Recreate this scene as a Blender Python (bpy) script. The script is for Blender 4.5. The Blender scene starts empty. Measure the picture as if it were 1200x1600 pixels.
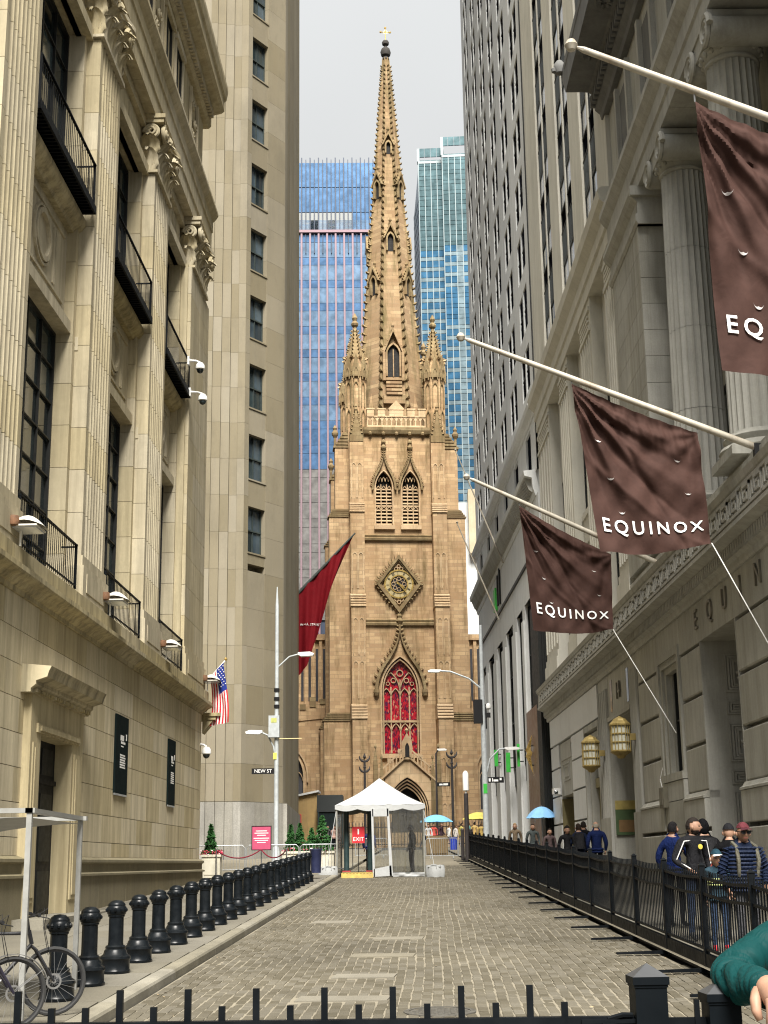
import bpy, math, random
from mathutils import Vector, Matrix
R = math.radians
rnd = random.Random(7)
scene = bpy.context.scene
COL = scene.collection

# ------------------------------------------------------------------ camera, sky, sun, exposure
F_PX, PITCH, ROLL, YAW, CAM_H = 2200.0, math.atan(0.25), R(0.8), R(0.76), 1.65
cam_data = bpy.data.cameras.new('camera')
cam_data.sensor_fit = 'VERTICAL'
cam_data.sensor_height = 36.0
cam_data.lens = 36.0 * F_PX / 1600.0
cam_data.clip_start, cam_data.clip_end = 0.1, 6000
cam = bpy.data.objects.new('camera', cam_data)
COL.objects.link(cam)
_rt, _up, _fw = Vector((1, 0, 0)), Vector((0, -math.sin(PITCH), math.cos(PITCH))), Vector((0, math.cos(PITCH), math.sin(PITCH)))
_c, _s = math.cos(ROLL), math.sin(ROLL)
_rt, _up = _rt * _c - _up * _s, _rt * _s + _up * _c
_m = Matrix((_rt, _up, -_fw)).transposed()
cam.matrix_world = Matrix.Translation((0, 0, CAM_H)) @ (Matrix.Rotation(YAW, 3, 'Z') @ _m).to_4x4()
scene.camera = cam

SUN_AZ, SUN_EL = R(-174), R(52)          # left of the street's direction, above the horizon
sun_dir = Vector((-math.sin(SUN_AZ) * math.cos(SUN_EL), math.cos(SUN_AZ) * math.cos(SUN_EL), math.sin(SUN_EL)))
world = bpy.data.worlds.new('World')
scene.world = world
world.use_nodes = True
wt = world.node_tree
wt.nodes.clear()
w_out = wt.nodes.new('ShaderNodeOutputWorld')
w_bg = wt.nodes.new('ShaderNodeBackground')
w_sky = wt.nodes.new('ShaderNodeTexSky')
w_sky.sky_type = 'NISHITA'
w_sky.sun_disc = False
w_sky.sun_elevation = SUN_EL
w_sky.sun_rotation = -SUN_AZ
w_sky.air_density, w_sky.dust_density, w_sky.ozone_density = 1.0, 2.0, 1.0
w_mix = wt.nodes.new('ShaderNodeMix')
w_mix.data_type = 'RGBA'
w_noise = wt.nodes.new('ShaderNodeTexNoise')
w_noise.inputs['Scale'].default_value = 1.6
w_noise.inputs['Detail'].default_value = 4
w_ramp = wt.nodes.new('ShaderNodeValToRGB')      # even cloud layer, soft variation only
w_ramp.color_ramp.elements[0].position, w_ramp.color_ramp.elements[0].color = 0.3, (4.1, 4.2, 4.2, 1)
w_ramp.color_ramp.elements[1].position, w_ramp.color_ramp.elements[1].color = 0.75, (5.0, 5.05, 5.0, 1)
w_mix.inputs[0].default_value = 0.94
wt.links.new(w_noise.outputs[0], w_ramp.inputs[0])
wt.links.new(w_sky.outputs[0], w_mix.inputs[6])
wt.links.new(w_ramp.outputs[0], w_mix.inputs[7])
# overcast luminance: (1 + 2 sin elevation) / 3 of the zenith's
w_geo = wt.nodes.new('ShaderNodeNewGeometry')
w_sep = wt.nodes.new('ShaderNodeSeparateXYZ')
w_lum = wt.nodes.new('ShaderNodeMapRange')
for i_, v_ in zip(('From Min', 'From Max', 'To Min', 'To Max'), (-1.0, 0.0, 1.0, 1 / 3)): w_lum.inputs[i_].default_value = v_
w_mul = wt.nodes.new('ShaderNodeVectorMath')
w_mul.operation = 'SCALE'
wt.links.new(w_geo.outputs['Incoming'], w_sep.inputs[0])
wt.links.new(w_sep.outputs[2], w_lum.inputs['Value'])
wt.links.new(w_mix.outputs[2], w_mul.inputs[0])
wt.links.new(w_lum.outputs[0], w_mul.inputs['Scale'])
wt.links.new(w_mul.outputs[0], w_bg.inputs[0])
w_bg.inputs[1].default_value = 0.1
wt.links.new(w_bg.outputs[0], w_out.inputs[0])

sun_data = bpy.data.lights.new('sun', 'SUN')
sun_data.energy, sun_data.angle, sun_data.color = 5.0, R(27), (1.0, 0.955, 0.88)      # behind a bright overcast
sun = bpy.data.objects.new('sun', sun_data)
sun.rotation_euler = (-sun_dir).to_track_quat('-Z', 'Y').to_euler()
sun.location = (-30, 60, 120)
COL.objects.link(sun)

vs = scene.view_settings
scene.display_settings.display_device = 'sRGB'
vs.view_transform, vs.look, vs.gamma, vs.exposure = 'Standard', 'None', 1.0, 1.32
vs.use_curve_mapping = False
scene.render.engine = 'CYCLES'
cy = scene.cycles
cy.use_denoising = True
cy.pixel_filter_type, cy.filter_width = 'BLACKMAN_HARRIS', 1.15
cy.max_bounces, cy.diffuse_bounces, cy.glossy_bounces, cy.transmission_bounces, cy.transparent_max_bounces = 7, 5, 3, 4, 10
cy.caustics_reflective = cy.caustics_refractive = False

# ------------------------------------------------------------------ helpers
def tag(o, label=None, cat=None, group=None, kind=None):
    for k, v in (('label', label), ('category', cat), ('group', group), ('kind', kind)):
        if v: o[k] = v
    return o

def link(name, data, parent=None, loc=None, rot=None, scale=None):
    o = bpy.data.objects.new(name, data)
    COL.objects.link(o)
    if parent is not None: o.parent = parent
    if loc is not None: o.location = loc
    if rot is not None: o.rotation_euler = rot
    if scale is not None: o.scale = scale
    return o

def empty(name, loc=(0, 0, 0), rz=0, label=None, cat=None, group=None, parent=None):
    o = link(name, None, parent, loc, (0, 0, rz))
    o.empty_display_size = 0.3
    return tag(o, label, cat, group)

def copy_tree(o, parent=None):
    c = o.copy()
    COL.objects.link(c)
    c.parent = parent
    for ch in list(o.children): copy_tree(ch, c)
    return c

ORD = ('first second third fourth fifth sixth seventh eighth ninth tenth eleventh twelfth thirteenth fourteenth fifteenth sixteenth '
       'seventeenth eighteenth nineteenth twentieth twenty-first twenty-second twenty-third twenty-fourth twenty-fifth twenty-sixth').split()

class MB:
    """collects faces of one mesh; flip mirrors y (for facades whose outside is -y)"""
    def __init__(self, flip=False):
        self.v, self.f, self.mi, self.flip, self.m = [], [], [], flip, 0
        self.T = None
    def add(self, vs, fs):
        b = len(self.v)
        if self.T is not None: vs = [tuple(self.T @ Vector(p)) for p in vs]
        if self.flip:
            self.v += [(x, -y, z) for x, y, z in vs]
            self.f += [tuple(b + i for i in reversed(f)) for f in fs]
        else:
            self.v += [tuple(p) for p in vs]
            self.f += [tuple(b + i for i in f) for f in fs]
        self.mi += [self.m] * len(fs)
        return self
    def box(self, x0, x1, y0, y1, z0, z1):
        return self.add([(x0, y0, z0), (x1, y0, z0), (x1, y1, z0), (x0, y1, z0), (x0, y0, z1), (x1, y0, z1), (x1, y1, z1), (x0, y1, z1)],
                        [(0, 3, 2, 1), (4, 5, 6, 7), (0, 1, 5, 4), (1, 2, 6, 5), (2, 3, 7, 6), (3, 0, 4, 7)])
    def quad(self, a, b, c, d): return self.add([a, b, c, d], [(0, 1, 2, 3)])
    def prism(self, pts, a0, a1, ax='y'):
        n = len(pts)
        P = {'y': lambda p, a: (p[0], a, p[1]), 'x': lambda p, a: (a, p[0], p[1]), 'z': lambda p, a: (p[0], p[1], a)}[ax]
        vs = [P(p, a0) for p in pts] + [P(p, a1) for p in pts]
        fs = [tuple(range(n)), tuple(range(2 * n - 1, n - 1, -1))]
        fs += [(i, i + n, (i + 1) % n + n, (i + 1) % n) for i in range(n)]
        return self.add(vs, fs)
    def band(self, A, B, y0, y1):
        """open strip between two outlines in xz, thick from y0 to y1"""
        n = len(A)
        vs = [(p[0], y0, p[1]) for p in A] + [(p[0], y0, p[1]) for p in B] + [(p[0], y1, p[1]) for p in A] + [(p[0], y1, p[1]) for p in B]
        fs = []
        for i in range(n - 1):
            a, b, c, d = i, i + n, i + 2 * n, i + 3 * n
            fs += [(a, a + 1, b + 1, b), (c, d, d + 1, c + 1), (a, c, c + 1, a + 1), (b, b + 1, d + 1, d)]
        fs += [(0, n, 3 * n, 2 * n), (n - 1, 3 * n - 1, 4 * n - 1, 2 * n - 1)]
        return self.add(vs, fs)
    def tube(self, pts, r, n=8, cap=True):
        pts = [Vector(p) for p in pts]
        rs = r if isinstance(r, (list, tuple)) else [r] * len(pts)
        vs, fs, prev = [], [], None
        for i, p in enumerate(pts):
            t = (pts[min(i + 1, len(pts) - 1)] - pts[max(i - 1, 0)])
            t = t.normalized() if t.length > 1e-9 else Vector((0, 0, 1))
            if prev is None: prev = t.orthogonal().normalized()
            s = (prev - t * prev.dot(t))
            s = s.normalized() if s.length > 1e-6 else t.orthogonal().normalized()
            prev = s
            q = t.cross(s)
            for k in range(n):
                a = 2 * math.pi * k / n
                vs.append(tuple(p + (s * math.cos(a) + q * math.sin(a)) * rs[i]))
        for i in range(len(pts) - 1):
            for k in range(n):
                a, b = i * n + k, i * n + (k + 1) % n
                fs.append((a, b, b + n, a + n))
        if cap:
            fs.append(tuple(range(n - 1, -1, -1)))
            fs.append(tuple(range((len(pts) - 1) * n, len(pts) * n)))
        return self.add(vs, fs)
    def lathe(self, prof, n=16, c=(0, 0, 0), a0=0.0, sq=None):
        """profile of (radius, z) turned about z"""
        vs, fs = [], []
        for r, z in prof:
            for k in range(n):
                a = a0 + 2 * math.pi * k / n
                vs.append((c[0] + r * math.cos(a), c[1] + r * math.sin(a), c[2] + z))
        for i in range(len(prof) - 1):
            for k in range(n):
                a, b = i * n + k, i * n + (k + 1) % n
                fs.append((a, b, b + n, a + n))
        fs.append(tuple(range(n - 1, -1, -1)))
        fs.append(tuple(range((len(prof) - 1) * n, len(prof) * n)))
        return self.add(vs, fs)
    def grid(self, P, nu, nv):
        """sheet from a function of (i, j)"""
        vs = [tuple(P(i / nu, j / nv)) for j in range(nv + 1) for i in range(nu + 1)]
        fs = [(j * (nu + 1) + i, j * (nu + 1) + i + 1, (j + 1) * (nu + 1) + i + 1, (j + 1) * (nu + 1) + i) for j in range(nv) for i in range(nu)]
        return self.add(vs, fs)
    def wall(self, x0, x1, z0, z1, ny, holes, depth=0.35):
        """front sheet at y=ny facing +y with rectangular holes whose reveals go back by depth"""
        xs = sorted({x0, x1} | {h[0] for h in holes} | {h[1] for h in holes})
        zs = sorted({z0, z1} | {h[2] for h in holes} | {h[3] for h in holes})
        xs = [x for x in xs if x0 <= x <= x1]
        zs = [z for z in zs if z0 <= z <= z1]
        def hole(i, j):
            x, z = (xs[i] + xs[i + 1]) / 2, (zs[j] + zs[j + 1]) / 2
            return any(h[0] < x < h[1] and h[2] < z < h[3] for h in holes)
        for j in range(len(zs) - 1):
            i = 0
            while i < len(xs) - 1:
                if hole(i, j): i += 1; continue
                k = i
                while k < len(xs) - 1 and not hole(k, j): k += 1
                self.quad((xs[k], ny, zs[j]), (xs[i], ny, zs[j]), (xs[i], ny, zs[j + 1]), (xs[k], ny, zs[j + 1]))
                i = k
        for a, b, c, d in holes:
            self.quad((a, ny, c), (a, ny - depth, c), (a, ny - depth, d), (a, ny, d))
            self.quad((b, ny - depth, c), (b, ny, c), (b, ny, d), (b, ny - depth, d))
            self.quad((a, ny, c), (b, ny, c), (b, ny - depth, c), (a, ny - depth, c))
            self.quad((a, ny - depth, d), (b, ny - depth, d), (b, ny, d), (a, ny, d))
        return self
    def mesh(self, name, mats, smooth=False):
        me = bpy.data.meshes.new(name)
        me.from_pydata(self.v, [], self.f)
        for m in (mats if isinstance(mats, (list, tuple)) else [mats]): me.materials.append(m)
        if any(self.mi): me.polygons.foreach_set('material_index', self.mi)
        if smooth:
            me.polygons.foreach_set('use_smooth', [True] * len(me.polygons))
            if smooth != 'all': me.set_sharp_from_angle(angle=R(40))
        return me
    def build(self, name, mats, parent=None, loc=None, rot=None, smooth=False, **k):
        o = link(name, self.mesh(name, mats, smooth), parent, loc, rot)
        return tag(o, **k) if k else o

_boxes = {}
def block(name, parent, x0, x1, y0, y1, z0, z1, mat, bev=0.0):
    """one stone, panel or pane: a box object that shares its mesh with those of its size"""
    d = (round(x1 - x0, 3), round(y1 - y0, 3), round(z1 - z0, 3))
    key = (d, mat.name, bev)
    if key not in _boxes:
        b = MB()
        hx, hy, hz = d[0] / 2, d[1] / 2, d[2] / 2
        if bev:
            e = bev
            b.add([(sx * (hx - ex), sy * (hy - ey), sz * (hz - ez)) for sx in (-1, 1) for sy in (-1, 1) for sz in (-1, 1)
                   for ex, ey, ez in ((0, e, e), (e, 0, e), (e, e, 0))], _bev_faces)
        else: b.box(-hx, hx, -hy, hy, -hz, hz)
        _boxes[key] = b.mesh(name, mat)
    return link(name, _boxes[key], parent, ((x0 + x1) / 2, (y0 + y1) / 2, (z0 + z1) / 2))

def _make_bev():
    # vertex index: corner*3 + axis (0 on x face, 1 on y face, 2 on z face)
    def c(sx, sy, sz): return ((sx > 0) * 4 + (sy > 0) * 2 + (sz > 0)) * 3
    fs = []
    for ax in range(3):
        for s in (-1, 1):
            q = []
            for a, b in ((-1, -1), (1, -1), (1, 1), (-1, 1)):
                t = [0, 0, 0]; t[ax] = s; t[(ax + 1) % 3] = a; t[(ax + 2) % 3] = b
                q.append(c(*t) + ax)
            fs.append(tuple(q if s > 0 else reversed(q)))
    for ax in range(3):
        for a in (-1, 1):
            for b in (-1, 1):
                q = []
                for s in (-1, 1):
                    t = [0, 0, 0]; t[ax] = s; t[(ax + 1) % 3] = a; t[(ax + 2) % 3] = b
                    q.append((c(*t) + (ax + 1) % 3, c(*t) + (ax + 2) % 3))
                f = (q[0][0], q[0][1], q[1][1], q[1][0])
                fs.append(f if a * b < 0 else tuple(reversed(f)))
    for sx in (-1, 1):
        for sy in (-1, 1):
            for sz in (-1, 1):
                k = c(sx, sy, sz)
                fs.append((k, k + 1, k + 2) if sx * sy * sz > 0 else (k, k + 2, k + 1))
    return fs
_bev_faces = _make_bev()

def ashlar(parent, u0, u1, zs, length, n0, n1, mat, holes=(), flip=False, gap=0.012, name='block', first=0.5, bev=0.0):
    """courses of stones between the heights zs, each its own object, cut round the holes"""
    for k in range(len(zs) - 1):
        z0, z1 = zs[k], zs[k + 1]
        edges, x = [u0], u0 + length * (first if k % 2 else 1.0)
        while x < u1 - 0.25 * length:
            edges.append(x + rnd.uniform(-.08, .08) * length)
            x += length
        edges.append(u1)
        for a, b in zip(edges, edges[1:]):
            spans = [(a, b)]
            for h in holes:
                if h[2] < z1 - 1e-4 and h[3] > z0 + 1e-4:
                    spans = [s for p, q in spans for s in ((p, min(q, h[0])), (max(p, h[1]), q)) if s[1] - s[0] > 0.06]
            for p, q in spans:
                g = gap / 2
                ya, yb = (-n1, -n0) if flip else (n0, n1)
                block(name, parent, round(p + g, 2), round(q - g, 2), ya, yb, z0 + g, z1 - g, mat, bev)

def garch(w, zs, za, n=8, cx=0.0):
    """pointed arch outline from left spring over the apex to right spring"""
    h = max(za - zs, w * 1.001)
    k = (h * h - w * w) / (2 * w)
    r = w + k
    a1 = math.atan2(h, k)
    right = [(cx - k + r * math.cos(a1 * i / n), zs + (za - zs) / h * r * math.sin(a1 * i / n)) for i in range(n + 1)]
    left = [(2 * cx - x, z) for x, z in right]
    return left + right[::-1][1:]

bench = bpy.data.scenes.new('bench')      # empty side scene, so that baking a curve or a figure does not re-evaluate the street
def baked(o):
    bench.collection.objects.link(o)
    vl = bench.view_layers[0]
    vl.update()
    return bpy.data.meshes.new_from_object(o.evaluated_get(vl.depsgraph))
def text_mesh(body, size, extrude=0.0, spacing=1.0, align='CENTER', bold=0.0):
    cu = bpy.data.curves.new('lettering', 'FONT')
    cu.body, cu.size, cu.extrude, cu.space_character, cu.align_x, cu.align_y = body, size, extrude, spacing, align, 'CENTER'
    cu.resolution_u = 3
    cu.offset = bold
    o = bpy.data.objects.new('lettering', cu)
    me = baked(o)
    bpy.data.objects.remove(o)
    bpy.data.curves.remove(cu)
    return me

def lettering(name, body, size, mat, parent, M, extrude=0.004, spacing=1.0, align='CENTER', bold=0.0):
    me = text_mesh(body, size, extrude, spacing, align)
    me.materials.clear()
    me.materials.append(mat)
    o = link(name, me, parent)
    o.matrix_local = M
    return o

# ------------------------------------------------------------------ materials
def lin(c): return tuple(c) + (1,)
def nodes(name):
    m = bpy.data.materials.new(name)
    m.use_nodes = True
    t = m.node_tree
    return m, t, t.nodes['Principled BSDF']
def N(t, kind, **k):
    n = t.nodes.new('ShaderNode' + kind)
    for a, v in k.items():
        if hasattr(n, a): setattr(n, a, v)
        else: n.inputs[a.replace('_', ' ')].default_value = v
    return n
def pos(t, scale=(1, 1, 1), obj=False):
    g = N(t, 'TexCoord') if obj else N(t, 'NewGeometry')
    m = N(t, 'Mapping')
    m.inputs['Scale'].default_value = scale
    t.links.new(g.outputs['Object' if obj else 'Position'], m.inputs['Vector'])
    return m.outputs[0]
def noise(t, scale, vec, detail=4, rough=0.6):
    n = N(t, 'TexNoise', Scale=scale, Detail=detail, Roughness=rough)
    t.links.new(vec, n.inputs['Vector'])
    return n.outputs[0]
def ramp(t, src, a, b, ca=0.0, cb=1.0):
    n = N(t, 'MapRange')
    for i, v in zip(('From Min', 'From Max', 'To Min', 'To Max'), (a, b, ca, cb)): n.inputs[i].default_value = v
    t.links.new(src, n.inputs['Value'])
    return n.outputs[0]
def mix(t, f, a, b, mode='MIX'):
    n = N(t, 'Mix', data_type='RGBA', blend_type=mode)
    for i, v in ((0, f), (6, a), (7, b)):
        if isinstance(v, (int, float)): n.inputs[i].default_value = v
        elif isinstance(v, tuple): n.inputs[i].default_value = v if len(v) == 4 else lin(v)
        else: t.links.new(v, n.inputs[i])
    return n.outputs[2]
def scl(c, k): return tuple(min(1, x * k) for x in c)
def bump(t, bsdf, src, strength=0.3, dist=0.02):
    b = N(t, 'Bump')
    b.inputs['Strength'].default_value, b.inputs['Distance'].default_value = strength, dist
    t.links.new(src, b.inputs['Height'])
    t.links.new(b.outputs[0], bsdf.inputs['Normal'])

def stone(name, c, var=0.14, sc=0.8, streak=0.25, rough=0.85, objvar=0.1, bmp=0.25, grain=0.08, stain=None, fine=14, veins=0.0, soot=.3):
    m, t, b = nodes(name)
    p = pos(t)
    col = mix(t, ramp(t, noise(t, sc, p, 5), .3, .7), scl(c, 1 - var), scl(c, 1 + var))
    if veins:
        vn = noise(t, 1.0, pos(t, (2.0, 2.0, .45)), 6, .75)
        col = mix(t, ramp(t, vn, .44, .5, 0, veins), col, scl(c, .6))
        col = mix(t, ramp(t, vn, .56, .5, 0, veins), col, scl(c, .82))
    if streak:
        s = noise(t, 1.0, pos(t, (3.4, 3.4, .13)), 6, .72)
        col = mix(t, ramp(t, s, .42, .72, 0, streak), col, stain or scl(c, .45))
    if soot and streak:
        so = noise(t, 1.0, pos(t, (.5, .5, .22)), 7, .72)
        col = mix(t, ramp(t, so, .5, .66, 0, soot), col, scl(c, .5))
        col = mix(t, ramp(t, so, .42, .34, 0, soot * .6), col, scl(c, 1.22))
    if grain:
        g = noise(t, fine, p, 3, .8)
        col = mix(t, ramp(t, g, .35, .65, 0, grain), col, scl(c, .4))
    if objvar:
        oi = N(t, 'ObjectInfo')
        hv = N(t, 'HueSaturation')
        t.links.new(ramp(t, oi.outputs['Random'], 0, 1, 1 - objvar, 1 + objvar), hv.inputs['Value'])
        t.links.new(ramp(t, oi.outputs['Random'], 0, 1, 1.15, .85), hv.inputs['Saturation'])
        t.links.new(col, hv.inputs['Color'])
        col = hv.outputs[0]
    t.links.new(col, b.inputs['Base Color'])
    b.inputs['Roughness'].default_value = rough
    b.inputs['Specular IOR Level'].default_value = 0.25
    if bmp: bump(t, b, noise(t, fine, p, 4, .7), bmp, 0.01)
    return m

def paint(name, c, rough=0.5, metal=0.0, var=0.15, sc=6, spec=0.5, dirt=None, dirt_amt=0.3, objvar=0.0, bmp=0.0, coat=0.0):
    m, t, b = nodes(name)
    p = pos(t)
    n = noise(t, sc, p, 5)
    col = mix(t, ramp(t, n, .3, .7), scl(c, 1 - var), scl(c, 1 + var))
    if dirt:
        col = mix(t, ramp(t, noise(t, sc * .4, pos(t, (1, 1, .4)), 6, .75), .5, .7, 0, dirt_amt), col, dirt)
    if objvar:
        oi = N(t, 'ObjectInfo')
        hv = N(t, 'HueSaturation')
        t.links.new(ramp(t, oi.outputs['Random'], 0, 1, 1 - objvar, 1 + objvar), hv.inputs['Value'])
        t.links.new(col, hv.inputs['Color'])
        col = hv.outputs[0]
    t.links.new(col, b.inputs['Base Color'])
    t.links.new(ramp(t, n, .3, .7, max(.03, rough - .1), min(1, rough + .1)), b.inputs['Roughness'])
    b.inputs['Metallic'].default_value = metal
    b.inputs['Specular IOR Level'].default_value = spec
    if coat: b.inputs['Coat Weight'].default_value = coat
    if bmp: bump(t, b, n, bmp, 0.01)
    return m

def glass(name, c, rough=0.06, metal=0.0, objvar=0.25, wave=0.03, spec=0.8, ior=1.45):
    m, t, b = nodes(name)
    oi = N(t, 'ObjectInfo')
    hv = N(t, 'HueSaturation')
    n = noise(t, .5, pos(t), 3)
    t.links.new(mix(t, ramp(t, n, .35, .65), scl(c, .75), scl(c, 1.25)), hv.inputs['Color'])
    t.links.new(ramp(t, oi.outputs['Random'], 0, 1, 1 - objvar, 1 + objvar), hv.inputs['Value'])
    t.links.new(hv.outputs[0], b.inputs['Base Color'])
    b.inputs['Roughness'].default_value = rough
    b.inputs['Metallic'].default_value = metal
    b.inputs['Specular IOR Level'].default_value = spec
    b.inputs['IOR'].default_value = ior
    if wave: bump(t, b, noise(t, 1.2, pos(t), 2), wave, 0.05)
    return m

def cloth(name, c, rough=0.8, var=0.1, fold=0.35, fscale=6.0):
    m, t, b = nodes(name)
    col = mix(t, ramp(t, noise(t, 3.0, pos(t), 4), .3, .7), scl(c, 1 - var), scl(c, 1 + var))
    t.links.new(col, b.inputs['Base Color'])
    b.inputs['Roughness'].default_value = rough
    b.inputs['Specular IOR Level'].default_value = 0.08
    w = N(t, 'TexNoise', Scale=260.0, Detail=1)
    b1, b2 = N(t, 'Bump'), N(t, 'Bump')
    b1.inputs['Strength'].default_value, b1.inputs['Distance'].default_value = .12, .002
    b2.inputs['Strength'].default_value, b2.inputs['Distance'].default_value = fold, .03
    t.links.new(w.outputs[0], b1.inputs['Height'])
    fn = N(t, 'TexNoise', Scale=fscale, Detail=3, Roughness=.55, Distortion=1.6)
    t.links.new(pos(t, (1, 1, .6)), fn.inputs['Vector'])
    t.links.new(fn.outputs[0], b2.inputs['Height'])
    t.links.new(b1.outputs[0], b2.inputs['Normal'])
    t.links.new(b2.outputs[0], b.inputs['Normal'])
    return m

def emit(name, c, s=1.0):
    m, t, b = nodes(name)
    b.inputs['Base Color'].default_value = lin(c)
    b.inputs['Emission Color'].default_value = lin(c)
    b.inputs['Emission Strength'].default_value = s
    return m

LIME = stone('limestone', (.61, .53, .355), .18, .5, .7, objvar=.15, stain=(.2, .165, .1), veins=.3)
LIME_UP = stone('limestone_carved', (.56, .49, .335), .17, .9, .6, objvar=.05, stain=(.17, .14, .09), veins=.4)
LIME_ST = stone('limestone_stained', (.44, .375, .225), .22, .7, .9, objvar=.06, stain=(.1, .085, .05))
GRAN_L = stone('granite_olive', (.235, .205, .13), .12, .6, .45, objvar=.04, stain=(.1, .09, .055), grain=.3, fine=26)
TOWERL = stone('tower_limestone', (.205, .18, .128), .14, .12, .4, objvar=.13, stain=(.22, .185, .12), grain=.1)
TOWERG = stone('tower_granite_foot', (.30, .29, .26), .2, .5, .5, objvar=.05, stain=(.14, .13, .11), grain=.4)
GREY = stone('bank_granite', (.42, .412, .37), .16, .6, .5, objvar=.07, stain=(.16, .145, .105), grain=.2, fine=22)
GREY_C = stone('bank_granite_carved', (.41, .403, .365), .12, .8, .4, objvar=.04, stain=(.14, .13, .1), grain=.15)
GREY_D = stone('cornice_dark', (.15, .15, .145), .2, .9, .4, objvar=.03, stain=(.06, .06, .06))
ANNEX = stone('annex_stone', (.57, .55, .48), .1, .3, .25, objvar=.03, stain=(.22, .2, .16))
OFFICE = stone('office_stone', (.64, .65, .64), .08, .12, .22, objvar=.0, stain=(.28, .27, .23))
WHITEPLAS = stone('white_plaster', (.55, .57, .57), .1, .3, .25, objvar=0, stain=(.36, .37, .37))
DARKGLASS = glass('dark_glass', (.022, .032, .034), .07, 0, .6, spec=.7)
DEEP = glass('deep_window', (.008, .009, .013), .5, 0, .6, 0, 0, 1.02)
BLUEGLASS = glass('reflecting_glass', (.05, .07, .085), .05, .2, .6, spec=.5)
PALEGLASS = glass('pale_pane_glass', (.36, .38, .42), .15, .1, .35)  # pale tinted panes
BRONZE = paint('dark_bronze', (.016, .017, .016), .55, .1, spec=.25)
IRON = paint('black_iron', (.004, .0055, .007), .32, .0, .3, 9, .2, dirt=(.011, .012, .012), dirt_amt=.4)
IRON_M = paint('fence_iron', (.004, .0052, .0065), .5, .0, .3, 9, .08, dirt=(.010, .010, .010), dirt_amt=.35)
GALV = paint('galvanised', (.42, .44, .45), .4, .6, .1)
STEELP = paint('pale_pole_paint', (.42, .45, .46), .45, .1, .12, dirt=(.2, .2, .19))
WHITE = paint('white_paint', (.74, .74, .72), .5, 0, .04, dirt=(.5, .48, .42), dirt_amt=.25)
BLACK = paint('matt_black', (.008, .008, .009), .65, spec=.25)
LETTER = paint('white_lettering', (.82, .82, .8), .5, var=.02)
SPAN = paint('spandrel_metal', (.05, .058, .062), .6, .2, .25, 5, .25)

# ------------------------------------------------------------------ ground
def gz(y, off=0.0): return max(0.0, 0.03 * (min(y, 112.0) - 14.0)) + off
def kerb_x(y): return -3.55 + .0183 * y
def fence_x(y): return 4.32 - .0172 * y
ASPHALT = stone('asphalt', (.075, .075, .072), .2, .4, 0, objvar=0, grain=.4, fine=60)
WALK = stone('sidewalk_concrete', (.135, .125, .1), .14, .5, .0, objvar=.09, grain=.25, fine=40)
KERB = stone('kerb_stone', (.20, .185, .145), .2, 1.2, .0, objvar=.12, grain=.3, fine=40)
MORTAR = stone('sand_joint', (.2, .178, .134), .18, .7, .0, objvar=.0, grain=.3, fine=50)
SETT = stone('paving_sett', (.1, .089, .065), .22, .35, .0, objvar=.22, grain=.35, fine=45, rough=.75)
SETT_MASS = SETT.copy()

g = MB()
ys = [-400, -20, 14] + [14 + 4 * i for i in range(1, 25)] + [112, 400, 3000]
for a, b in zip(ys, ys[1:]):
    g.quad((-2500, a, gz(a) - .09), (2500, a, gz(a) - .09), (2500, b, gz(b) - .09), (-2500, b, gz(b) - .09))
g.build('ground', ASPHALT, kind='structure')

road = empty('road')
tag(road, kind='structure')
g = MB()
for a, b in zip(range(2, 100, 2), range(4, 102, 2)):
    g.quad((kerb_x(a) + .02, a, gz(a) - .011), (fence_x(a) - .1, a, gz(a) - .011), (fence_x(b) - .1, b, gz(b) - .011), (kerb_x(b) + .02, b, gz(b) - .011))
g.build('joint_bed', MORTAR, road)
PW, PL = .128, .30
sett = MB()
hx, hy = PW / 2 - .009, PL / 2 - .007
sett.add([(-hx, -hy, -.03), (hx, -hy, -.03), (hx, hy, -.03), (-hx, hy, -.03), (-hx, -hy, -.004), (hx, -hy, -.004), (hx, hy, -.004), (-hx, hy, -.004),
          (-hx + .008, -hy + .008, 0), (hx - .008, -hy + .008, 0), (hx - .008, hy - .008, 0), (-hx + .008, hy - .008, 0)],
         [(0, 1, 5, 4), (1, 2, 6, 5), (2, 3, 7, 6), (3, 0, 4, 7), (4, 5, 9, 8), (5, 6, 10, 9), (6, 7, 11, 10), (7, 4, 8, 11), (8, 9, 10, 11)])
sett_me = sett.mesh('paver', SETT)
covers = [(-.80, 17.6, 1.1, .28), (-.62, 20.05, .85, .3), (-.42, 23.0, 1.0, .34), (-.2, 26.2, .9, .34), (-1.6, 30.5, .8, .5)]
def covered(x, y):
    if (x - .32) ** 2 + ((y - 16.35) * 1.0) ** 2 < .40 ** 2: return True
    return any(abs(x - c[0]) < c[2] / 2 + .03 and abs(y - c[1]) < c[3] / 2 + .12 for c in covers)
mass, singles = MB(), 0
mv, mf, mcol = [], [], []
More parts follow.
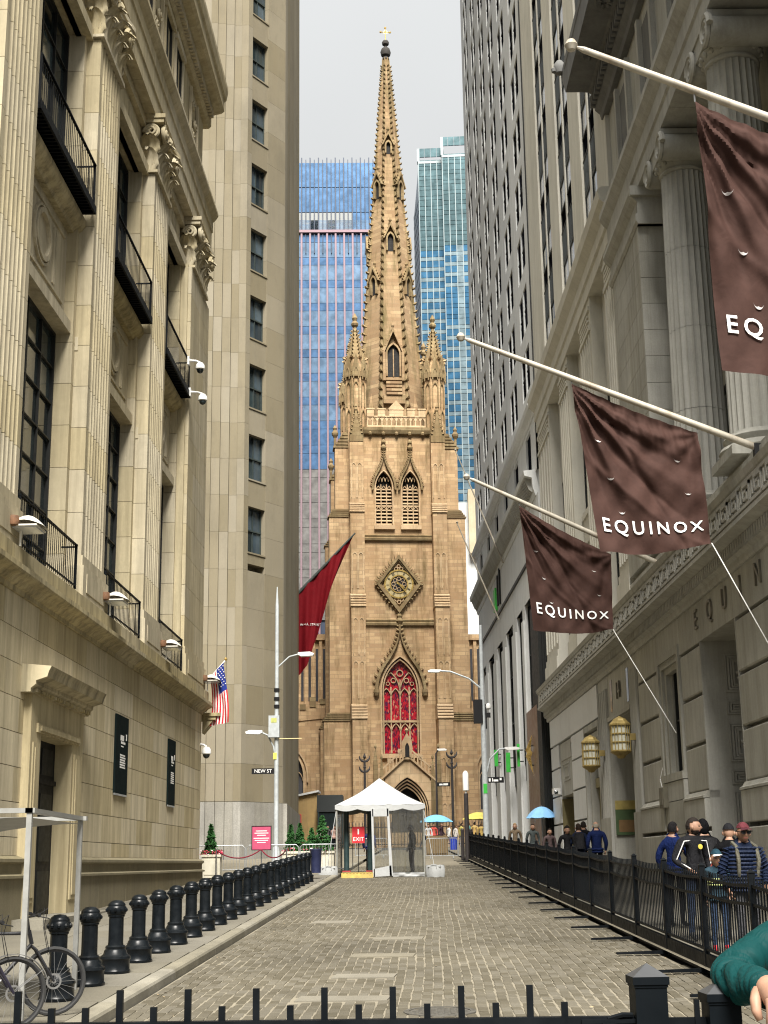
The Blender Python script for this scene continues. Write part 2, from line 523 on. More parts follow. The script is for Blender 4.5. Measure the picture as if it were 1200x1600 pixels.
for row in range(int((66 - 12.2) / PL)):
    y0 = 12.2 + row * PL
    xa, xb = kerb_x(y0) + .1, fence_x(y0) - .12
    x, i = xa, 0
    while x < xb:
        y = y0 + ((i * 37) % 11) / 11 * PL * .8 + rnd.uniform(-.02, .02) + .05 * math.sin(x * 2 + y0 * .3)
        xx = x + rnd.uniform(-.008, .008) + .015 * math.sin(y0 * .7)
        x += PW; i += 1
        if covered(xx, y): continue
        dip = .004 * math.sin(xx * 1.7 + y * .45) + .003 * math.sin(y * 1.3 + 1)
        z = gz(y) + rnd.uniform(-.004, .003) + min(0, dip)
        rx, ry, rz = math.atan(.03) + rnd.uniform(-.015, .015), rnd.uniform(-.03, .03), rnd.uniform(-.03, .03)
        if 15.15 < y and singles < 290:
            link('paver', sett_me, road, (xx, y, z), (rx, ry, rz))
            singles += 1
        else:
            b = len(mv)
            c, s = math.cos(rz), math.sin(rz)
            lx = 1 + rnd.uniform(-.04, .04)
            for vx, vy, vz in sett.v:
                vx *= lx
                mv.append((xx + vx * c - vy * s, y + vx * s + vy * c, z + vz + vy * rx - vx * ry))
            mf += [tuple(b + k for k in f) for f in sett.f]
            mcol.append(rnd.random())
me = bpy.data.meshes.new('pavers')
me.from_pydata(mv, [], mf)
at = me.attributes.new('shade', 'FLOAT', 'FACE')
nf = len(sett.f)
at.data.foreach_set('value', [c for c in mcol for _ in range(nf)])
t = SETT_MASS.node_tree
SETT_MASS.name = 'paving_sett_joined'
for n in list(t.nodes):
    if n.type == 'OBJECT_INFO':
        a = N(t, 'Attribute', attribute_name='shade')
        for l in list(n.outputs['Random'].links): t.links.new(a.outputs['Fac'], l.to_socket)
me.materials.append(SETT_MASS)
tag(link('pavers', me, road), kind='stuff')

COVER = stone('cover_stone', (.17, .155, .12), .15, 1.0, 0, objvar=.1, grain=.25, fine=40)
for k, (x, y, w, d) in enumerate(covers):
    w, d = w + .02, d + .2
    o = MB().prism([(-w / 2, -d / 2), (w / 2 - .03, -d / 2 + .02), (w / 2, d / 2 - .03), (-w / 2 + .04, d / 2)], -.03, .006, 'z').build('utility_cover', COVER, None, (x, y, gz(y)), (math.atan(.03), 0, rnd.uniform(-.04, .04)))
    tag(o, 'pale rectangular stone cover set in the setts, %s one counting from the gate' % ORD[k], 'utility cover', 'stone covers in the road')
MANH = paint('cast_cover', (.085, .08, .068), .6, .3, .3, 14, bmp=.4)
mh = empty('manhole_cover', (.32, 16.35, gz(16.35) + .002), 0, 'round dark iron manhole cover in the cobbled road behind the gate', 'manhole cover')
mh.rotation_euler = (math.atan(.03), 0, 0)
MB().lathe([(.40, -.03), (.40, .004), (.34, .006), (.34, -.002), (.0, -.002)], 32).build('rim', MANH, mh)
g = MB()
for i in range(-4, 5):
    for j in range(-4, 5):
        if i * i + j * j < 17: g.box(i * .07 - .022, i * .07 + .022, j * .07 - .022, j * .07 + .022, -.004, .006)
g.build('stud_pattern', MANH, mh)

# left pavement: slabs, kerb
walk_l = tag(empty('sidewalk_left'), kind='structure')
g = MB()
for a, b in zip(range(-4, 100, 2), range(-2, 102, 2)):
    g.quad((-26 if a > 50 else -8.6, a, gz(a, .10)), (kerb_x(a) - .02, a, gz(a, .10)), (kerb_x(b) - .02, b, gz(b, .10)), (-26 if a > 50 else -8.6, b, gz(b, .10)))
g.build('bed', MORTAR, walk_l)
tilt = math.atan(.03)
for r in range(28):
    y = 12.0 + r * 1.5
    x1 = kerb_x(y) - .2
    for c in range(3):
        xa, xb = x1 - (c + 1) * 1.35, x1 - c * 1.35
        o = block('paving_slab', walk_l, xa + .006, xb - .006, y + .006, y + 1.494, gz(y + .75, .05), gz(y + .75, .13), WALK)
        o.rotation_euler = (tilt if y > 13.5 else 0, 0, 0)
for r in range(34):
    y = 11 + r * 1.8
    k = MB()
    prof = [(-.19, -.2), (0, -.2), (0, .085), (-.015, .115), (-.05, .132), (-.19, .134)]
    k.prism(prof, -.893, .893, 'y')
    o = k.build('kerb_stone', KERB, walk_l, (kerb_x(y + .9), y + .9, gz(y + .9)), (tilt if y > 13 else 0, 0, -.0183), smooth=False)
walk_r = tag(empty('sidewalk_right'), kind='structure')
g = MB()
for a, b in zip(range(-4, 104, 2), range(-2, 106, 2)):
    g.quad((fence_x(a) - .1, a, gz(a, .09)), (10, a, gz(a, .09)), (10, b, gz(b, .09)), (fence_x(b) - .1, b, gz(b, .09)))
g.build('bed', MORTAR, walk_r)
for r in range(22):
    y = 14.0 + r * 1.6
    for c in range(3):
        xa = fence_x(y) + .05 + c * 1.2
        o = block('paving_slab', walk_r, xa + .006, xa + 1.194, y + .006, y + 1.594, gz(y + .8, .05), gz(y + .8, .13), WALK)
        o.rotation_euler = (tilt, 0, 0)
bw = MB()
bw.box(-120, 160, 128.2, 129.8, 2.7, 3.06)
bw.build('church_pavement', WALK, kind='structure')
#@@NEXT
# ------------------------------------------------------------------ left: stone exchange building
LX, LB = -8.0, .0147
LROT = math.atan2(1, LB)
ex = empty('exchange_building', (LX, 0, 0), LROT, 'tall cream limestone building with fluted pilasters and iron balconies beside the bollards', 'building')
U0, U1 = 19.0, 50.3
def Lbox(mb, u0, u1, n0, n1, z0, z1): return mb.box(u0, u1, n0, n1, z0, z1)
def fl(): return MB(flip=True)
g = fl()
g.box(U0, U1 - .05, -26, -.7, -1, 7.6)
g.box(U0, U1 - .05, -26, -1.05, 7.6, 33.0)
g.box(U0, U1 - .05, -1.06, -.55, 22.35, 26.25)
g.box(U0, U1 - .05, -1.06, -.36, 26.25, 30.9)
g.box(46.2, U1 - .05, -1.06, -.12, 7.7, 22.4)
g.build('wall', LIME_UP, ex)
door_h = (28.0, 32.3, 0, 5.05)
ashlar(ex, U0, U1, [1.9, 2.25, 2.91, 3.58, 4.24, 4.91, 5.57, 6.23, 6.9], 2.15, -.22, 0, LIME, [door_h], True, .014, 'wall_stone')
# plinth of dressed granite and its mouldings
x = U0
while x < U1:
    x2 = min(x + 3.1, U1 + .02)
    for a, b in ((x, min(x2, 28.0)), (max(x, 32.3), x2)):
        if b - a > .2: block('plinth_stone', ex, round(a + .006, 2), round(b - .006, 2), -.13, .2, -.6, 1.48, GRAN_L)
    x = x2
for a, b in ((U0, 28.0), (32.3, U1 + .03)):
    fl().prism([(-.2, 1.48), (.2, 1.48), (.2, 1.53), (.1, 1.56), (.1, 1.74), (.17, 1.78), (.17, 1.84), (.02, 1.9), (-.2, 1.9)], a, b, 'x').build('plinth_moulding', GRAN_L, ex)
# doorway with its pedimented surround
dw = fl()
for a, b in ((28.0, 28.75), (31.35, 32.3)):
    dw.box(a, b, -.6, .16, 0.2, 4.3)
    dw.box(a + .14, b - .14, .16, .19, 1.0, 4.1)
    dw.box(a + .24, b - .24, .19, .21, 1.1, 4.0)
dw.box(28.0, 32.3, -.6, .16, 4.3, 5.05)
dw.box(28.4, 31.9, .16, .2, 4.32, 4.5)
dw.box(28.55, 31.75, .2, .24, 4.36, 4.46)
dsur = dw.build('door_surround', LIME, ex)
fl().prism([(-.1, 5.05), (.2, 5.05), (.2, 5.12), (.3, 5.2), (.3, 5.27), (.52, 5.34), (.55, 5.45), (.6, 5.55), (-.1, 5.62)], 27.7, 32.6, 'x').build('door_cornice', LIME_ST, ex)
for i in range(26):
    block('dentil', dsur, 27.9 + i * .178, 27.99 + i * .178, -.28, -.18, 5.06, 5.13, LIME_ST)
dl = fl()
dl.box(28.75, 31.35, -.3, -.22, .3, 4.3)
dl.box(30.0, 30.1, -.22, -.19, .3, 3.4)
dl.box(28.75, 31.35, -.22, -.17, 3.4, 3.5)
door = dl.build('door', BLACK, ex)
for a in (28.95, 30.25):
    for z0, z1 in ((.7, 1.6), (1.8, 3.2), (3.6, 4.15)):
        block('door_panel', door, a, a + .9, .2, .22, z0, z1, BRONZE)
fl().box(27.4, 32.9, -.1, .75, 0, .72).build('door_step', KERB, ex)
# cornice and stained ledge over the ground floor
x = U0
while x < U1 + .2:
    x2 = min(x + 2.4, U1 + .22)
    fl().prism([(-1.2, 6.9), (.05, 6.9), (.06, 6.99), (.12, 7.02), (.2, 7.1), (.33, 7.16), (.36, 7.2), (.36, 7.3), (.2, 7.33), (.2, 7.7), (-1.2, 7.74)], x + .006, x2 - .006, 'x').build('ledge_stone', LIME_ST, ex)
    x = x2
# giant order
COURSE = 13.6 / 13
def flute_block(w, h, d=.42, nf=7):
    pts = [(0, -d), (0, 0)]
    m = .2
    fw = (w - 2 * m) / nf
    for k in range(nf):
        a = m + k * fw
        pts += [(a + fw * .14, 0), (a + fw * .26, -.06), (a + fw * .5, -.085), (a + fw * .74, -.06), (a + fw * .86, 0)]
    pts += [(w, 0), (w, -d)]
    return fl().prism([(p[0], p[1]) for p in pts], .006, h - .006, 'z')
pil_me = flute_block(2.35, COURSE).mesh('pilaster_stone', LIME_UP)
PIL = [24.5, 32.1, 39.4]
def leaf_mesh(w, h, curl, mat, name='leaf'):
    b = MB()
    def P(i, j):
        s = (i - .5) * 2
        wd = w * (.55 + .75 * math.sin(math.pi * min(1, j * 1.05 + .08)) ** .8) * (1 - .75 * max(0, j - .7) / .3)
        out = .05 + curl * max(0, j - .25) ** 2 * 1.7
        z = h * (j if j < .8 else .8 + .06 * math.sin((j - .8) / .2 * math.pi) - (j - .8) * .9)
        rib = .05 * (1 - abs(s)) + .028 * math.cos(s * 9 + j * 3)
        lobe = 1 + .05 * math.cos(j * 22)
        return (s * wd / 2 * lobe, out + rib, z)
    b.grid(P, 10, 14)
    off = [(x, y - .06, z) for x, y, z in b.v]
    n = len(b.v)
    fs = list(b.f)
    b.v += off
    b.f += [tuple(n + k for k in reversed(f)) for f in fs]
    b.mi += [0] * len(fs)
    return b.mesh(name, mat, 'all')
def spiral(b, cx, cz, r, turns=2.4, thick=.05, y=0.0, depth=.0, sgn=1):
    pts, rr = [], []
    for i in range(34):
        a = i / 33 * turns * 2 * math.pi
        k = r * (1 - i / 33 * .86)
        pts.append((cx + sgn * k * math.cos(a), y + depth * i / 33, cz + k * math.sin(a)))
        rr.append(thick * (1 - .5 * i / 33))
    b.tube(pts, rr, 6)
leaf1, leaf2 = leaf_mesh(.5, .85, .34, LIME_UP), leaf_mesh(.5, .66, .46, LIME_UP)
def capital(parent, u, w, z0, z1, mat, flip=True, nn=0.0):
    h = z1 - z0
    s = -1 if flip else 1
    c = empty('capital', (u, 0, z0), 0, parent=parent)
    b = MB(flip)
    b.box(-w / 2 + .08, w / 2 - .08, -.5, -.06, 0, h * .84)
    b.prism([(-w / 2 - .1, 0.02), (w / 2 + .1, .02), (w / 2 + .1, .1), (w / 2 + .02, .14), (-w / 2 - .02, .14), (-w / 2 - .1, .1)], -.5, .09, 'y')
    b.build('bell', mat, c)
    b = MB(flip)
    pts = []
    for i in range(9):
        a = -1 + i / 4
        pts.append((a * (w / 2 + .16), .26 - .14 * (1 - a * a)))
    b.prism(pts + [(w / 2 + .16, -.5), (-w / 2 - .16, -.5)], h * .86, h * .93, 'z')
    b.prism([(p[0] * 1.03, p[1] + .05) for p in pts] + [(w / 2 + .2, -.5), (-w / 2 - .2, -.5)], h * .93, h, 'z')
    b.build('abacus', mat, c)
    for i in range(4):
        link('leaf', leaf1, c, (-w / 2 + .3 + i * (w - .6) / 3, s * -.05, .14), (0, 0, math.pi if flip else 0))
    for i in range(3):
        link('leaf', leaf2, c, (-w / 2 + .6 + i * (w - 1.2) / 2, s * -.02, .72), (0, 0, math.pi if flip else 0))
    for side in (-1, 1):
        link('leaf', leaf1, c, (side * (w / 2 - .08), s * -.24, .14), (0, 0, math.pi / 2 if side < 0 else -math.pi / 2))
        link('leaf', leaf2, c, (side * (w / 2 - .06), s * -.2, .7), (0, 0, math.pi / 2 if side < 0 else -math.pi / 2))
        vb = MB(flip)
        spiral(vb, side * (w / 2 - .16), h * .7, .27, 2.3, .075, .2, .14, -side)
        vb.tube([(side * .15, .02, h * .45), (side * .4, .05, h * .68), (side * (w / 2 - .45), .12, h * .84), (side * (w / 2 - .1), .2, h * .86)], [.05, .06, .075, .075], 6)
        vb.lathe([(.0, -.05), (.07, -.03), (.07, .03), (0, .05)], 8, (side * (w / 2 - .16), .3, h * .7))
        vb.T = Matrix.Translation((side * (w / 2 - .0), 0, 0)) @ Matrix.Rotation(math.pi / 2 * -side, 4, 'Z')
        spiral(vb, side * .12, h * .7, .25, 2.3, .07, .1, .12, side)
        vb.build('volute', mat, c, smooth=True)
    b = MB(flip)
    for k in range(7):
        a = k / 6 * math.pi * 2
        b.tube([(.14 * math.cos(a), .16 + .02, h * .86 + .13 * math.sin(a)), (.0, .27, h * .86)], [.07, .05], 5)
    b.build('fleuron', mat, c, smooth=True)
    return c
for u in PIL:
    for k in range(13): link('pilaster_stone', pil_me, ex, (u, 0, 8.75 + k * COURSE))
    fl().box(u - .12, u + 2.47, -.5, .1, 7.74, 8.5).box(u - .06, u + 2.41, -.5, .05, 8.5, 8.75).box(u + .2, u + 2.1, .1, .115, 7.9, 8.35).build('pedestal', LIME_UP, ex)
    capital(ex, u + 1.175, 2.35, 22.35, 24.3, LIME_UP)
# corner pier of plain stones
zc = [8.75 + k * COURSE for k in range(14)]
ashlar(ex, 46.3, U1, zc, 2.0, -.42, 0, LIME_UP, (), True, .012, 'pier_stone')
fl().box(46.2, U1 + .1, -.5, .1, 7.74, 8.5).box(46.25, U1 + .05, -.5, .05, 8.5, 8.75).box(46.6, U1 - .3, .1, .115, 7.9, 8.35).build('pedestal', LIME_UP, ex)
capital(ex, 48.0, 2.9, 22.35, 24.3, LIME_UP)
# bays
bar_me = MB().box(-.007, .007, -.007, .007, 0, 1).mesh('bar', IRON_M)
def railing(parent, u0, u1, n, z0, z1, name, ret=0.4, flip=True, deck=False, step=.16):
    s = -1 if flip else 1
    b = MB(flip)
    if ret: b.box(u0 - .02, u0 + .02, n - ret, n, z1 - .035, z1).box(u1 - .02, u1 + .02, n - ret, n, z1 - .035, z1)
    b.box(u0 - .03, u1 + .03, n - .03, n + .03, z1, z1 + .035)
    b.box(u0, u1, n - .02, n + .02, z0 + .06, z0 + .09)
    for u in (u0, u1): b.box(u - .025, u + .025, n - .025, n + .025, z0, z1 + .05)
    if deck:
        b.box(u0 - .05, u1 + .05, n - ret - .2, n + .05, z0 - .1, z0 - .06)
        b.box(u0 - .05, u1 + .05, n + .01, n + .06, z0 - .2, z0)
        b.box(u0 - .05, u0 + .02, n - ret - .2, n + .05, z0 - .2, z0)
        b.box(u1 - .02, u1 + .05, n - ret - .2, n + .05, z0 - .2, z0)
        k = u0
        while k < u1:
            b.box(k, k + .05, n - ret - .2, n, z0 - .16, z0 - .1)
            k += .16
    o = b.build(name, IRON_M, parent)
    k = u0 + step
    while k < u1 - .03:
        link('bar', bar_me, o, (k, s * n, z0), None, (1, 1, z1 - z0))
        k += step
    if ret:
        for u in (u0, u1):
            for j in (1, 2): link('bar', bar_me, o, (u, s * (n - ret * j / 3), z0), None, (1, 1, z1 - z0))
    return o
def glazing(parent, u0, u1, z0, z1, n, cols, rows, gm, fm, flip=True, t=.035, frame=.075, name='window', thick=(), sub=True):
    """frame with bars; every pane an object of its own"""
    b = MB(flip)
    b.box(u0, u0 + frame, n - .06, n + .05, z0, z1).box(u1 - frame, u1, n - .06, n + .05, z0, z1)
    b.box(u0 + frame, u1 - frame, n - .06, n + .05, z0, z0 + frame).box(u0 + frame, u1 - frame, n - .06, n + .05, z1 - frame, z1)
    du, dz = (u1 - u0) / cols, (z1 - z0) / rows
    for i in range(1, cols):
        k = t * (2 if i in thick else 1) / 2
        b.box(u0 + i * du - k, u0 + i * du + k, n - .03, n + .035, z0 + frame, z1 - frame)
    for j in range(1, rows):
        b.box(u0 + frame, u1 - frame, n - .025, n + .03, z0 + j * dz - t / 2, z0 + j * dz + t / 2)
    o = b.build(name, fm, parent)
    ya, yb = (n - .05, n - .035)
    if flip: ya, yb = -yb, -ya
    for i in range(cols):
        for j in range(rows):
            p = block('pane', o, u0 + i * du, u0 + (i + 1) * du, ya, yb, z0 + j * dz, z0 + (j + 1) * dz, gm)
            p.rotation_euler = (rnd.uniform(-.006, .006), 0, rnd.uniform(-.008, .008))
    return o
for k in range(3):
    p0 = PIL[k] + 2.35
    p1 = PIL[k + 1] if k < 2 else 46.3
    a, b_ = p0 + .5, p1 - .22
    for u, v in ((p0, a), (b_, p1)):
        ashlar(ex, u - .02, v + .02, [7.74] + zc, 3, -1.0, -.36, LIME_UP, (), True, .012, 'jamb_stone')
        fl().box(u + .2, v - .0, -.5, -.28, 13.85, 14.2).build('jamb_capital', LIME_UP, ex)
    glazing(ex, a, b_, 7.9, 14.2, -.82, 4, 7, DARKGLASS, BRONZE, thick=(2,))
    glazing(ex, a, b_, 17.3, 22.3, -.82, 4, 5, DARKGLASS, BRONZE, thick=(2,))
    # spandrel with roundel
    s = fl()
    s.box(a - .1, b_ + .1, -1.0, -.6, 14.2, 17.2)
    s.box(a - .15, b_ + .15, -.6, -.42, 14.2, 14.5).box(a - .1, b_ + .1, -.6, -.5, 14.5, 14.62)
    s.box(a + .3, b_ - .3, -.6, -.56, 14.85, 14.92).box(a + .3, b_ - .3, -.6, -.56, 16.55, 16.62)
    cm = (a + b_) / 2
    for r0, r1, nn in ((.5, .62, -.5), (.66, .72, -.53)):
        A = [(cm + r0 * math.cos(i / 24 * 2 * math.pi), 15.75 + r0 * math.sin(i / 24 * 2 * math.pi)) for i in range(25)]
        B = [(cm + r1 * math.cos(i / 24 * 2 * math.pi), 15.75 + r1 * math.sin(i / 24 * 2 * math.pi)) for i in range(25)]
        s.band(A, B, -.62, nn)
    for d in (-1.25, -1.12, 1.0, 1.13): s.box(cm + d, cm + d + .05, -.6, -.55, 15.0, 16.4)
    s.build('spandrel', LIME_UP, ex)
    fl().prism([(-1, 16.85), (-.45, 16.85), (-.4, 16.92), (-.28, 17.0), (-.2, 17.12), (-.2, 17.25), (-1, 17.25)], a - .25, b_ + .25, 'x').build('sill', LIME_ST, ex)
    railing(ex, a - .45, b_ + .0, .02, 17.55, 18.65, 'balcony', .45, True, True)
    railing(ex, p0 + .1, p1 - .55, .02, 7.85, 8.85, 'railing', .35)
    # lintel over the upper window with its hood
    fl().box(p0, p1, -.6, -.45, 22.3, 24.2).box(a - .3, b_ + .35, -.6, -.2, 22.3, 22.62).box(a - .2, b_ + .25, -.6, -.28, 22.62, 22.75).box(a - .3, b_ + .35, -.62, -.3, 23.9, 24.2).build('lintel', LIME_UP, ex)
    q = fl()
    for i in range(2):
        for j in range(4): q.box(a + .5 + i * 2.0 + j * .12, a + .55 + i * 2.0 + j * .12, -.46, -.42, 23.0, 23.75)
    tag(q.build('lintel_fluting', LIME_UP, ex), kind='stuff')
# entablature, attic, main cornice
x = U0
while x < U1:
    x2 = min(x + 3.65, U1 + .05)
    fl().prism([(-.95, 24.3), (.0, 24.3), (.0, 24.85), (.05, 24.88), (.05, 25.5), (.1, 25.54), (.1, 25.95), (.2, 26.05), (.3, 26.2), (.3, 26.32), (-.95, 26.4)], x + .008, x2 - .008, 'x').build('architrave_stone', LIME_UP, ex)
    fl().prism([(-.95, 30.2), (-.2, 30.2), (-.1, 30.3), (-.1, 30.75), (.05, 30.8), (.3, 30.85), (.42, 30.95), (.42, 31.35), (.5, 31.42), (.56, 31.75), (.56, 31.95), (-.95, 32.1)], x + .008, x2 - .008 + (.35 if x2 > U1 else 0), 'x').build('cornice_stone', LIME_UP, ex)
    x = x2
for i in range(100):
    u = 27 + i * .236
    if u < U1: block('dentil', ex, u, u + .13, -.06, .1, 30.42, 30.72, LIME_UP)
for k in range(4):
    for j in range(3):
        u = PIL[0] + .3 + k * 7.3 + 2.35 + j * 1.95
        if u + 1.3 > 46: continue
        b = fl()
        b.box(u - .14, u, -.37, -.22, 26.5, 29.7).box(u + 1.3, u + 1.44, -.37, -.22, 26.5, 29.7).box(u - .2, u + 1.5, -.37, -.16, 29.7, 29.95)
        b.build('attic_frame', LIME_UP, ex)
        glazing(ex, u, u + 1.3, 26.6, 29.7, -.33, 2, 2, DARKGLASS, BRONZE, frame=.07)
carv = MB(True)
for k in range(3):
    for c in range(5): spiral(carv, .6 + (c % 2) * .55, .4 + c * .6, .24, 1.8, .06, .03, .1, 1 if c % 2 else -1)
carv_me = MB(True)
for c in range(5):
    spiral(carv_me, .55 + (c % 2) * .5, .4 + c * .62, .25, 1.8, .065, .03, .1, 1 if c % 2 else -1)
carv_me.box(0, .12, 0, .1, 0, 3.4).box(1.5, 1.62, 0, .1, 0, 3.4)
cm_ = carv_me.mesh('carved_panel', LIME_UP, True)
for u in PIL + [46.6]: link('carved_panel', cm_, ex, (u + .35, .34, 26.5))

# flood lamps standing on the ledge
LAMPW = paint('lamp_housing', (.62, .6, .54), .4, 0, .1, dirt=(.3, .24, .15), dirt_amt=.5)
RUST = paint('rusty_yoke', (.16, .08, .04), .8, .1, .4, 12)
def L2W(u, n, z): return Vector((LX + (u * LB + n) / math.sqrt(1 + LB * LB), (u - n * LB) / math.sqrt(1 + LB * LB), z))
for k, (u, lab) in enumerate(((26.5, 'cut off by the edge of the photo'), (34.4, 'below the middle balcony railing'), (42.1, 'below the farthest balcony railing'), (50.2, 'just above the striped flag'))):
    t = empty('flood_lamp', L2W(u, .1, 7.72), LROT, 'white domed flood lamp on the stone ledge, ' + lab, 'lamp', 'flood lamps along the ledge')
    fl().tube([(0, .1, 0), (0, .1, .3)], .025, 6).build('stem', WHITE, t)
    b = fl()
    b.grid(lambda i, j: ((i - .5) * .72 * (1 - .1 * j), -.05 + .62 * j, .34 + .26 * math.sin(math.pi * min(1, j * .85 + .1)) * math.cos((i - .5) * 2.3)), 10, 8)
    b.box(-.34, .34, -.02, .5, .33, .36)
    b.build('housing', LAMPW, t, smooth=True)
    fl().box(-.3, .3, .02, .48, .30, .33).build('lens', PALEGLASS, t)
    fl().lathe([(.0, -.1), (.1, -.08), (.12, 0), (.1, .1), (0, .12)], 10, (-.34, .05, .42)).build('yoke', RUST, t, smooth=True)

# black vertical signs on the wall
SIGNB = paint('sign_black', (.008, .014, .014), .9, 0, .1, spec=.05)
for k, (u, lab) in enumerate(((36.25, 'nearer the doorway, the wider of the two'), (43.75, 'near the corner with the flag'))):
    t = empty('wall_sign', L2W(u, .0, 3.5), LROT, 'tall narrow black sign on the limestone wall, ' + lab, 'sign', 'black wall signs')
    w = 1.5 if k == 0 else 1.2
    fl().box(0, w, .003, .05, 0, 2.0).build('board', SIGNB, t)
    m_ = fl()
    m_.box(w * .36, w * .62, .05, .056, 1.36, 1.5).box(w * .4, w * .74, .05, .056, 1.28, 1.34).box(w * .8, w * .86, .05, .056, 1.4, 1.56).box(w * .42, w * .6, .05, .056, 1.2, 1.23)
    for q_ in range(6): m_.box(w * .36, w * (.78 - .03 * (q_ % 2)), .05, .056, .66 + q_ * .062, .70 + q_ * .062)
    tag(m_.build('printed_marks', LETTER, t), kind='stuff')
    fl().box(0, w, .03, .05, -.05, -.002).build('edge_frame', GALV, t)

# dome cameras on brackets by the last upper balcony, and on the corner
CAMW = paint('camera_white', (.7, .7, .68), .4)
def dome_camera(loc, rz, label, arm=.9, s=1.0):
    t = empty('dome_camera', loc, rz, label, 'security camera', 'white dome cameras on the limestone building')
    t.scale = (s, s, s)
    MB().tube([(0, 0, .1), (arm * .6, 0, .08), (arm, 0, 0)], [.05, .045, .04], 8).box(-.06, .02, -.12, .12, -.1, .25).build('arm', CAMW, t, smooth=True)
    MB().lathe([(.0, .1), (.1, .09), (.17, 0), (.19, -.1), (.19, -.17), (.14, -.2)], 14, (arm, 0, -.1)).build('housing', CAMW, t, smooth=True)
    MB().lathe([(.14, -.3), (.14, -.33), (.11, -.41), (.05, -.45), (0, -.46)], 12, (arm, 0, 0)).build('dome', DARKGLASS, t, smooth=True)
dome_camera(L2W(45.6, .1, 18.45), 0, 'upper white dome camera on an arm by the farthest upper balcony', .45, .85)
dome_camera(L2W(46.0, .1, 17.45), 0, 'lower white dome camera on an arm by the farthest upper balcony', .5, .85)
dome_camera(L2W(50.1, -.05, 5.75), 0, 'white dome camera under the flag bracket at the building corner', .3, .9)
# bracket and flag at the corner
br = empty('flag_bracket', L2W(50.35, .0, 6.85), LROT, 'small stone shelf bracket at the corner below the striped flag', 'bracket')
fl().box(0, .9, -.2, .65, 0, .12).box(.05, .8, -.2, .5, -.12, 0).build('shelf', LIME_ST, br)
fl().prism([(0, -.12), (.4, -.12), (.0, -.6)], .1, .7, 'x').build('console', LIME_ST, br)
NAVY, FRED, FWHITE = cloth('flag_blue', (.02, .035, .2)), cloth('flag_red', (.5, .02, .03)), cloth('flag_white', (.72, .7, .68))
GOLD = paint('gold_leaf', (.72, .5, .16), .3, .9, .15)
fl_ = empty('striped_flag', (-7.1, 50.6, 8.0), 0, 'small red and white striped flag with blue star field drooping at the limestone corner', 'flag')
MB().tube([(0, 0, .15), (.62, -.05, .85)], .035, 8).build('staff', WHITE, fl_)
MB().lathe([(0, -.06), (.05, -.03), (.06, .02), (.0, .09)], 10, (.64, -.05, .9)).build('finial', GOLD, fl_, smooth=True)
fb = MB()
NV, NU = 20, 13
for i in range(NU):
    for j in range(NV):
        def P(a, b):
            a /= NU; b /= NV
            top = Vector((.1, 0, .28)).lerp(Vector((.56, 0, .78)), 1 - a)
            w = .07 * math.sin(a * 11 + b * 5) * (.3 + b)
            d = b * 2.05
            return (top.x + .1 * b * (1.0 - .3 * a) + .10 * math.sin(b * 3.1 + a) * b + (.12 - a * .1) * b, top.y - .1 + w, top.z * (1 - .25 * b) - d * (.95 - .12 * a))
        # stripes run from the staff downwards
        fb.m = 0 if (b := j) < 9 and i < 7 else (1 if i % 2 == 0 else 2)
        fb.quad(P(i, j), P(i + 1, j), P(i + 1, j + 1), P(i, j + 1))
fb.build('cloth', [NAVY, FRED, FWHITE], fl_, smooth=True)
st = MB()
for i in range(6):
    for j in range(7):
        if (i + j) % 2 == 0:
            a, b = (i + .6) / NU, (j + .9) / NV
            top = Vector((.1, 0, .28)).lerp(Vector((.56, 0, .78)), 1 - a)
            c = Vector((top.x + .1 * b * (1 - .3 * a) + .10 * math.sin(b * 3.1 + a) * b + (.12 - a * .1) * b, top.y - .125 + .07 * math.sin(a * 11 + b * 5) * (.3 + b), top.z * (1 - .25 * b) - 2.05 * b * (.95 - .12 * a)))
            st.prism([(c.x + .028 * (1 if k % 2 == 0 else .45) * math.sin(k * math.pi / 5), c.z + .028 * (1 if k % 2 == 0 else .45) * math.cos(k * math.pi / 5)) for k in range(10)], c.y - .004, c.y + .004)
tag(st.build('stars', FWHITE, fl_), kind='stuff')
# ------------------------------------------------------------------ left, beyond the side street: limestone tower block
def frame2(p, q):
    """local x along p->q, local y into the ground plan's left, z up"""
    d = (Vector(q) - Vector(p)).normalized()
    M = Matrix.Identity(4)
    M.col[0][:3], M.col[1][:3], M.col[3][:3] = (d.x, d.y, 0), (-d.y, d.x, 0), (p[0], p[1], 0)
    return M
def fblock(name, parent, Mf, u0, u1, n0, n1, z0, z1, mat, bev=0.0):
    """block whose outside is -y of the frame"""
    o = block(name, parent, 0, round(u1 - u0, 2), 0, round(n1 - n0, 2), 0, round(z1 - z0, 2), mat, bev)
    o.matrix_local = Mf @ Matrix.Translation(((u0 + u1) / 2, -(n0 + n1) / 2, (z0 + z1) / 2))
    return o
def fbuild(mb, name, mat, parent, Mf, **k):
    o = mb.build(name, mat, parent, **k)
    o.matrix_local = Mf
    return o
tw = empty('tower_block', (0, 0, 0), 0, 'plain tan limestone tower with a column of sash windows, behind the street sign', 'building')
pA, pB, pC, pD = (-8.9, 76.47), (-6.9, 79.5), (-7.6, 99.0), (-150, 99.5)
E0 = (-150, 76.47)
core = MB()
core.prism([(-150, 77.3), (-9.1, 77.3), (-7.7, 79.9), (-8.3, 98.7), (-150, 98.9)], -1, 92, 'z')  # plan carried far out of view, added to block sun from the left
core.build('wall_core', TOWERL, tw)
FE, FC, FN, FW = frame2((-40, 76.47), pA), frame2(pA, pB), frame2(pB, pC), frame2(pC, pD)
eL, cL, nL = 31.1, (Vector(pB) - Vector(pA)).length, (Vector(pC) - Vector(pB)).length
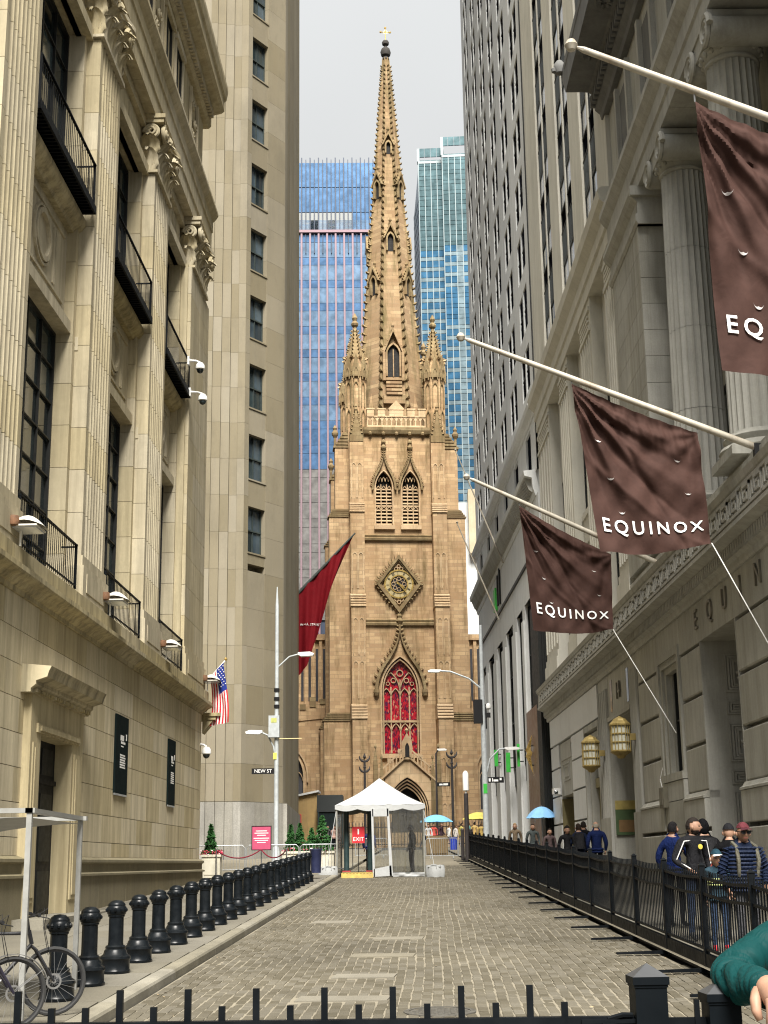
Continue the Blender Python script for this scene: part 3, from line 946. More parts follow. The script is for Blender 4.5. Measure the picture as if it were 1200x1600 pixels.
# east front: vertical strips stepping in and out, built of tall stones
strips = [(23.0, 25.0, 0), (25.0, 26.6, .15), (26.6, 28.3, .0), (28.3, 28.85, .22), (28.85, 29.25, .3), (29.25, 29.75, .2), (29.75, 30.25, .08), (30.25, 30.7, -.06), (30.7, 31.12, -.0)]
H1 = 4.26
zrows = [5.0] + [7.0 + 2.13 * i for i in range(26)]
for u0, u1, n in strips:
    fblock('foot_stone', tw, FE, u0 + .006, u1 - .006, -1.0, n + .03, .5, 4.98, TOWERG)
    for z0, z1 in zip(zrows, zrows[1:]):
        if z0 > 62: break
        e = .22 if (u0 == 28.3 and int(z0 / 2.13) % 2) else 0
        fblock('wall_panel', tw, FE, u0 + .005 - e, u1 - .005, -1.0, n, z0 + .005, z1 - .005, TOWERL)
b = MB(True)
b.box(-110, 23, -.9, .0, 0, 92)  # unseen run added to shut sun out of the side street gap
b.box(23, eL, -.9, -.3, 60, 92)
fbuild(b, 'lengthened_side_wall', TOWERL, tw, FE)
# chamfered corner with its column of windows
wins = [(18.72 + H1 * i, 21.36 + H1 * i) for i in range(11)]
a0, a1 = .42, 1.92
for z0, z1 in zip(zrows, zrows[1:]):
    if z0 > 66: break
    for u0, u1 in ((0.0, a0), (a0, a1), (a1, cL)):
        if u0 == a0 and z0 > 17: continue
        fblock('wall_panel', tw, FC, u0 + .004, u1 - .004, -.9, -.02 if u0 == a0 else 0, z0 + .004, z1 - .004, TOWERL)
z = 17.0 + .9
prev = 18.04
for z0, z1 in wins + [(66, 66)]:
    fblock('spandrel_stone', tw, FC, a0 + .004, a1 - .004, -.9, -.02, prev + .004, z0, TOWERL)
    prev = z1
for u0, u1 in ((0, 1.15), (1.15, 2.3), (2.3, cL)): fblock('foot_stone', tw, FC, u0 + .005, u1 - .005, -1, .04, .5, 4.98, TOWERG)
b = MB(True)
b.box(0, cL, -.9, .0, 64, 92)
fbuild(b, 'upper_corner', TOWERL, tw, FC)
SASH = paint('dark_green_sash', (.03, .04, .038), .5)
for z0, z1 in wins:
    w = MB(True)
    w.box(a0, a0 + .07, -.4, -.28, z0, z1).box(a1 - .07, a1, -.4, -.28, z0, z1).box(a0, a1, -.4, -.28, z1 - .07, z1).box(a0, a1, -.4, -.25, z0, z0 + .09)
    zm = (z0 + z1) / 2
    w.box(a0, a1, -.38, -.27, zm - .04, zm + .04)
    um = (a0 + a1) / 2
    w.box(um - .025, um + .025, -.37, -.29, z0, z1)
    o = fbuild(w, 'window', SASH, tw, FC)
    for i in range(2):
        for j in range(2):
            p = block('pane', o, a0 + i * (a1 - a0) / 2, a0 + (i + 1) * (a1 - a0) / 2, .36, .375, z0 + j * (z1 - z0) / 2, z0 + (j + 1) * (z1 - z0) / 2, BLUEGLASS if rnd.random() < .6 else DARKGLASS)
            p.rotation_euler = (rnd.uniform(-.03, .03), 0, rnd.uniform(-.05, .05))
    fblock('window_sill', tw, FC, a0 - .05, a1 + .05, -.4, .03, z0 - .1, z0 - .01, TOWERL)
# street front: rounded flutes
for i in range(13):
    u0, u1 = i * nL / 13, (i + 1) * nL / 13
    b = MB(True)
    pts = [(u0 + (u1 - u0) * k / 8, .12 * math.sin(math.pi * k / 8) + (.08 if i % 2 else 0)) for k in range(9)]
    b.prism(pts + [(u1, -.9), (u0, -.9)], 4.98, 92, 'z')
    fbuild(b, 'fluted_strip', TOWERL, tw, FN, smooth=True)
    fblock('foot_stone', tw, FN, u0 + .005, u1 - .005, -.9, .25, .5, 4.97, TOWERG)
b = MB(True)
b.box(0, 140, -.6, 0, 0, 92)  # lengthened out of view along with the sun-blocking plan
fbuild(b, 'lengthened_back_wall', TOWERL, tw, FW)

# ------------------------------------------------------------------ right: granite bank with portico
RX, RB = 8.2, -.023
RROT = math.atan2(1, RB)
bk = empty('bank_building', (RX, 0, 0), RROT, 'grey granite bank with giant columns, Greek key cornice and rusticated ground floor', 'building')
def A2W(u, n, z): return Vector((RX + (u * RB - n) / math.sqrt(1 + RB * RB), (u + n * RB) / math.sqrt(1 + RB * RB), z))
V0, V1 = 23.0, 66.0
opening = [(31.65, 35.15, 0, 6.92), (38.2, 39.65, 3.95, 6.85), (45.1, 49.4, 0, 6.3), (51.7, 55.2, 0, 6.5), (59.3, 63.1, 0, 4.3)]
core = MB()
core.box(V0, V1, -30, -2.2, -1, 9.4)
core.box(V0, 43.45, -30, -1.75, 9.4, 34)
core.box(V0, 31.6, -2.3, -.22, -1, 7.9).box(35.2, 38.1, -2.3, -.22, -1, 7.9).box(39.75, 45.0, -2.3, -.22, -1, 7.9).box(49.5, 51.6, -2.3, -.22, -1, 7.9)
core.box(38.1, 39.75, -2.3, -.45, -1, 7.9).box(55.3, 59.2, -2.3, -.22, -1, 7.9).box(63.2, V1, -2.3, -.22, -1, 7.9).box(59.2, 63.2, -2.3, -.35, 4.4, 7.9).box(51.6, 55.3, -2.3, -.5, -1, 7.9)
core.box(V0, V1, -2.3, -.3, 6.95, 9.3)
core.build('wall', GREY, bk)
G = .09
RUS = [3.28, 4.47, 5.68, 6.92]
for u0, u1 in ((23.2, 27.6), (28.0, 31.6), (35.2, 37.5), (40.15, 43.6)):
    for z0, z1 in zip(RUS, RUS[1:]):
        block('rusticated_stone', bk, u0, u1, -.25, 0, z0 + G / 2, z1 - G / 2, GREY, .03)
    MB().prism([(-.25, 3.12), (.16, 3.12), (.16, 3.17), (.1, 3.2), (.03, 3.3), (-.25, 3.3)], u0 - .05, u1 + .05, 'x').build('base_moulding', GREY, bk)
    for z0, z1 in ((-.5, 2.32), (2.42, 3.12)): block('base_stone', bk, u0 - .04, u1 + .04, -.25, .14, z0, z1, GREY, .02)
x = 23.0
while x < 43.4:
    x2 = min(x + 2.9, 43.6)
    block('frieze_stone', bk, x + .006, x2 - .006, -.3, -.0, 6.95, 7.94, GREY)
    x = x2
# carved doorway recess
nb = MB()
nb.box(35.15, 35.2, -2.2, 0, 0, 6.95).box(31.6, 31.65, -2.2, 0, 0, 6.95).box(31.65, 35.15, -2.25, -2.15, 0, 6.9)
nb.build('doorway_lining', GREY_C, bk)
for k, (zc_, h) in enumerate(((6.15, .95), (5.3, .35), (4.45, .95), (3.6, .35), (2.8, .95), (1.95, .35))):
    pn = MB()
    for e, d in ((0, .03), (.07, .05), (.14, .03), (.2, .05)):
        w0, h0 = .48 - e, h / 2 - e * .8
        if h0 <= .02: continue
        A = [(-w0, -h0), (w0, -h0), (w0, h0), (-w0, h0), (-w0, -h0)]
        B = [(p[0] * (1 - .045 / w0), p[1] * (1 - .045 / max(h0, .06))) for p in A]
        pn.band(A, B, 0, d)
    if h > .5:
        for i in range(8):
            a = i * math.pi / 4
            pn.tube([(.03 * math.cos(a), .05, .03 * math.sin(a)), (.17 * math.cos(a), .06, .17 * math.sin(a)), (.2 * math.cos(a + .2), .03, .2 * math.sin(a + .2))], [.04, .06, .03], 5)
    o = pn.build('carved_panel', GREY_C, bk, (35.145, -1.05, zc_), (0, 0, math.pi / 2))
MB().box(31.9, 34.9, -2.16, -2.1, 0.2, 5.2).box(33.35, 33.45, -2.1, -2.05, .2, 5.2).build('door', BRONZE, bk)
# small window
w = MB()
for e, d in ((0, .05), (.18, .0), (.34, -.08)):
    A = [(37.6 + e, 3.8), (37.6 + e, 7.25 - e), (40.6 - e * 1.3 - .1, 7.25 - e), (40.6 - e * 1.3 - .1, 3.8)]
    B = [(p[0] + (.2 if i < 2 else -.2), p[1] - (.2 if i in (1, 2) else 0)) for i, p in enumerate(A)]
    w.band(A, B, -.25, d)
w.build('window_surround', GREY, bk)
MB().box(37.55, 40.45, -.25, .12, 3.72, 3.92).box(38.2, 39.6, -.25, .02, 3.2, 3.7).build('window_sill', GREY, bk)
glazing(bk, 38.2, 39.65, 3.95, 6.85, -.3, 1, 2, DARKGLASS, BRONZE, False)
for z0, z1 in zip([-.5, 2.32, 3.2], [2.3, 3.18, 3.7]): block('base_stone', bk, 37.56, 40.1, -.25, .1, z0, z1, GREY)
# entrance with reeded jambs, number, and second doorway
for u0, u1 in ((43.65, 45.05), (49.45, 51.6)):
    r = MB()
    r.box(u0, u1, -.3, -.02, -.3, 7.94)
    n_ = 5
    for i in range(n_):
        a = u0 + .12 + i * (u1 - u0 - .24) / n_
        r.tube([(a + .08, .0, 3.1), (a + .08, .0, 7.5)], .085, 8)
    r.box(u0 + .02, u1 - .02, -.1, .1, -.3, 3.1)
    r.build('reeded_jamb', GREY_C, bk, smooth=True)
e = MB()
e.box(45.05, 49.45, -1.9, -1.8, 0, 6.4).box(45.05, 49.45, -1.9, -.05, 6.3, 6.5).box(45.05, 45.1, -1.9, 0, 0, 6.3).box(49.4, 49.45, -1.9, 0, 0, 6.3)
e.box(45.05, 49.45, -.3, -.03, 6.5, 7.94)
e.box(45.05, 49.45, -.1, .06, 6.32, 6.46)
e.build('entrance_recess', GREY, bk)
for a in (45.4, 48.6): block('slot_window', bk, a, a + .35, -.05, -.015, 6.62, 7.7, DARKGLASS)
MB().box(46.2, 48.6, -1.82, -1.76, 1, 4.6).box(47.35, 47.45, -1.76, -1.72, 1, 4.6).build('door', BRONZE, bk)
def wall_text(body, size, u, z, mat, parent=None, ext=.03, n=.02, spacing=1.0):
    # reads from the far end towards the camera
    M = Matrix.Translation((u, n, z)) @ Matrix.Rotation(math.pi, 4, 'Z') @ Matrix.Rotation(math.pi / 2, 4, 'X')
    return lettering('lettering', body, size, mat, parent or bk, M, ext, spacing)
LETTG = paint('bronze_letters', (.2, .185, .15), .5, .4)
for i, ch in enumerate('EQUINOX'): wall_text(ch, .72, 35.3 - i * 1.48, 7.5, LETTG)
wall_text('14', .8, 47.2, 7.15, LETTG)
WHPANEL = paint('white_stone_panel', (.62, .63, .63), .6, 0, .05, dirt=(.4, .4, .38), dirt_amt=.3, objvar=.05)
OLIVE = paint('olive_panel', (.2, .17, .08), .55)
for u0, u1 in ((55.5, 59.1), (63.15, 65.9)):
    for z0, z1 in ((.0, 3.2), (3.28, 4.42), (4.5, 5.63), (5.71, 6.66)):
        block('white_panel', bk, u0, u1, -.25, 0, z0, z1, WHPANEL)
x = 51.7
while x < 65.8:
    x2 = min(x + 3.55, 65.9)
    block('white_panel', bk, x + .006, x2 - .006, -.28, .02, 6.74, 7.92, WHPANEL)
    x = x2
r = MB()
r.box(59.2, 63.1, -.35, -.06, 4.4, 6.66).box(59.5, 62.8, -.06, -.02, 5.9, 6.5)
for A0 in ((60.2, 62.2, 5.0, 5.75), (60.5, 61.9, 5.15, 5.6)):
    A = [(A0[0], A0[2]), (A0[1], A0[2]), (A0[1], A0[3]), (A0[0], A0[3]), (A0[0], A0[2])]
    cx_, cz_ = (A0[0] + A0[1]) / 2, (A0[2] + A0[3]) / 2
    r.band(A, [(cx_ + (p[0] - cx_) * .93, cz_ + (p[1] - cz_) * .86) for p in A], -.06, -.03)
r.build('relief_panel', GREY_C, bk)
MB().box(59.3, 63.1, -1.2, -1.1, 1, 4.3).box(59.2, 59.3, -1.2, -.05, 1, 4.3).box(63.1, 63.2, -1.2, -.05, 1, 4.3).build('doorway_lining', OLIVE, bk)
MB().box(60.2, 61.6, -1.1, -1.04, 1.4, 3.9).box(60.35, 61.45, -1.04, -1.02, 1.6, 3.7).build('door', paint('brass_door', (.45, .3, .1), .4, .5), bk)
d2 = MB()
d2.box(51.7, 55.2, -.45, -.4, 1, 4.35).box(51.7, 55.2, -.45, -.28, 4.35, 4.7)
d2.build('door', OLIVE, bk)
block('white_panel', bk, 52.2, 54.7, -.5, -.38, 4.75, 6.4, WHPANEL)
f = MB()
for e in (0, .3):
    A = [(51.7 + e, 1.2), (51.7 + e, 6.66 - e), (55.4 - e, 6.66 - e), (55.4 - e, 1.2)]
    f.band(A, [(p[0] + (.22 if i < 2 else -.22), p[1] - (.22 if i in (1, 2) else 0)) for i, p in enumerate(A)], -.4, .03 - e * .5)
f.build('door_surround', GREY_C, bk)
# main ground-floor cornice with leaf row and Greek key
x = V0
while x < V1:
    x2 = min(x + 4.3, V1 + .3)
    MB().prism([(-.4, 7.94), (.07, 7.94), (.1, 8.0), (.1, 8.1), (.2, 8.16), (.22, 8.42), (.42, 8.5), (.5, 8.52), (.5, 8.62), (.46, 8.64), (.46, 9.24), (.52, 9.28), (.56, 9.42), (-1.9, 9.46), (-1.9, 7.94)], x + .006, x2 - .006, 'x').build('cornice_stone', GREY_C, bk)
    x = x2
tong = MB().prism([(-.05, .22), (.05, .22), (.05, .05), (0, -.02), (-.05, .05)], 0, .07).mesh('leaf_dentil', GREY_C)
for i in range(215): link('leaf_dentil', tong, bk, (24.2 + i * .195, .2, 8.18))
fr = MB()
W_ = .92
for x0, x1, z0, z1 in ((0, .98, 0, .07), (0, .92, .49, .56), (.06, .13, .07, .49), (.06, .62, .42, .49), (.55, .62, .14, .42), (.24, .62, .14, .21), (.24, .31, .21, .35), (.24, .48, .29, .35), (.74, .81, .14, .42), (.87, .92, .07, .3)):
    fr.box(x0, x1, 0, .05, z0, z1)
fr_me = fr.mesh('key_fret', GREY_C)
for i in range(44): link('key_fret', fr_me, bk, (25 + i * W_, .46, 8.66))
# portico: columns, anta, entablature
MB().box(V0, 43.5, -1.75, .1, 9.46, 10.0).box(V0, 43.5, -1.75, -.05, 10.0, 10.2).build('stylobate', GREY, bk)
def fluted_shaft(r0, r1, h, nf=24, rings=8):
    b, n = MB(), nf * 4
    def rad(k, z):
        t = z / h
        base = r0 + (r1 - r0) * t ** 1.4
        return base * (1 - (.0, .055, .075, .055)[k % 4])
    vs, fs = [], []
    for i in range(rings + 1):
        z = h * i / rings
        for k in range(n):
            a = 2 * math.pi * (k + (0 if k % 4 else 0)) / n
            vs.append((rad(k, z) * math.cos(a), rad(k, z) * math.sin(a), z))
    for i in range(rings):
        for k in range(n): fs.append((i * n + k, i * n + (k + 1) % n, (i + 1) * n + (k + 1) % n, (i + 1) * n + k))
    b.add(vs, fs)
    return b
SH = 9.2
DR = 4
def rad_at(t): return .70 - .1 * t ** 1.4
drums = []
for k in range(DR):
    drums.append(fluted_shaft(rad_at(k / DR), rad_at((k + 1) / DR), SH / DR - .012, 24, 2).mesh('column_drum', GREY_C))
cb = MB()
cb.box(-.95, .95, -.95, .95, 0, .2)
cb.lathe([(.93, .2), (.97, .28), (.93, .36), (.84, .38), (.8, .44), (.84, .5), (.87, .56), (.83, .62), (.74, .64), (.72, .7)], 32)
cb_me = cb.mesh('column_base', GREY_C, True)
cc = MB()
cc.lathe([(.6, 0), (.64, .03), (.64, .09), (.6, .12), (.66, .2), (.76, .34), (.7, .42)], 32)
for i in range(20):
    a = i / 20 * 2 * math.pi
    cc.lathe([(0, -.09), (.06, -.05), (.075, 0), (.05, .06), (0, .08)], 6, (.7 * math.cos(a), .7 * math.sin(a), .28))
cc.box(-.95, .95, -.78, .78, .86, 1.02)
cc.box(-.9, .9, -.74, .74, .42, .86)
for sy in (-1, 1):
    for sx in (-1, 1):
        spiral(cc, sx * .82, .5, .4, 2.6, .085, sy * .78, 0, sx)
        A = [(sx * .82 + .3 * math.cos(k * math.pi / 6), .5 + .3 * math.sin(k * math.pi / 6)) for k in range(12)]
        cc.prism(A, sy * .6, sy * .8)
for sx in (-1, 1):
    A = [(sx * .84 + .36 * math.cos(k * math.pi / 8), .5 + .36 * math.sin(k * math.pi / 8)) for k in range(16)]
    cc.prism(A, -.74, .74)
cc_me = cc.mesh('column_capital', GREY_C, True)
for u in (36.0, 30.45, 24.9):
    c = empty('column', (u, -.62, 10.2), 0, parent=bk)
    link('column_base', cb_me, c)
    for k in range(DR): link('column_drum', drums[k], c, (0, 0, .7 + k * SH / DR))
    link('column_capital', cc_me, c, (0, 0, .7 + SH))
ashlar(bk, 38.9, 43.4, [10.2 + .82 * k for k in range(13)], 1.55, -1.75, .12, GREY, (), False, .014, 'anta_stone')
MB().prism([(-1.75, 20.04), (.14, 20.04), (.2, 20.15), (.2, 20.35), (.14, 20.4), (.14, 20.75), (.28, 20.9), (.36, 21.05), (.36, 21.2), (-1.75, 21.2)], 38.7, 43.6, 'x').build('anta_capital', GREY_C, bk)
MB().box(38.75, 38.9, -1.75, .14, 20.04, 20.75).box(38.55, 38.72, -1.75, .36, 20.9, 21.2).build('anta_capital_return', GREY_C, bk)
x = V0
while x < 43.5:
    x2 = min(x + 5.55, 43.7)
    MB().prism([(-1.75, 21.2), (.1, 21.2), (.1, 21.65), (.16, 21.7), (.16, 22.2), (.26, 22.3), (.4, 22.5), (.4, 22.7), (.05, 22.75), (-1.75, 22.8)], x + .008, x2 - .008, 'x').build('architrave_stone', GREY_C, bk)
    x = x2
MB().box(V0, 43.5, -1.75, -.1, 22.78, 26.4).build('frieze', GREY, bk)
for k in range(5):
    u = 24.4 + k * 3.9
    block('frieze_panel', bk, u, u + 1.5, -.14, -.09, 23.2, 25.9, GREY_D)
    MB().box(u - .3, u - .05, -.1, .05, 23.0, 26.2).box(u + 1.55, u + 1.8, -.1, .05, 23.0, 26.2).build('frieze_pilaster', GREY, bk)
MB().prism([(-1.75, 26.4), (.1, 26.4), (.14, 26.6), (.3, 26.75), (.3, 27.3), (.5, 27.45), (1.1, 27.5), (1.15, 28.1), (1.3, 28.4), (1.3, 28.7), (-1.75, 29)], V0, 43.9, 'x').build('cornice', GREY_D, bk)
MB().prism([(V0, 27.5), (43.95, 27.5), (44.6, 28.4), (44.6, 28.7), (V0, 28.7)], -1.7, 1.28).build('cornice_return', GREY_D, bk)
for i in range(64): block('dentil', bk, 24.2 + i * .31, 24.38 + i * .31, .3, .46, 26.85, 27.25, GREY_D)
for k in range(6):
    ro = MB()
    for i in range(8):
        a = i * math.pi / 4
        ro.tube([(.1 * math.cos(a), .1 * math.sin(a), 0), (.26 * math.cos(a), .26 * math.sin(a), -.03)], [.06, .09], 5)
    ro.build('soffit_rosette', GREY_D, bk, (27 + k * 2.9, .8, 27.46))
lion = MB()
lion.lathe([(0, -.25), (.16, -.18), (.22, 0), (.2, .16), (.1, .3), (0, .34)], 10, (44.5, 1.36, 28.75))
lion.lathe([(0, -.1), (.1, -.06), (.12, .05), (0, .14)], 8, (44.5, 1.55, 28.68))
lion.build('lion_mask', GREY_D, bk, smooth=True)
for u0 in (26.1, 31.6, 37.0):
    u1 = u0 + 2.9 if u0 < 36 else 38.7
    glazing(bk, u0, u1, 10.6, 14.4, -1.7, 2, 3, DARKGLASS, BRONZE, False)
    glazing(bk, u0, u1, 15.6, 18.6, -1.7, 2, 2, DARKGLASS, BRONZE, False)
    MB().prism([(-1.75, 18.7), (-1.5, 18.7), (-1.4, 18.85), (-1.2, 19.0), (-1.2, 19.15), (-1.75, 19.3)], u0 - .4, u1 + .4 if u0 < 36 else 38.8, 'x').build('window_hood', GREY_C, bk)

# ------------------------------------------------------------------ right: annex of the bank
an = empty('annex_building', (RX, 0, 0), RROT, 'narrow pale stone annex with dark spandrels between the portico and the tall grey tower', 'building')
PIERS = [(43.5, 45.75), (48.9, 51.6), (55.2, 57.9), (61.55, 65.9)]
BAYS = [(45.75, 48.9), (51.6, 55.2), (57.9, 61.55)]
MB().box(43.5, 65.9, -30, -.6, 9.3, 23.7).box(43.5, 65.9, -30, -.5, 23.7, 73).build('wall_core', ANNEX, an)
for u0, u1 in PIERS:
    pm = MB()
    pm.box(u0, u1, -1.0, 0, 9.44, 22.0)
    nfl = 4
    for i in range(nfl + 1):
        a = u0 + .35 + i * (u1 - u0 - .7) / nfl
        pm.box(a - .07, a + .07, 0, .05, 11.0, 20.6)
    pm.box(u0, u1, 0, .12, 9.44, 10.4).box(u0 + .05, u1 - .05, 0, .06, 10.4, 10.7)
    pm.box(u0 + .1, u1 - .1, 0, .07, 20.7, 20.85).box(u0 + .1, u1 - .1, 0, .07, 21.5, 21.65)
    for i in range(3): pm.box(u0 + .4, u1 - .4, 0, .06, 20.95 + i * .18, 21.03 + i * .18)
    pm.build('pier', ANNEX, an)
    MB().box(u0 + .05, u1 - .05, -.6, .04, 23.7, 73).build('upper_pier', ANNEX, an)
MB().prism([(-1, 21.99), (.06, 21.99), (.06, 22.5), (.14, 22.55), (.14, 23.0), (.4, 23.25), (.45, 23.6), (.3, 23.7), (-1, 23.75)], 43.5, 65.95, 'x').build('belt_course', ANNEX, an)
for u0, u1 in BAYS:
    for z0, z1 in ((10.0, 13.6), (15.2, 18.2)):
        glazing(an, u0 + .3, u1 - .2, z0, z1, -.5, 2, 2, BLUEGLASS, BRONZE, False)
    MB().box(u0, u1, -.6, -.35, 13.6, 15.2).box(u0 + .1, u1 - .1, -.35, -.28, 13.75, 13.95).box(u0 + .1, u1 - .1, -.35, -.28, 14.85, 15.05).build('bay_panel', ANNEX, an)
    MB().box(u0, u1, -.6, -.45, 18.2, 22.0).build('bay_head', ANNEX, an)
    MB().box(u0, u1, -.6, -.3, 9.4, 10.0).build('bay_sill', ANNEX, an)
    um = (u0 + u1) / 2
    MB().box(um - .13, um + .13, -.6, .0, 23.7, 73).build('bay_mullion', ANNEX, an)
    for k in range(13):
        z = 23.75 + k * 3.6
        for a, b in ((u0 + .04, um - .14), (um + .14, u1 - .04)):
            w = empty('window', (0, 0, 0), 0, parent=an)
            MB().box(a, b, -.4, -.04, z + 2.15, z + 3.6).build('spandrel', SPAN, w)
            q = MB()
            for i in range(5): q.box(a + .1 + i * (b - a - .2) / 5, a + .16 + i * (b - a - .2) / 5, -.04, -.02, z + 2.3, z + 3.5)
            q.build('spandrel_ribs', SPAN, w)
            fm = MB().box(a, a + .06, -.1, -.05, z, z + 2.15).box(b - .06, b, -.1, -.05, z, z + 2.15).box(a, b, -.1, -.04, z + .95, z + 1.03).box(a, b, -.1, -.02, z, z + .08)
            fm.build('frame', BRONZE, w)
            block('pane', w, a, b, -.1, -.08, z + 1.0, z + 2.15, PALEGLASS if rnd.random() < .75 else BLUEGLASS)
            block('pane', w, a, b, -.12, -.1, z, z + 1.0, DEEP)

# ------------------------------------------------------------------ right: plain grey office tower
OX, OB = 8.94, -.035
OROT = math.atan2(1, OB)
of = empty('office_tower', (OX, 0, 0), OROT, 'tall plain grey tower with paired narrow windows and shops at its foot', 'building')
def O2W(u, n, z): return Vector((OX + (u * OB - n) / math.sqrt(1 + OB * OB), (u + n * OB) / math.sqrt(1 + OB * OB), z))
W0, W1 = 66.35, 101.0
holes = []
PAIRS = [67.2 + 5.65 * k for k in range(6)]
for p in PAIRS:
    for d in (.0, 1.75):
        for k in range(16): holes.append((p + d + .3, p + d + 1.75, 25.0 + k * 3.3, 27.3 + k * 3.3))
b = MB()
b.wall(W0, W1, 24.2, 80, 0, holes, .08)
b.build('wall', OFFICE, of)
MB().box(W0 + .02, W1, -25, -.45, 0, 14).box(W0 + .02, W1, -25, -.12, 24, 80).box(W0 + .02, W1, -25, -.3, 14, 24).box(W1 - .05, W1, -25, -.01, 0, 80).build('wall_core', OFFICE, of)
for a, c, z0, z1 in holes:
    w = block('window', of, a - .02, c + .02, -.1, -.07, z0 - .02, z1 + .02, DEEP)
sash_me = MB().box(-.6, .6, 0, .06, -.04, .04).mesh('sash_rail', BRONZE)
for a, c, z0, z1 in holes[:140:1]: link('sash_rail', sash_me, of, ((a + c) / 2, -.08, (z0 + z1) / 2))
MB().prism([(-.4, 23.1), (.05, 23.1), (.1, 23.3), (.3, 23.4), (.36, 23.62), (.2, 23.7), (.2, 23.95), (.1, 24.2), (-.4, 24.2)], W0, W1, 'x').build('belt_course', OFFICE, of)
mid = [(68.3 + 5.65 * k, 70.3 + 5.65 * k, 20.5, 22.9) for k in range(6)]
b = MB()
b.wall(W0, W1, 20.3, 23.12, 0, mid, .12)
b.build('middle_wall', OFFICE, of)
for h in mid: block('window', of, h[0], h[1], -.14, -.11, h[2], h[3], DEEP)
MB().prism([(-.4, 19.1), (.04, 19.1), (.1, 19.3), (.16, 19.5), (.2, 20.0), (.55, 20.1), (.6, 20.35), (-.4, 20.45)], W0 + .6, W1 + .3, 'x').build('cornice', OFFICE, of)
con = MB().prism([(0, 0), (.2, .15), (.42, .7), (0, .7)], -.08, .08, 'x').mesh('console', GREY_C)
for i in range(105): link('console', con, of, (67.4 + i * .32, .1, 19.32))
MB().box(W0, W1, -.4, .0, 16.7, 19.12).build('frieze_wall', OFFICE, of)
MB().box(W0, W1, -.1, .08, 16.52, 16.7).build('dark_ledge', BRONZE, of)
SHOPW = [(70.7, 73.4), (74.5, 77.2), (79.3, 82.8), (85.1, 88.3), (90.6, 94.2), (96.6, 99.2)]
b = MB()
b.wall(W0, W1, 14.75, 16.52, .0, [], .3)
b.build('lintel_wall', OFFICE, of)
edges = [W0] + [e for s in SHOPW for e in s] + [W1]
for a, c in zip(edges[::2], edges[1::2]):
    MB().box(a, c, -1.2, 0, 0, 14.76).box(a + .1, c - .1, 0, .1, 0, 14.0).build('pier', OFFICE if a > 68 else BRONZE, of)
for k, (a, c) in enumerate(SHOPW):
    glazing(of, a, c, 6.8, 14.75, -.2, 1, 3, DEEP, BRONZE, False)
    MB().box(a, c, -1.0, -.2, 5.9, 6.8).box(a, c, -1.0, -.35, 0, 5.9).build('shop_front', BRONZE, of)
BROWN = paint('brown_marble', (.13, .075, .05), .35, 0, .35, 2)
MB().box(68.6, 73.3, -.8, .14, 2.0, 9.1).build('shop_surround', BROWN, of)
MB().box(66.6, 68.1, -.5, .25, 0, 16.0).build('dark_pilaster', BRONZE, of)
# shop signs hung out over the pavement
GREEN = paint('green_sign', (.04, .42, .05), .5)
SILV = paint('silver_letters', (.6, .6, .6), .35, .5)
def shop_sign(u, z, w, h, mat, label, n0=.1, thick=.12, cat='sign', name='shop_sign'):
    t = empty(name, O2W(u, n0, z), OROT, label, cat)
    MB().box(-thick / 2, thick / 2, .1, .1 + w, 0, h).build('panel', mat, t)
    MB().box(-.03, .03, -.1, .12, h * .7, h * .7 + .06).box(-.03, .03, -.1, .12, h * .2, h * .2 + .06).build('bracket', BRONZE, t)
    return t
shop_sign(88.2, 7.4, .22, 1.0, GREEN, 'green projecting sign, farthest along the grey tower near the lamp post')
shop_sign(81.2, 6.6, .24, 1.1, GREEN, 'tall bright green projecting sign above the fence, the larger one')
shop_sign(76.4, 6.6, .14, 1.2, GREEN, 'slim green sign beside the brown marble shop front')
t = shop_sign(71.0, 5.9, .45, 1.9, GOLD, 'gold angular emblem sign on the brown marble shop front', .16)
for ch in list(t.children):
    if ch.name.startswith('panel'):
        ch.data = MB().prism([(.02, 0), (.36, .85), (.3, 1.0), (.36, 1.15), (.02, 1.9), (.12, 1.15), (.02, 1.0), (.12, .8)], -.06, .06, 'x').mesh('panel', GOLD)
t = empty('wall_logo', O2W(86.6, .0, 17.0), OROT, 'green square logo sign with bars on the grey tower below its cornice', 'sign')
MB().box(.6, 1.7, .01, .16, 0, 1.4).build('panel', GREEN, t)
MB().box(-.4, -.1, .01, .12, .1, 2.0).box(-1.6, -1.3, .01, .12, .0, 2.2).build('bars', BRONZE, t)

# ------------------------------------------------------------------ far right behind the church: pale plastered block
pl = empty('plaster_building', (0, 0, 0), 0, 'blank pale plastered wall between the church and the grey tower', 'building')
MB().box(5.2, 30, 170, 190, 0, 45.2).build('wall', WHITEPLAS, pl)
TANB = stone('tan_brick', (.42, .36, .25), .12, .8, .2, objvar=0)
MB().box(8.2, 14, 168.8, 172, 38.5, 46.6).build('chimney_block', TANB, pl)
MB().box(9.2, 10.2, 168.7, 168.8, 39.5, 42.0).build('window', DARKGLASS, pl)
for k in range(3): MB().box(11 + k * 4, 13 + k * 4, 169.9, 170.0, 20 + k * 8, 23 + k * 8).build('window', DARKGLASS, pl)

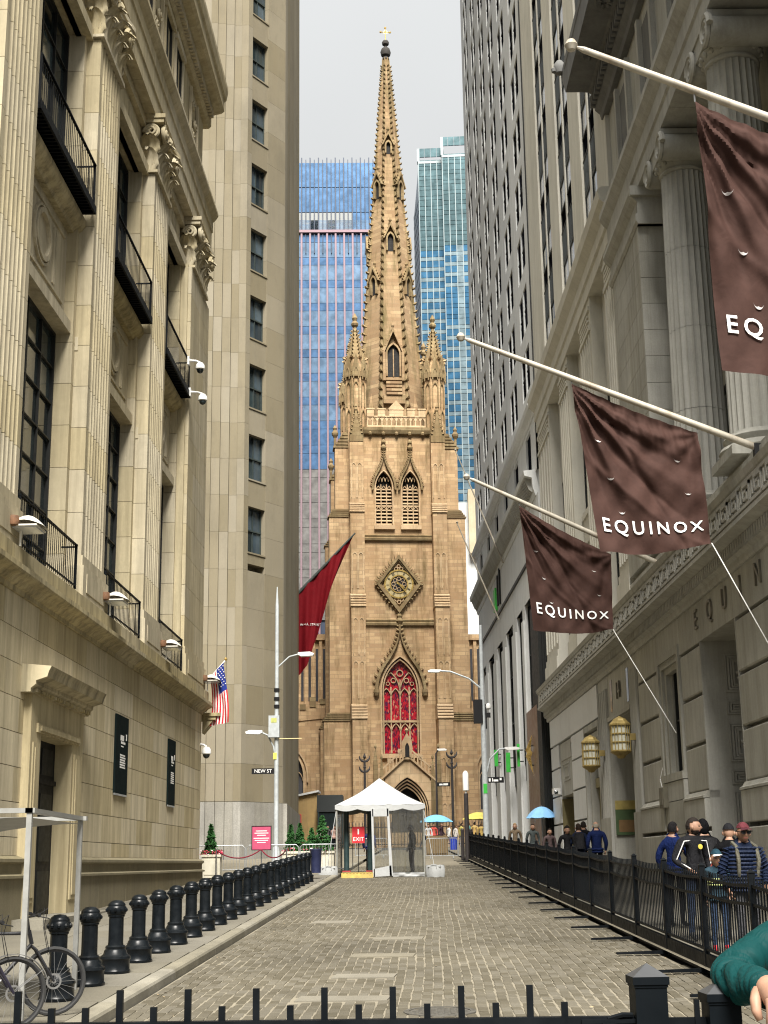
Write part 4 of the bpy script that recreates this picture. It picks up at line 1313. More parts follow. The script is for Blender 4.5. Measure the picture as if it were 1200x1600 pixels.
# ------------------------------------------------------------------ glass towers behind
CURTB = glass('blue_curtain_glass', (.13, .245, .43), .2, .85, .07, .01)  # blue tints here and below stand in for mirrored blue sky
CURTP = glass('pale_curtain_glass', (.21, .32, .46), .2, .85, .07, .01)
CURTR = glass('painted_reflection_glass', (.3, .285, .265), .2, .85, .2, .25)  # stone tint stands in for a building reflected low in the tower
FINS = paint('rose_fin', (.19, .125, .145), .45, .3, .1)
FIND = paint('dark_fin', (.025, .035, .06), .45, .3, .1)
LOUV = paint('grey_louvre', (.17, .18, .18), .5, .4, .1)
gl = empty('glass_tower', (-26.5, 330, 0), R(2), 'blue glass tower with rose vertical fins behind the church, at the left of the spire', 'building')
GW, NC = 21.6, 10
cw = GW / NC
MB().box(-14, GW - .1, .4, 30, 0, 176).build('core', FIND, gl)
low = MB()
for i in range(NC):
    z = 58.0
    j = 0
    while z < 158:
        h = 2.1 if j % 2 else 4.1
        if z < 94: low.box(i * cw + .06, (i + 1) * cw - .06, .0, .2, z + .05, z + h - .05)
        else: block('pane', gl, i * cw + .06, (i + 1) * cw - .06, .0, .2, z + .05, z + h - .05, CURTP if (j % 2 == 0 and z > 105) else CURTB)
        z += h
        j += 1
    block('pane', gl, i * cw + .06, (i + 1) * cw - .06, .0, .2, 158.1, 163.3, CURTB if i > 6 else LOUV)
    for zz in (163.5, 170.5): block('pane', gl, i * cw + .06, (i + 1) * cw - .06, .0, .2, zz, zz + 6.8, CURTB)
for i in range(NC + 1):
    block('fin', gl, i * cw - .22, i * cw + .22, -.7, .1, 50, 158, FINS)
    block('fin', gl, i * cw - .14, i * cw + .14, -.6, .1, 158, 178.5, FIND)
    if i < NC: block('fin', gl, (i + .5) * cw - .1, (i + .5) * cw + .1, -.5, .1, 152, 178, FIND)
tag(low.build('lower_panes', CURTR, gl), kind='stuff')
block('ledge', gl, -.2, GW + .2, -.9, .2, 157.5, 158.2, FINS)
# tower at the right of the spire: two stepped faces
CURTG = glass('green_curtain_glass', (.10, .165, .18), .22, .85, .1, .01)
CURTW = glass('white_curtain_glass', (.25, .33, .36), .22, .85, .07, .01)
CURTC = glass('cyan_curtain_glass', (.07, .2, .34), .2, .85, .18, .02)
FRAMEG = paint('tower_frame', (.2, .24, .25), .5, .4, .1)
gr = empty('stepped_glass_tower', (3.6, 300, 0), R(-3), 'green and blue glass tower with an open roof frame, right of the spire', 'building')
MB().box(1.6, 7.1, .6, 30, 0, 158).box(7.3, 26, -2.0, 30, 0, 158).build('core', FIND, gr)
count = 0
mass_g = {}
for face, (x0, n, yy) in enumerate(((1.6, 4, 0.0), (7.2, 6, -2.6))):
    cw = 1.42
    for i in range(n):
        for j in range(46):
            z = 44 + j * 2.55
            top = z > 138
            split = .95
            mA = CURTG if top else CURTW
            mB = CURTG if top else (CURTC if not (face == 1 and i == 2) else CURTW)
            if 120 < z < 126 and face == 1: mA = mB = FRAMEG if i > 3 else mB
            for za, zb, m in ((z, z + split, mA), (z + split, z + 2.55, mB)):
                if z > 152.5: m = CURTG
                if count < 280 and z > 84 and (zb - za) > 1.2:
                    block('pane', gr, x0 + i * cw + .05, x0 + (i + 1) * cw - .05, yy, yy + .3, za + .05, zb - .05, m)
                    count += 1
                else:
                    mass_g.setdefault(m.name, (m, MB()))[1].box(x0 + i * cw + .05, x0 + (i + 1) * cw - .05, yy, yy + .3, za + .05, zb - .05)
for m, b in mass_g.values(): tag(b.build('panes', m, gr), kind='stuff')
b = MB()
for x0, n, yy, zt in ((1.6, 4, 0, 164.3), (7.2, 6, -2.6, 165.6)):
    for i in range(n + 1): b.box(x0 + i * 1.42 - .08, x0 + i * 1.42 + .08, yy - .08, yy + .3, 44, 161)
    b.box(x0 - .1, x0 + n * 1.42 + .1, yy - .1, yy + .3, 160.4, 161)
    for i in (0, n): b.box(x0 + i * 1.42 - .3, x0 + i * 1.42 + .3, yy - .1, yy + 1.5, 161, zt)
b.box(7.1, 7.2, -2.6, .6, 44, 161)
b.build('frame', FRAMEG, gr)
for x0, n, yy, zt in ((1.6, 4, 0, 164.3), (7.2, 6, -2.6, 165.6)):
    for i in range(n):
        block('parapet_pane', gr, x0 + i * 1.42 + .05, x0 + (i + 1) * 1.42 - .05, yy, yy + .3, zt - 2.2, zt, CURTG)
b = MB()
b.quad((1.6, .1, 40), (-.2, 12, 40), (-.2, 12, 152), (1.6, .1, 160))
for k in range(44): b.quad((1.58, -.05, 42 + k * 2.55), (-.24, 11.9, 42 + k * 2.55), (-.24, 11.9, 43 + k * 2.55), (1.58, -.05, 43 + k * 2.55))
b.build('side_face', CURTW, gr)
# ------------------------------------------------------------------ the church
def brownstone(name, c, moss=.3, bw=1.15, rh=.36, var=.22, mortar=.03, stain=(.12, .085, .035)):
    m, t, b = nodes(name)
    g = N(t, 'NewGeometry')
    sx = N(t, 'SeparateXYZ')
    t.links.new(g.outputs['Position'], sx.inputs[0])
    ad = N(t, 'Math', operation='ADD')
    t.links.new(sx.outputs[0], ad.inputs[0]); t.links.new(sx.outputs[1], ad.inputs[1])
    cb = N(t, 'CombineXYZ')
    t.links.new(ad.outputs[0], cb.inputs[0]); t.links.new(sx.outputs[2], cb.inputs[1])
    br = N(t, 'TexBrick', Scale=1.0, Mortar_Size=mortar, Brick_Width=bw, Row_Height=rh, Bias=-.1)
    br.inputs['Color1'].default_value = lin((c[0] * (1 - var * 1.2), c[1] * (1 - var * 1.5), c[2] * (1 - var * 1.6)))
    br.inputs['Color2'].default_value = lin((min(1, c[0] * (1 + var)), c[1] * (1 + var * .95), c[2] * (1 + var * .7)))
    br.inputs['Mortar'].default_value = lin(scl(c, .72))
    t.links.new(cb.outputs[0], br.inputs['Vector'])
    p = g.outputs['Position']
    col = mix(t, ramp(t, noise(t, .45, p, 6, .65), .35, .65, 0, .6), br.outputs[0], (c[0] * .66, c[1] * .56, c[2] * .46))
    col = mix(t, ramp(t, noise(t, 1.0, pos(t, (1.1, 1.1, .16)), 6, .7), .5, .72, 0, moss), col, stain)
    col = mix(t, ramp(t, noise(t, 9, p, 4, .7), .5, .75, 0, .3), col, scl(c, .45))
    t.links.new(col, b.inputs['Base Color'])
    b.inputs['Roughness'].default_value = .9
    b.inputs['Specular IOR Level'].default_value = .15
    bump(t, b, br.outputs['Fac'], -.3, .03)
    return m
BST = brownstone('brownstone', (.54, .395, .24), .85, var=.19)
BTR = brownstone('brownstone_trim', (.60, .46, .295), .5, 2.2, .8, .12)
BMO = brownstone('brownstone_mossy', (.30, .235, .135), .9, 1.3, .4, .2, stain=(.075, .06, .025))
BSP = brownstone('brownstone_spire', (.35, .26, .16), 1.0, 1.2, .4, .22, stain=(.10, .085, .035))
BDK = paint('blackened_stone', (.03, .027, .024), .9)
VOID = paint('interior_shade', (.012, .011, .01), .9)  # near-black sheets that stand in for shade inside the church openings
def stained():
    m, t, b = nodes('stained_glass')
    v = N(t, 'TexVoronoi', Scale=6.0)
    t.links.new(pos(t, (1.6, 1, .75)), v.inputs['Vector'])
    hs = N(t, 'SeparateColor')
    t.links.new(v.outputs['Color'], hs.inputs[0])
    col = mix(t, ramp(t, hs.outputs[0], .2, .6), (.10, .008, .022), (.42, .012, .025))
    col = mix(t, ramp(t, hs.outputs[1], .88, .94), col, (.5, .2, .13))
    col = mix(t, ramp(t, hs.outputs[2], .8, .9), col, (.06, .012, .05))
    t.links.new(col, b.inputs['Base Color'])
    b.inputs['Roughness'].default_value = .25
    b.inputs['Emission Strength'].default_value = 0
    return m
STAIN = stained()
LEAD = glass('leaded_glass', (.06, .06, .065), .2, 0, .2, .1, .4)

ch = empty('church', (-.45, 133.0, 0), R(6), 'brown sandstone Gothic church with crocketed spire, clock and red stained window closing the street', 'church')
def cbuild(mb, name, mat, parent=None, **k): return mb.build(name, mat, parent or ch, **k)
def arch_wall(mb, x0, x1, z0, z1, arches, y, depth, top=None):
    """front sheet at y (outside is -y) between x0..x1, z0..z1 with pointed openings (cx, w, zb, zs, za)"""
    xs = x0
    for cx, w, zb, zs, za in arches:
        A = garch(w, zs, za, 8, cx)
        mb.quad((xs, y, z0), (cx - w, y, z0), (cx - w, y, z1), (xs, y, z1))
        if zb > z0: mb.quad((cx - w, y, z0), (cx + w, y, z0), (cx + w, y, zb), (cx - w, y, zb))
        for p, q in zip(A, A[1:]): mb.quad((p[0], y, p[1]), (q[0], y, q[1]), (q[0], y, top(q[0]) if top else z1), (p[0], y, top(p[0]) if top else z1))
        O = [(cx - w, zb)] + A + [(cx + w, zb), (cx - w, zb)]
        for p, q in zip(O, O[1:]): mb.quad((p[0], y, p[1]), (p[0], y + depth, p[1]), (q[0], y + depth, q[1]), (q[0], y, q[1]))
        xs = cx + w
    mb.quad((xs, y, z0), (x1, y, z0), (x1, y, z1), (xs, y, z1))
def hood(mb, cx, w, zs, za, t, y0, y1, zb=None, n=8):
    A, B = garch(w, zs, za, n, cx), garch(w + t, zs, za + t * 1.25, n, cx)
    if zb is not None:
        A = [(cx - w, zb)] + A + [(cx + w, zb)]
        B = [(cx - w - t, zb)] + B + [(cx + w + t, zb)]
    mb.band(A, B, y0, y1)
def crocket(mb, p, d, s, up=Vector((0, 0, 1))):
    """small curled leaf standing out from p along d"""
    p, d = Vector(p), Vector(d).normalized()
    side = d.cross(up).normalized()
    pts = [p - side * s * .4 - d * s * .2, p + side * s * .4 - d * s * .2, p + d * s * .7 + up * s * .1 + side * s * .45, p + d * s * .7 + up * s * .1 - side * s * .45,
           p + up * s * .55, p + d * s * 1.05 + up * s * .75]
    mb.add([tuple(q) for q in pts], [(0, 1, 2, 3), (0, 3, 5, 4), (1, 4, 5, 2), (3, 2, 5), (0, 4, 1)])
def ogee(cx, w, zs, za, ztip, n=9):
    """half outline from right spring up over the arch, sweeping to a tip"""
    A = garch(w, zs, za, 8, cx)[8:][::-1]      # right spring to apex
    out = [p for p in A if p[1] < zs + (za - zs) * .72]
    x0, z0 = out[-1]
    for i in range(1, n + 1):
        k = i / n
        out.append((cx + (x0 - cx) * (1 - k) ** 1.9, z0 + (ztip - z0) * k))
    return out
def ogee_hood(name, cx, w, zs, za, ztip, t, y0, y1, s=.3, mat=None):
    R_ = ogee(cx, w, zs, za, ztip)
    R2 = ogee(cx, w + t, zs - .1, za + t, ztip + t * 1.5)
    mb = MB()
    mb.band(R_, R2, y0, y1)
    mb.band([(2 * cx - x, z) for x, z in R_], [(2 * cx - x, z) for x, z in R2], y0, y1)
    for a, b in zip(R2[1:], R2[2:]):
        for sg in (1, -1):
            m_ = Vector((cx + sg * ((a[0] + b[0]) / 2 - cx), (y0 + y1) / 2, (a[1] + b[1]) / 2))
            d = Vector((sg * (b[1] - a[1]), 0, -(b[0] - a[0])))
            crocket(mb, m_, d, s)
    zt = R2[-1][1]
    mb.lathe([(.06, -.3), (.1, 0), (.26, .25), (.3, .4), (.16, .55), (.12, .7), (.24, .85), (.2, 1.05), (0, 1.25)], 8, (cx, (y0 + y1) / 2, zt))
    return cbuild(mb, name, mat or BMO)

# tower body
tb = MB()
tb.box(-4.7, 4.7, .8, 9.6, 3, 43.4)
tb.box(-4.75, -3.3, .05, .8, 3, 43.4).box(3.3, 4.75, .05, .8, 3, 43.4)
cbuild(tb, 'tower_wall', BST)
fw = MB()
arch_wall(fw, -3.3, 3.3, 3, 23.9, [(0, 1.9, 11.6, 17.6, 20.9)], 0, .75)
arch_wall(fw, -3.3, 3.3, 23.9, 32.2, [], 0, .7)
arch_wall(fw, -3.3, 3.3, 32.2, 43.4, [(-1.3, .92, 33.5, 37.3, 39.2), (1.3, .92, 33.5, 37.3, 39.2)], 0, .7)
cbuild(fw, 'front_wall', BST)
for z, nm in ((23.9, 'string_course'), (32.2, 'string_course')):
    cbuild(MB().prism([(0, z - .25), (-.25, z - .2), (-.3, z), (-.12, z + .12), (-.2, z + .3), (0, z + .42)], -3.3, 3.3, 'x'), nm, BMO)
cbuild(MB().prism([(0, 42.6), (-.3, 42.75), (-.45, 43.1), (-.45, 43.4), (0, 43.45)], -3.3, 3.3, 'x'), 'cornice', BMO)
gro = MB()
for i in range(5): gro.lathe([(0, -.22), (.16, -.12), (.2, .05), (.1, .2)], 7, (-2.6 + i * 1.3, -.3, 42.75))
cbuild(gro, 'carved_bosses', BMO)
# great window
gw = MB()
hood(gw, 0, 1.75, 17.6, 20.7, .16, -.12, .5, 11.6)
hood(gw, 0, 1.55, 17.6, 20.4, .12, .05, .6, 11.6)
for x in (-.87, 0, .87): gw.box(x - .06, x + .06, .35, .6, 11.7, 17.9 if x else 18.6)
gw.box(-1.75, 1.75, .3, .6, 14.55, 14.75).box(-1.9, 1.9, -.35, .7, 11.2, 11.6)
for x in (-1.3, -.435, .435, 1.3):
    hood(gw, x, .37, 17.0, 17.7, .08, .35, .6)
    hood(gw, x, .37, 13.7, 14.4, .08, .35, .6)
for x in (-.87, .87): hood(gw, x, .8, 17.5, 19.2, .1, .35, .6)
for cx, cz, r in ((0, 19.2, .34), (-.62, 18.5, .26), (.62, 18.5, .26), (-1.15, 18.2, .2), (1.15, 18.2, .2)):
    A = [(cx + r * math.cos(i * math.pi / 6), cz + r * math.sin(i * math.pi / 6)) for i in range(13)]
    gw.band(A, [(cx + (p[0] - cx) * .72, cz + (p[1] - cz) * .72) for p in A], .38, .58)
win = cbuild(gw, 'great_window', BTR)
sg = MB()
O = [(-1.75, 11.6)] + garch(1.75, 17.6, 20.7, 8) + [(1.75, 11.6)]
sg.prism(O, .56, .64)
cbuild(sg, 'stained_glass', STAIN, win)
ogee_hood('window_hood', 0, 2.15, 17.4, 21.2, 23.3, .3, -.45, .05, .34)
for s in (-1, 1): cbuild(MB().lathe([(0, -.4), (.2, -.3), (.3, 0), (.25, .3)], 8, (s * 2.3, -.25, 17.3)), 'hood_stop', BMO)
# clock in a crocketed lozenge
ck = MB()
CZ = 27.7
def loz(hx, hz): return [(0, CZ + hz), (hx, CZ), (0, CZ - hz), (-hx, CZ), (0, CZ + hz)]
ck.band(loz(2.15, 2.85), loz(1.85, 2.45), -.45, .05)
ck.band(loz(1.85, 2.45), loz(1.7, 2.25), -.3, .05)
L_ = loz(2.15, 2.85)
for a, b in zip(L_, L_[1:]):
    for k in range(9):
        p = Vector((a[0] + (b[0] - a[0]) * (k + .5) / 9, -.25, a[1] + (b[1] - a[1]) * (k + .5) / 9))
        crocket(ck, p, Vector((p.x, 0, (p.z - CZ) * .6)), .34)
ck.lathe([(.1, -.5), (.12, 0), (.34, .3), (.2, .6), (.3, .8), (0, 1.0)], 8, (0, -.25, CZ - 3.9))
clock = cbuild(ck, 'clock_surround', BMO)
ring = MB()
for r0, r1, y in ((1.28, 1.42, -.26), (.78, .9, -.26)):
    A = [(r0 * math.cos(i * math.pi / 20), CZ + r0 * math.sin(i * math.pi / 20)) for i in range(41)]
    B = [(r1 * math.cos(i * math.pi / 20), CZ + r1 * math.sin(i * math.pi / 20)) for i in range(41)]
    ring.band(A, B, y, .0)
cbuild(ring, 'clock_ring', GOLD, clock)
dial = MB()
A = [(.9 * math.cos(i * math.pi / 20), CZ + .9 * math.sin(i * math.pi / 20)) for i in range(41)]
B = [(1.28 * math.cos(i * math.pi / 20), CZ + 1.28 * math.sin(i * math.pi / 20)) for i in range(41)]
dial.band(A, B, -.2, .0)
cbuild(dial, 'dial', paint('pale_gold_dial', (.42, .34, .17), .6, .1), clock)
num = MB()
for i in range(12):
    num.T = Matrix.Translation((0, 0, CZ)) @ Matrix.Rotation(i * math.pi / 6, 4, 'Y')
    for k in range(1 + i % 3): num.box(-.09 + k * .09 - .02, -.09 + k * .09 + .02, -.23, -.2, .95, 1.22)
num.T = None
cbuild(num, 'numerals', BDK, clock)
ros = MB()
for i in range(8):
    a = i * math.pi / 4
    A = [(.52 * math.cos(a) + .2 * math.cos(k * math.pi / 6), CZ + .52 * math.sin(a) + .2 * math.sin(k * math.pi / 6)) for k in range(13)]
    ros.band(A, [(.52 * math.cos(a) + .15 * math.cos(k * math.pi / 6), CZ + .52 * math.sin(a) + .15 * math.sin(k * math.pi / 6)) for k in range(13)], -.2, 0)
cbuild(ros, 'rosette', BTR, clock)
A = [(.8 * math.cos(k * math.pi / 12), CZ + .8 * math.sin(k * math.pi / 12)) for k in range(24)]
cbuild(MB().prism(A, -.1, .0), 'dial_centre', LEAD, clock)
tre = MB()
for s in (-1, 1):
    for cx, cz in ((0, 1.75), (-.25, 1.5), (.25, 1.5)):
        A = [(cx + .2 * math.cos(k * math.pi / 5), CZ + s * cz + .2 * math.sin(k * math.pi / 5)) for k in range(11)]
        tre.band(A, [(cx + (p[0] - cx) * .65, CZ + s * cz + (p[1] - CZ - s * cz) * .65) for p in A], -.2, 0)
cbuild(tre, 'trefoils', BTR, clock)
for ang, ln, w in ((125, .78, .1), (132 + 8, 1.2, .07)):
    h = MB()
    h.T = Matrix.Translation((0, -.3, CZ)) @ Matrix.Rotation(R(ang), 4, 'Y')
    h.prism([(-w, -.25), (w, -.25), (w * .6, ln * .8), (0, ln), (-w * .6, ln * .8)], -.03, .03)
    cbuild(h, 'clock_hand', GOLD, clock)
# belfry lights with louvres
for cx in (-1.3, 1.3):
    bw = MB()
    hood(bw, cx, .8, 37.3, 39.0, .12, -.1, .5, 33.5)
    for x in (-.27, .27): bw.box(cx + x - .045, cx + x + .045, .2, .45, 33.5, 37.7)
    for x in (-.53, 0, .53):
        hood(bw, cx + x, .2, 37.0, 37.5, .06, .2, .45)
        hood(bw, cx + x, .2, 35.0, 35.4, .06, .2, .45)
        hood(bw, cx + x * .6, .12, 38.0, 38.4, .05, .2, .45)
    bw.box(cx - .8, cx + .8, .2, .45, 35.45, 35.6).box(cx - 1.0, cx + 1.0, -.3, .3, 33.1, 33.5)
    o = cbuild(bw, 'belfry_light', BTR)
    cbuild(MB().prism([(cx - .8, 33.5)] + garch(.8, 37.3, 39.0, 8, cx) + [(cx + .8, 33.5)], .6, .66), 'interior_shade', VOID, o)
    k = 0
    while k < 11:
        z = 33.62 + k * .35
        if abs(z - 35.5) > .2:
            for x in (-.53, 0, .53): cbuild(MB().prism([(.5, z + .18), (.2, z), (.2, z + .08), (.5, z + .27)], cx + x - .22, cx + x + .22, 'x'), 'louvre', BTR, o)
        k += 1
    ogee_hood('belfry_hood', cx, 1.02, 37.1, 39.5, 40.7, .2, -.35, .05, .22)

# buttresses
def offset_steps(mb, x0, x1, ya, yb, z0, z1, n=5):
    """weathered steps from projection ya at z0 back to yb at z1, alternating slabs"""
    for i in range(n):
        z, y = z0 + (z1 - z0) * i / n, ya + (yb - ya) * (i + .5) / n
        h = (z1 - z0) / n
        mb.prism([(y - .16, z), (y - .16, z + h * .35), (y + (yb - ya) / n, z + h), (.2, z + h), (.2, z)], x0 - .06, x1 + .06, 'x')
def lancets(mb, x0, x1, y, z0, z1, n=2):
    w = (x1 - x0) / n
    for i in range(n):
        cx = x0 + w * (i + .5)
        hood(mb, cx, w * .32, z1 - w * .75, z1 - w * .25, w * .13, y - .06, y + .02, z0)
STG = [(3.0, 14.7, -1.95), (16.1, 25.3, -1.5), (26.6, 34.6, -1.1), (35.6, 41.8, -.75)]
for s in (-1, 1):
    x0, x1 = (3.32, 4.68) if s > 0 else (-4.68, -3.32)
    b = MB()
    for k, (z0, z1, y) in enumerate(STG):
        b.box(x0, x1, y, .1, z0, z1)
        zz = z0 + .5
        while zz + 3.6 < z1 + .2:
            tr = MB()
            lancets(tr, x0 + .1, x1 - .1, y, zz, zz + 3.6)
            tag(cbuild(tr, 'blind_tracery', BTR), kind='stuff')
            zz += 4.1
        if k < 3:
            wx = MB()
            offset_steps(wx, x0, x1, y, STG[k + 1][2], z1, STG[k + 1][0])
            cbuild(wx, 'buttress_weathering', BTR)
    cbuild(b, 'front_buttress', BST)
    # gabled pinnacle that ends the buttress
    xm = (x0 + x1) / 2
    p = MB()
    p.prism([(x0, 41.8), (x1, 41.8), (x1, 42.6), (xm, 44.4), (x0, 42.6)], -.8, -.1)
    p.lathe([(.5, 0), (.12, 2.6), (.22, 2.75), (.1, 2.95), (.2, 3.1), (0, 3.4)], 4, (xm, -.45, 42.4), math.pi / 4)
    for k in range(6):
        for q in (-1, 1): crocket(p, (xm + q * (.5 - k * .07), -.8, 42.6 + k * .38), (q, -.3, 0), .2)
    cbuild(p, 'buttress_pinnacle', BMO)
    # side buttresses, front and rear corner
    for yy, dz in ((.25, 0), (7.9, -1.2)):
        b, wx = MB(), MB()
        for z0, z1, ex_ in ((3.0, 14.7, 2.5), (14.7, 34.4 + dz, 1.95), (35.2 + dz, 41.4 + dz, 1.35)):
            xa, xb = (4.7, 4.7 + ex_) if s > 0 else (-4.7 - ex_, -4.7)
            b.box(xa, xb, yy, yy + 1.45, z0, z1)
            if z0 < 30:
                for i in range(4):
                    e = ex_ - i * .14
                    xa2, xb2 = (4.7, 4.7 + e + .12) if s > 0 else (-4.7 - e - .12, -4.7)
                    wx.box(xa2, xb2, yy - .1, yy + 1.5, z1 + i * .2, z1 + i * .2 + .12)
                    xa3, xb3 = (4.7, 4.7 + e) if s > 0 else (-4.7 - e, -4.7)
                    wx.box(xa3, xb3, yy, yy + 1.44, z1 + i * .2 + .12, z1 + i * .2 + .2)
        for i in range(5):
            e = 1.5 - i * .22
            xa2, xb2 = (4.7, 4.7 + e) if s > 0 else (-4.7 - e, -4.7)
            wx.box(xa2, xb2, yy - .08, yy + 1.5, 41.4 + dz + i * .32, 41.4 + dz + i * .32 + .2)
            wx.box(xa2 + (0 if s > 0 else .1), xb2 - (.1 if s > 0 else 0), yy, yy + 1.44, 41.4 + dz + i * .32 + .2, 41.4 + dz + i * .32 + .32)
        wx.lathe([(.12, -1.2), (.14, 0), (.3, .3), (.34, .5), (.16, .8), (.22, 1.0), (0, 1.4)], 8, (s * 6.0, yy + .7, 42.6 + dz))
        cbuild(b, 'side_buttress', BST)
        cbuild(wx, 'side_weathering', BMO)
# corner turrets with spirelets
tu = MB()
tu.lathe([(1.0, 0), (1.0, 8.0), (1.14, 8.2), (1.14, 8.5), (.98, 8.6), (1.0, 9.5), (1.12, 9.7)], 8, (0, 0, 0), math.pi / 8)
for k in range(8):
    a = k * math.pi / 4 + math.pi / 8
    tu.tube([(1.0 * math.cos(a), 1.0 * math.sin(a), 0), (1.0 * math.cos(a), 1.0 * math.sin(a), 9.6)], .1, 5)
    crocket(tu, (1.1 * math.cos(a), 1.1 * math.sin(a), 9.6), (math.cos(a), math.sin(a), 0), .3)
tu_me = tu.mesh('turret', BST)
gb = MB()
for k in range(8):
    gb.T = Matrix.Rotation(k * math.pi / 4, 4, 'Z')
    gb.prism([(-.4, 7.7), (.4, 7.7), (.4, 8.5), (0, 10.1), (-.4, 8.5)], -1.16, -.9)
    hood(gb, 0, .2, 8.0, 8.6, .09, -1.22, -1.12, 7.4)
    hood(gb, 0, .22, 3.6, 4.2, .1, -1.04, -.88, 1.0)
    hood(gb, 0, .22, 6.6, 7.1, .1, -1.04, -.88, 4.6)
gb.T = None
gb_me = gb.mesh('turret_tracery', BMO)
sp = MB()
sp.lathe([(.95, 9.7), (.16, 13.2), (.34, 13.4), (.4, 13.6), (.18, 13.9), (.3, 14.2), (.12, 14.6), (0, 14.8)], 8, (0, 0, 0), math.pi / 8)
for k in range(8):
    a = k * math.pi / 4 + math.pi / 8
    for j in range(8):
        r = .95 - .79 * (j + .5) / 8.5
        crocket(sp, (r * math.cos(a), r * math.sin(a), 9.8 + j * .42), (math.cos(a), math.sin(a), 0), .2)
sp_me = sp.mesh('spirelet', BMO)
for x, y, z in ((-3.95, .75, 41.0), (3.95, .75, 41.0), (-3.95, 8.6, 41.0), (3.95, 8.6, 41.0)):
    t = link('turret', tu_me, ch, (x, y, z))
    link('turret_tracery', gb_me, t)
    link('spirelet', sp_me, t)
# pierced parapet
pp = MB()
pp.box(-2.9, 2.9, -.35, -.1, 43.4, 43.6)
for i in range(13):
    x = -2.85 + i * .475
    pp.box(x - .05, x + .05, -.32, -.12, 43.6, 44.5)
    if i < 12: hood(pp, x + .2375, .14, 44.1, 44.35, .09, -.3, -.14)
for x0, x1 in ((-2.9, -2.2), (-1.85, -1.1), (-.7, .7), (1.1, 1.85), (2.2, 2.9)):
    pp.box(x0, x1, -.38, -.08, 44.5, 45.2)
    pp.box(x0 - .06, x1 + .06, -.42, -.04, 45.2, 45.35)
pp.box(-2.9, 2.9, -.36, -.1, 44.45, 44.58)
pp.prism([(-.8, 45.3), (.8, 45.3), (0, 46.2)], -.4, -.06)
cbuild(pp, 'parapet', BTR)
# spire
SC = (0, 4.8)
def sw(z): return 6.65 * (91.5 - z) / (91.5 - 45)
s8 = MB()
k8 = 1 / math.cos(math.pi / 8) / 2
s8.lathe([(sw(44) * k8, 44), (sw(87.3) * k8, 87.3)], 8, (SC[0], SC[1], 0), math.pi / 8)
cbuild(s8, 'spire', BSP)
rb, cr = MB(), MB()
for k in range(8):
    a = k * math.pi / 4 + math.pi / 8
    d = Vector((math.cos(a), math.sin(a), 0))
    rb.tube([(SC[0] + d.x * sw(z) * k8, SC[1] + d.y * sw(z) * k8, z) for z in (44, 87.3)], [.17, .09], 5)
    z = 46.0
    while z < 86.5:
        r = sw(z) * k8
        crocket(cr, (SC[0] + d.x * r, SC[1] + d.y * r, z), d, .46 - .2 * (z - 45) / 42)
        z += 1.0 - .45 * (z - 45) / 42
cbuild(rb, 'spire_ribs', BMO)
tag(cbuild(cr, 'crockets', BMO), kind='stuff')
br = MB()
for sx in (-1, 1):
    for sy in (-1, 1):
        c = Vector((SC[0] + sx * 3.0, SC[1] + sy * 3.0, 43.4))
        a1, a2 = Vector((SC[0] + sx * 3.05, SC[1] + sy * 1.2, 43.4)), Vector((SC[0] + sx * 1.2, SC[1] + sy * 3.05, 43.4))
        tip = Vector((SC[0] + sx * 1.75, SC[1] + sy * 1.75, 50.5))
        br.add([tuple(c), tuple(a1), tuple(a2), tuple(tip)], [(0, 1, 3), (0, 3, 2), (1, 2, 3)])
cbuild(br, 'broaches', BSP)
def lucarne(face, z0, w, h, gable, big=False):
    a = face * math.pi / 4
    Mx = Matrix.Translation((SC[0], SC[1], 0)) @ Matrix.Rotation(a, 4, 'Z')
    y = -sw(z0) / 2 - .12
    b = MB()
    b.T = Mx
    A, B = garch(w, z0 + h * .7, z0 + h, 6), garch(w + .16, z0 + h * .7, z0 + h + .22, 6)
    b.band([(-w, z0)] + A + [(w, z0)], [(-w - .16, z0)] + B + [(w + .16, z0)], y - .2, y + 1.0)
    b.band([(-w - .35, z0 + h * .72), (0, z0 + h + gable), (w + .35, z0 + h * .72)], [(-w - .5, z0 + h * .72), (0, z0 + h + gable + .35), (w + .5, z0 + h * .72)], y - .25, y + .9)
    b.lathe([(.05, -.2), (.08, .2), (.18, .4), (.1, .6), (0, .8)], 6, (0, y + .1, z0 + h + gable + .3))
    for j in range(4):
        for q in (-1, 1): crocket(b, (q * (w + .5) * (1 - (j + .5) / 4.5), y, z0 + h * .72 + (h * .28 + gable) * (j + .6) / 4.5), (q, 0, .4), .2)
    if big:
        b.box(-.05, .05, y - .05, y + .1, z0, z0 + h * .85)
        for q in (-1, 1): b.box(q * (w + .35) - .14, q * (w + .35) + .14, y - .3, y + .6, z0 - .5, z0 + h * .75)
        for j in range(5): b.box(-w - .2, w + .2, y - .35 + j * .06 - .3, y + .6, z0 - 2.1 + j * .4, z0 - 1.85 + j * .4)
        b.box(-w - .5, w + .5, y - .5, y + .6, z0 - 3.0, z0 - 2.1)
    o = cbuild(b, 'lucarne', BSP if big else BMO)
    v = MB()
    v.T = Mx
    v.prism([(-w, z0)] + A + [(w, z0)], y + .1, y + .16)
    cbuild(v, 'lucarne_shade', VOID, o)
lucarne(0, 49.4, .6, 3.4, 1.4, True)
for f, z in ((0, 63.6), (0, 75.2), (-1, 70.0), (1, 70.0), (-1, 58.8), (1, 58.8), (-2, 63), (2, 63)): lucarne(f, z, .3 if z < 72 else .22, 1.9 if z < 72 else 1.3, .9)
fin = MB()
fin.lathe([(.3, 87.0), (.42, 87.2), (.3, 87.5), (.25, 87.6)], 10, (SC[0], SC[1], 0))
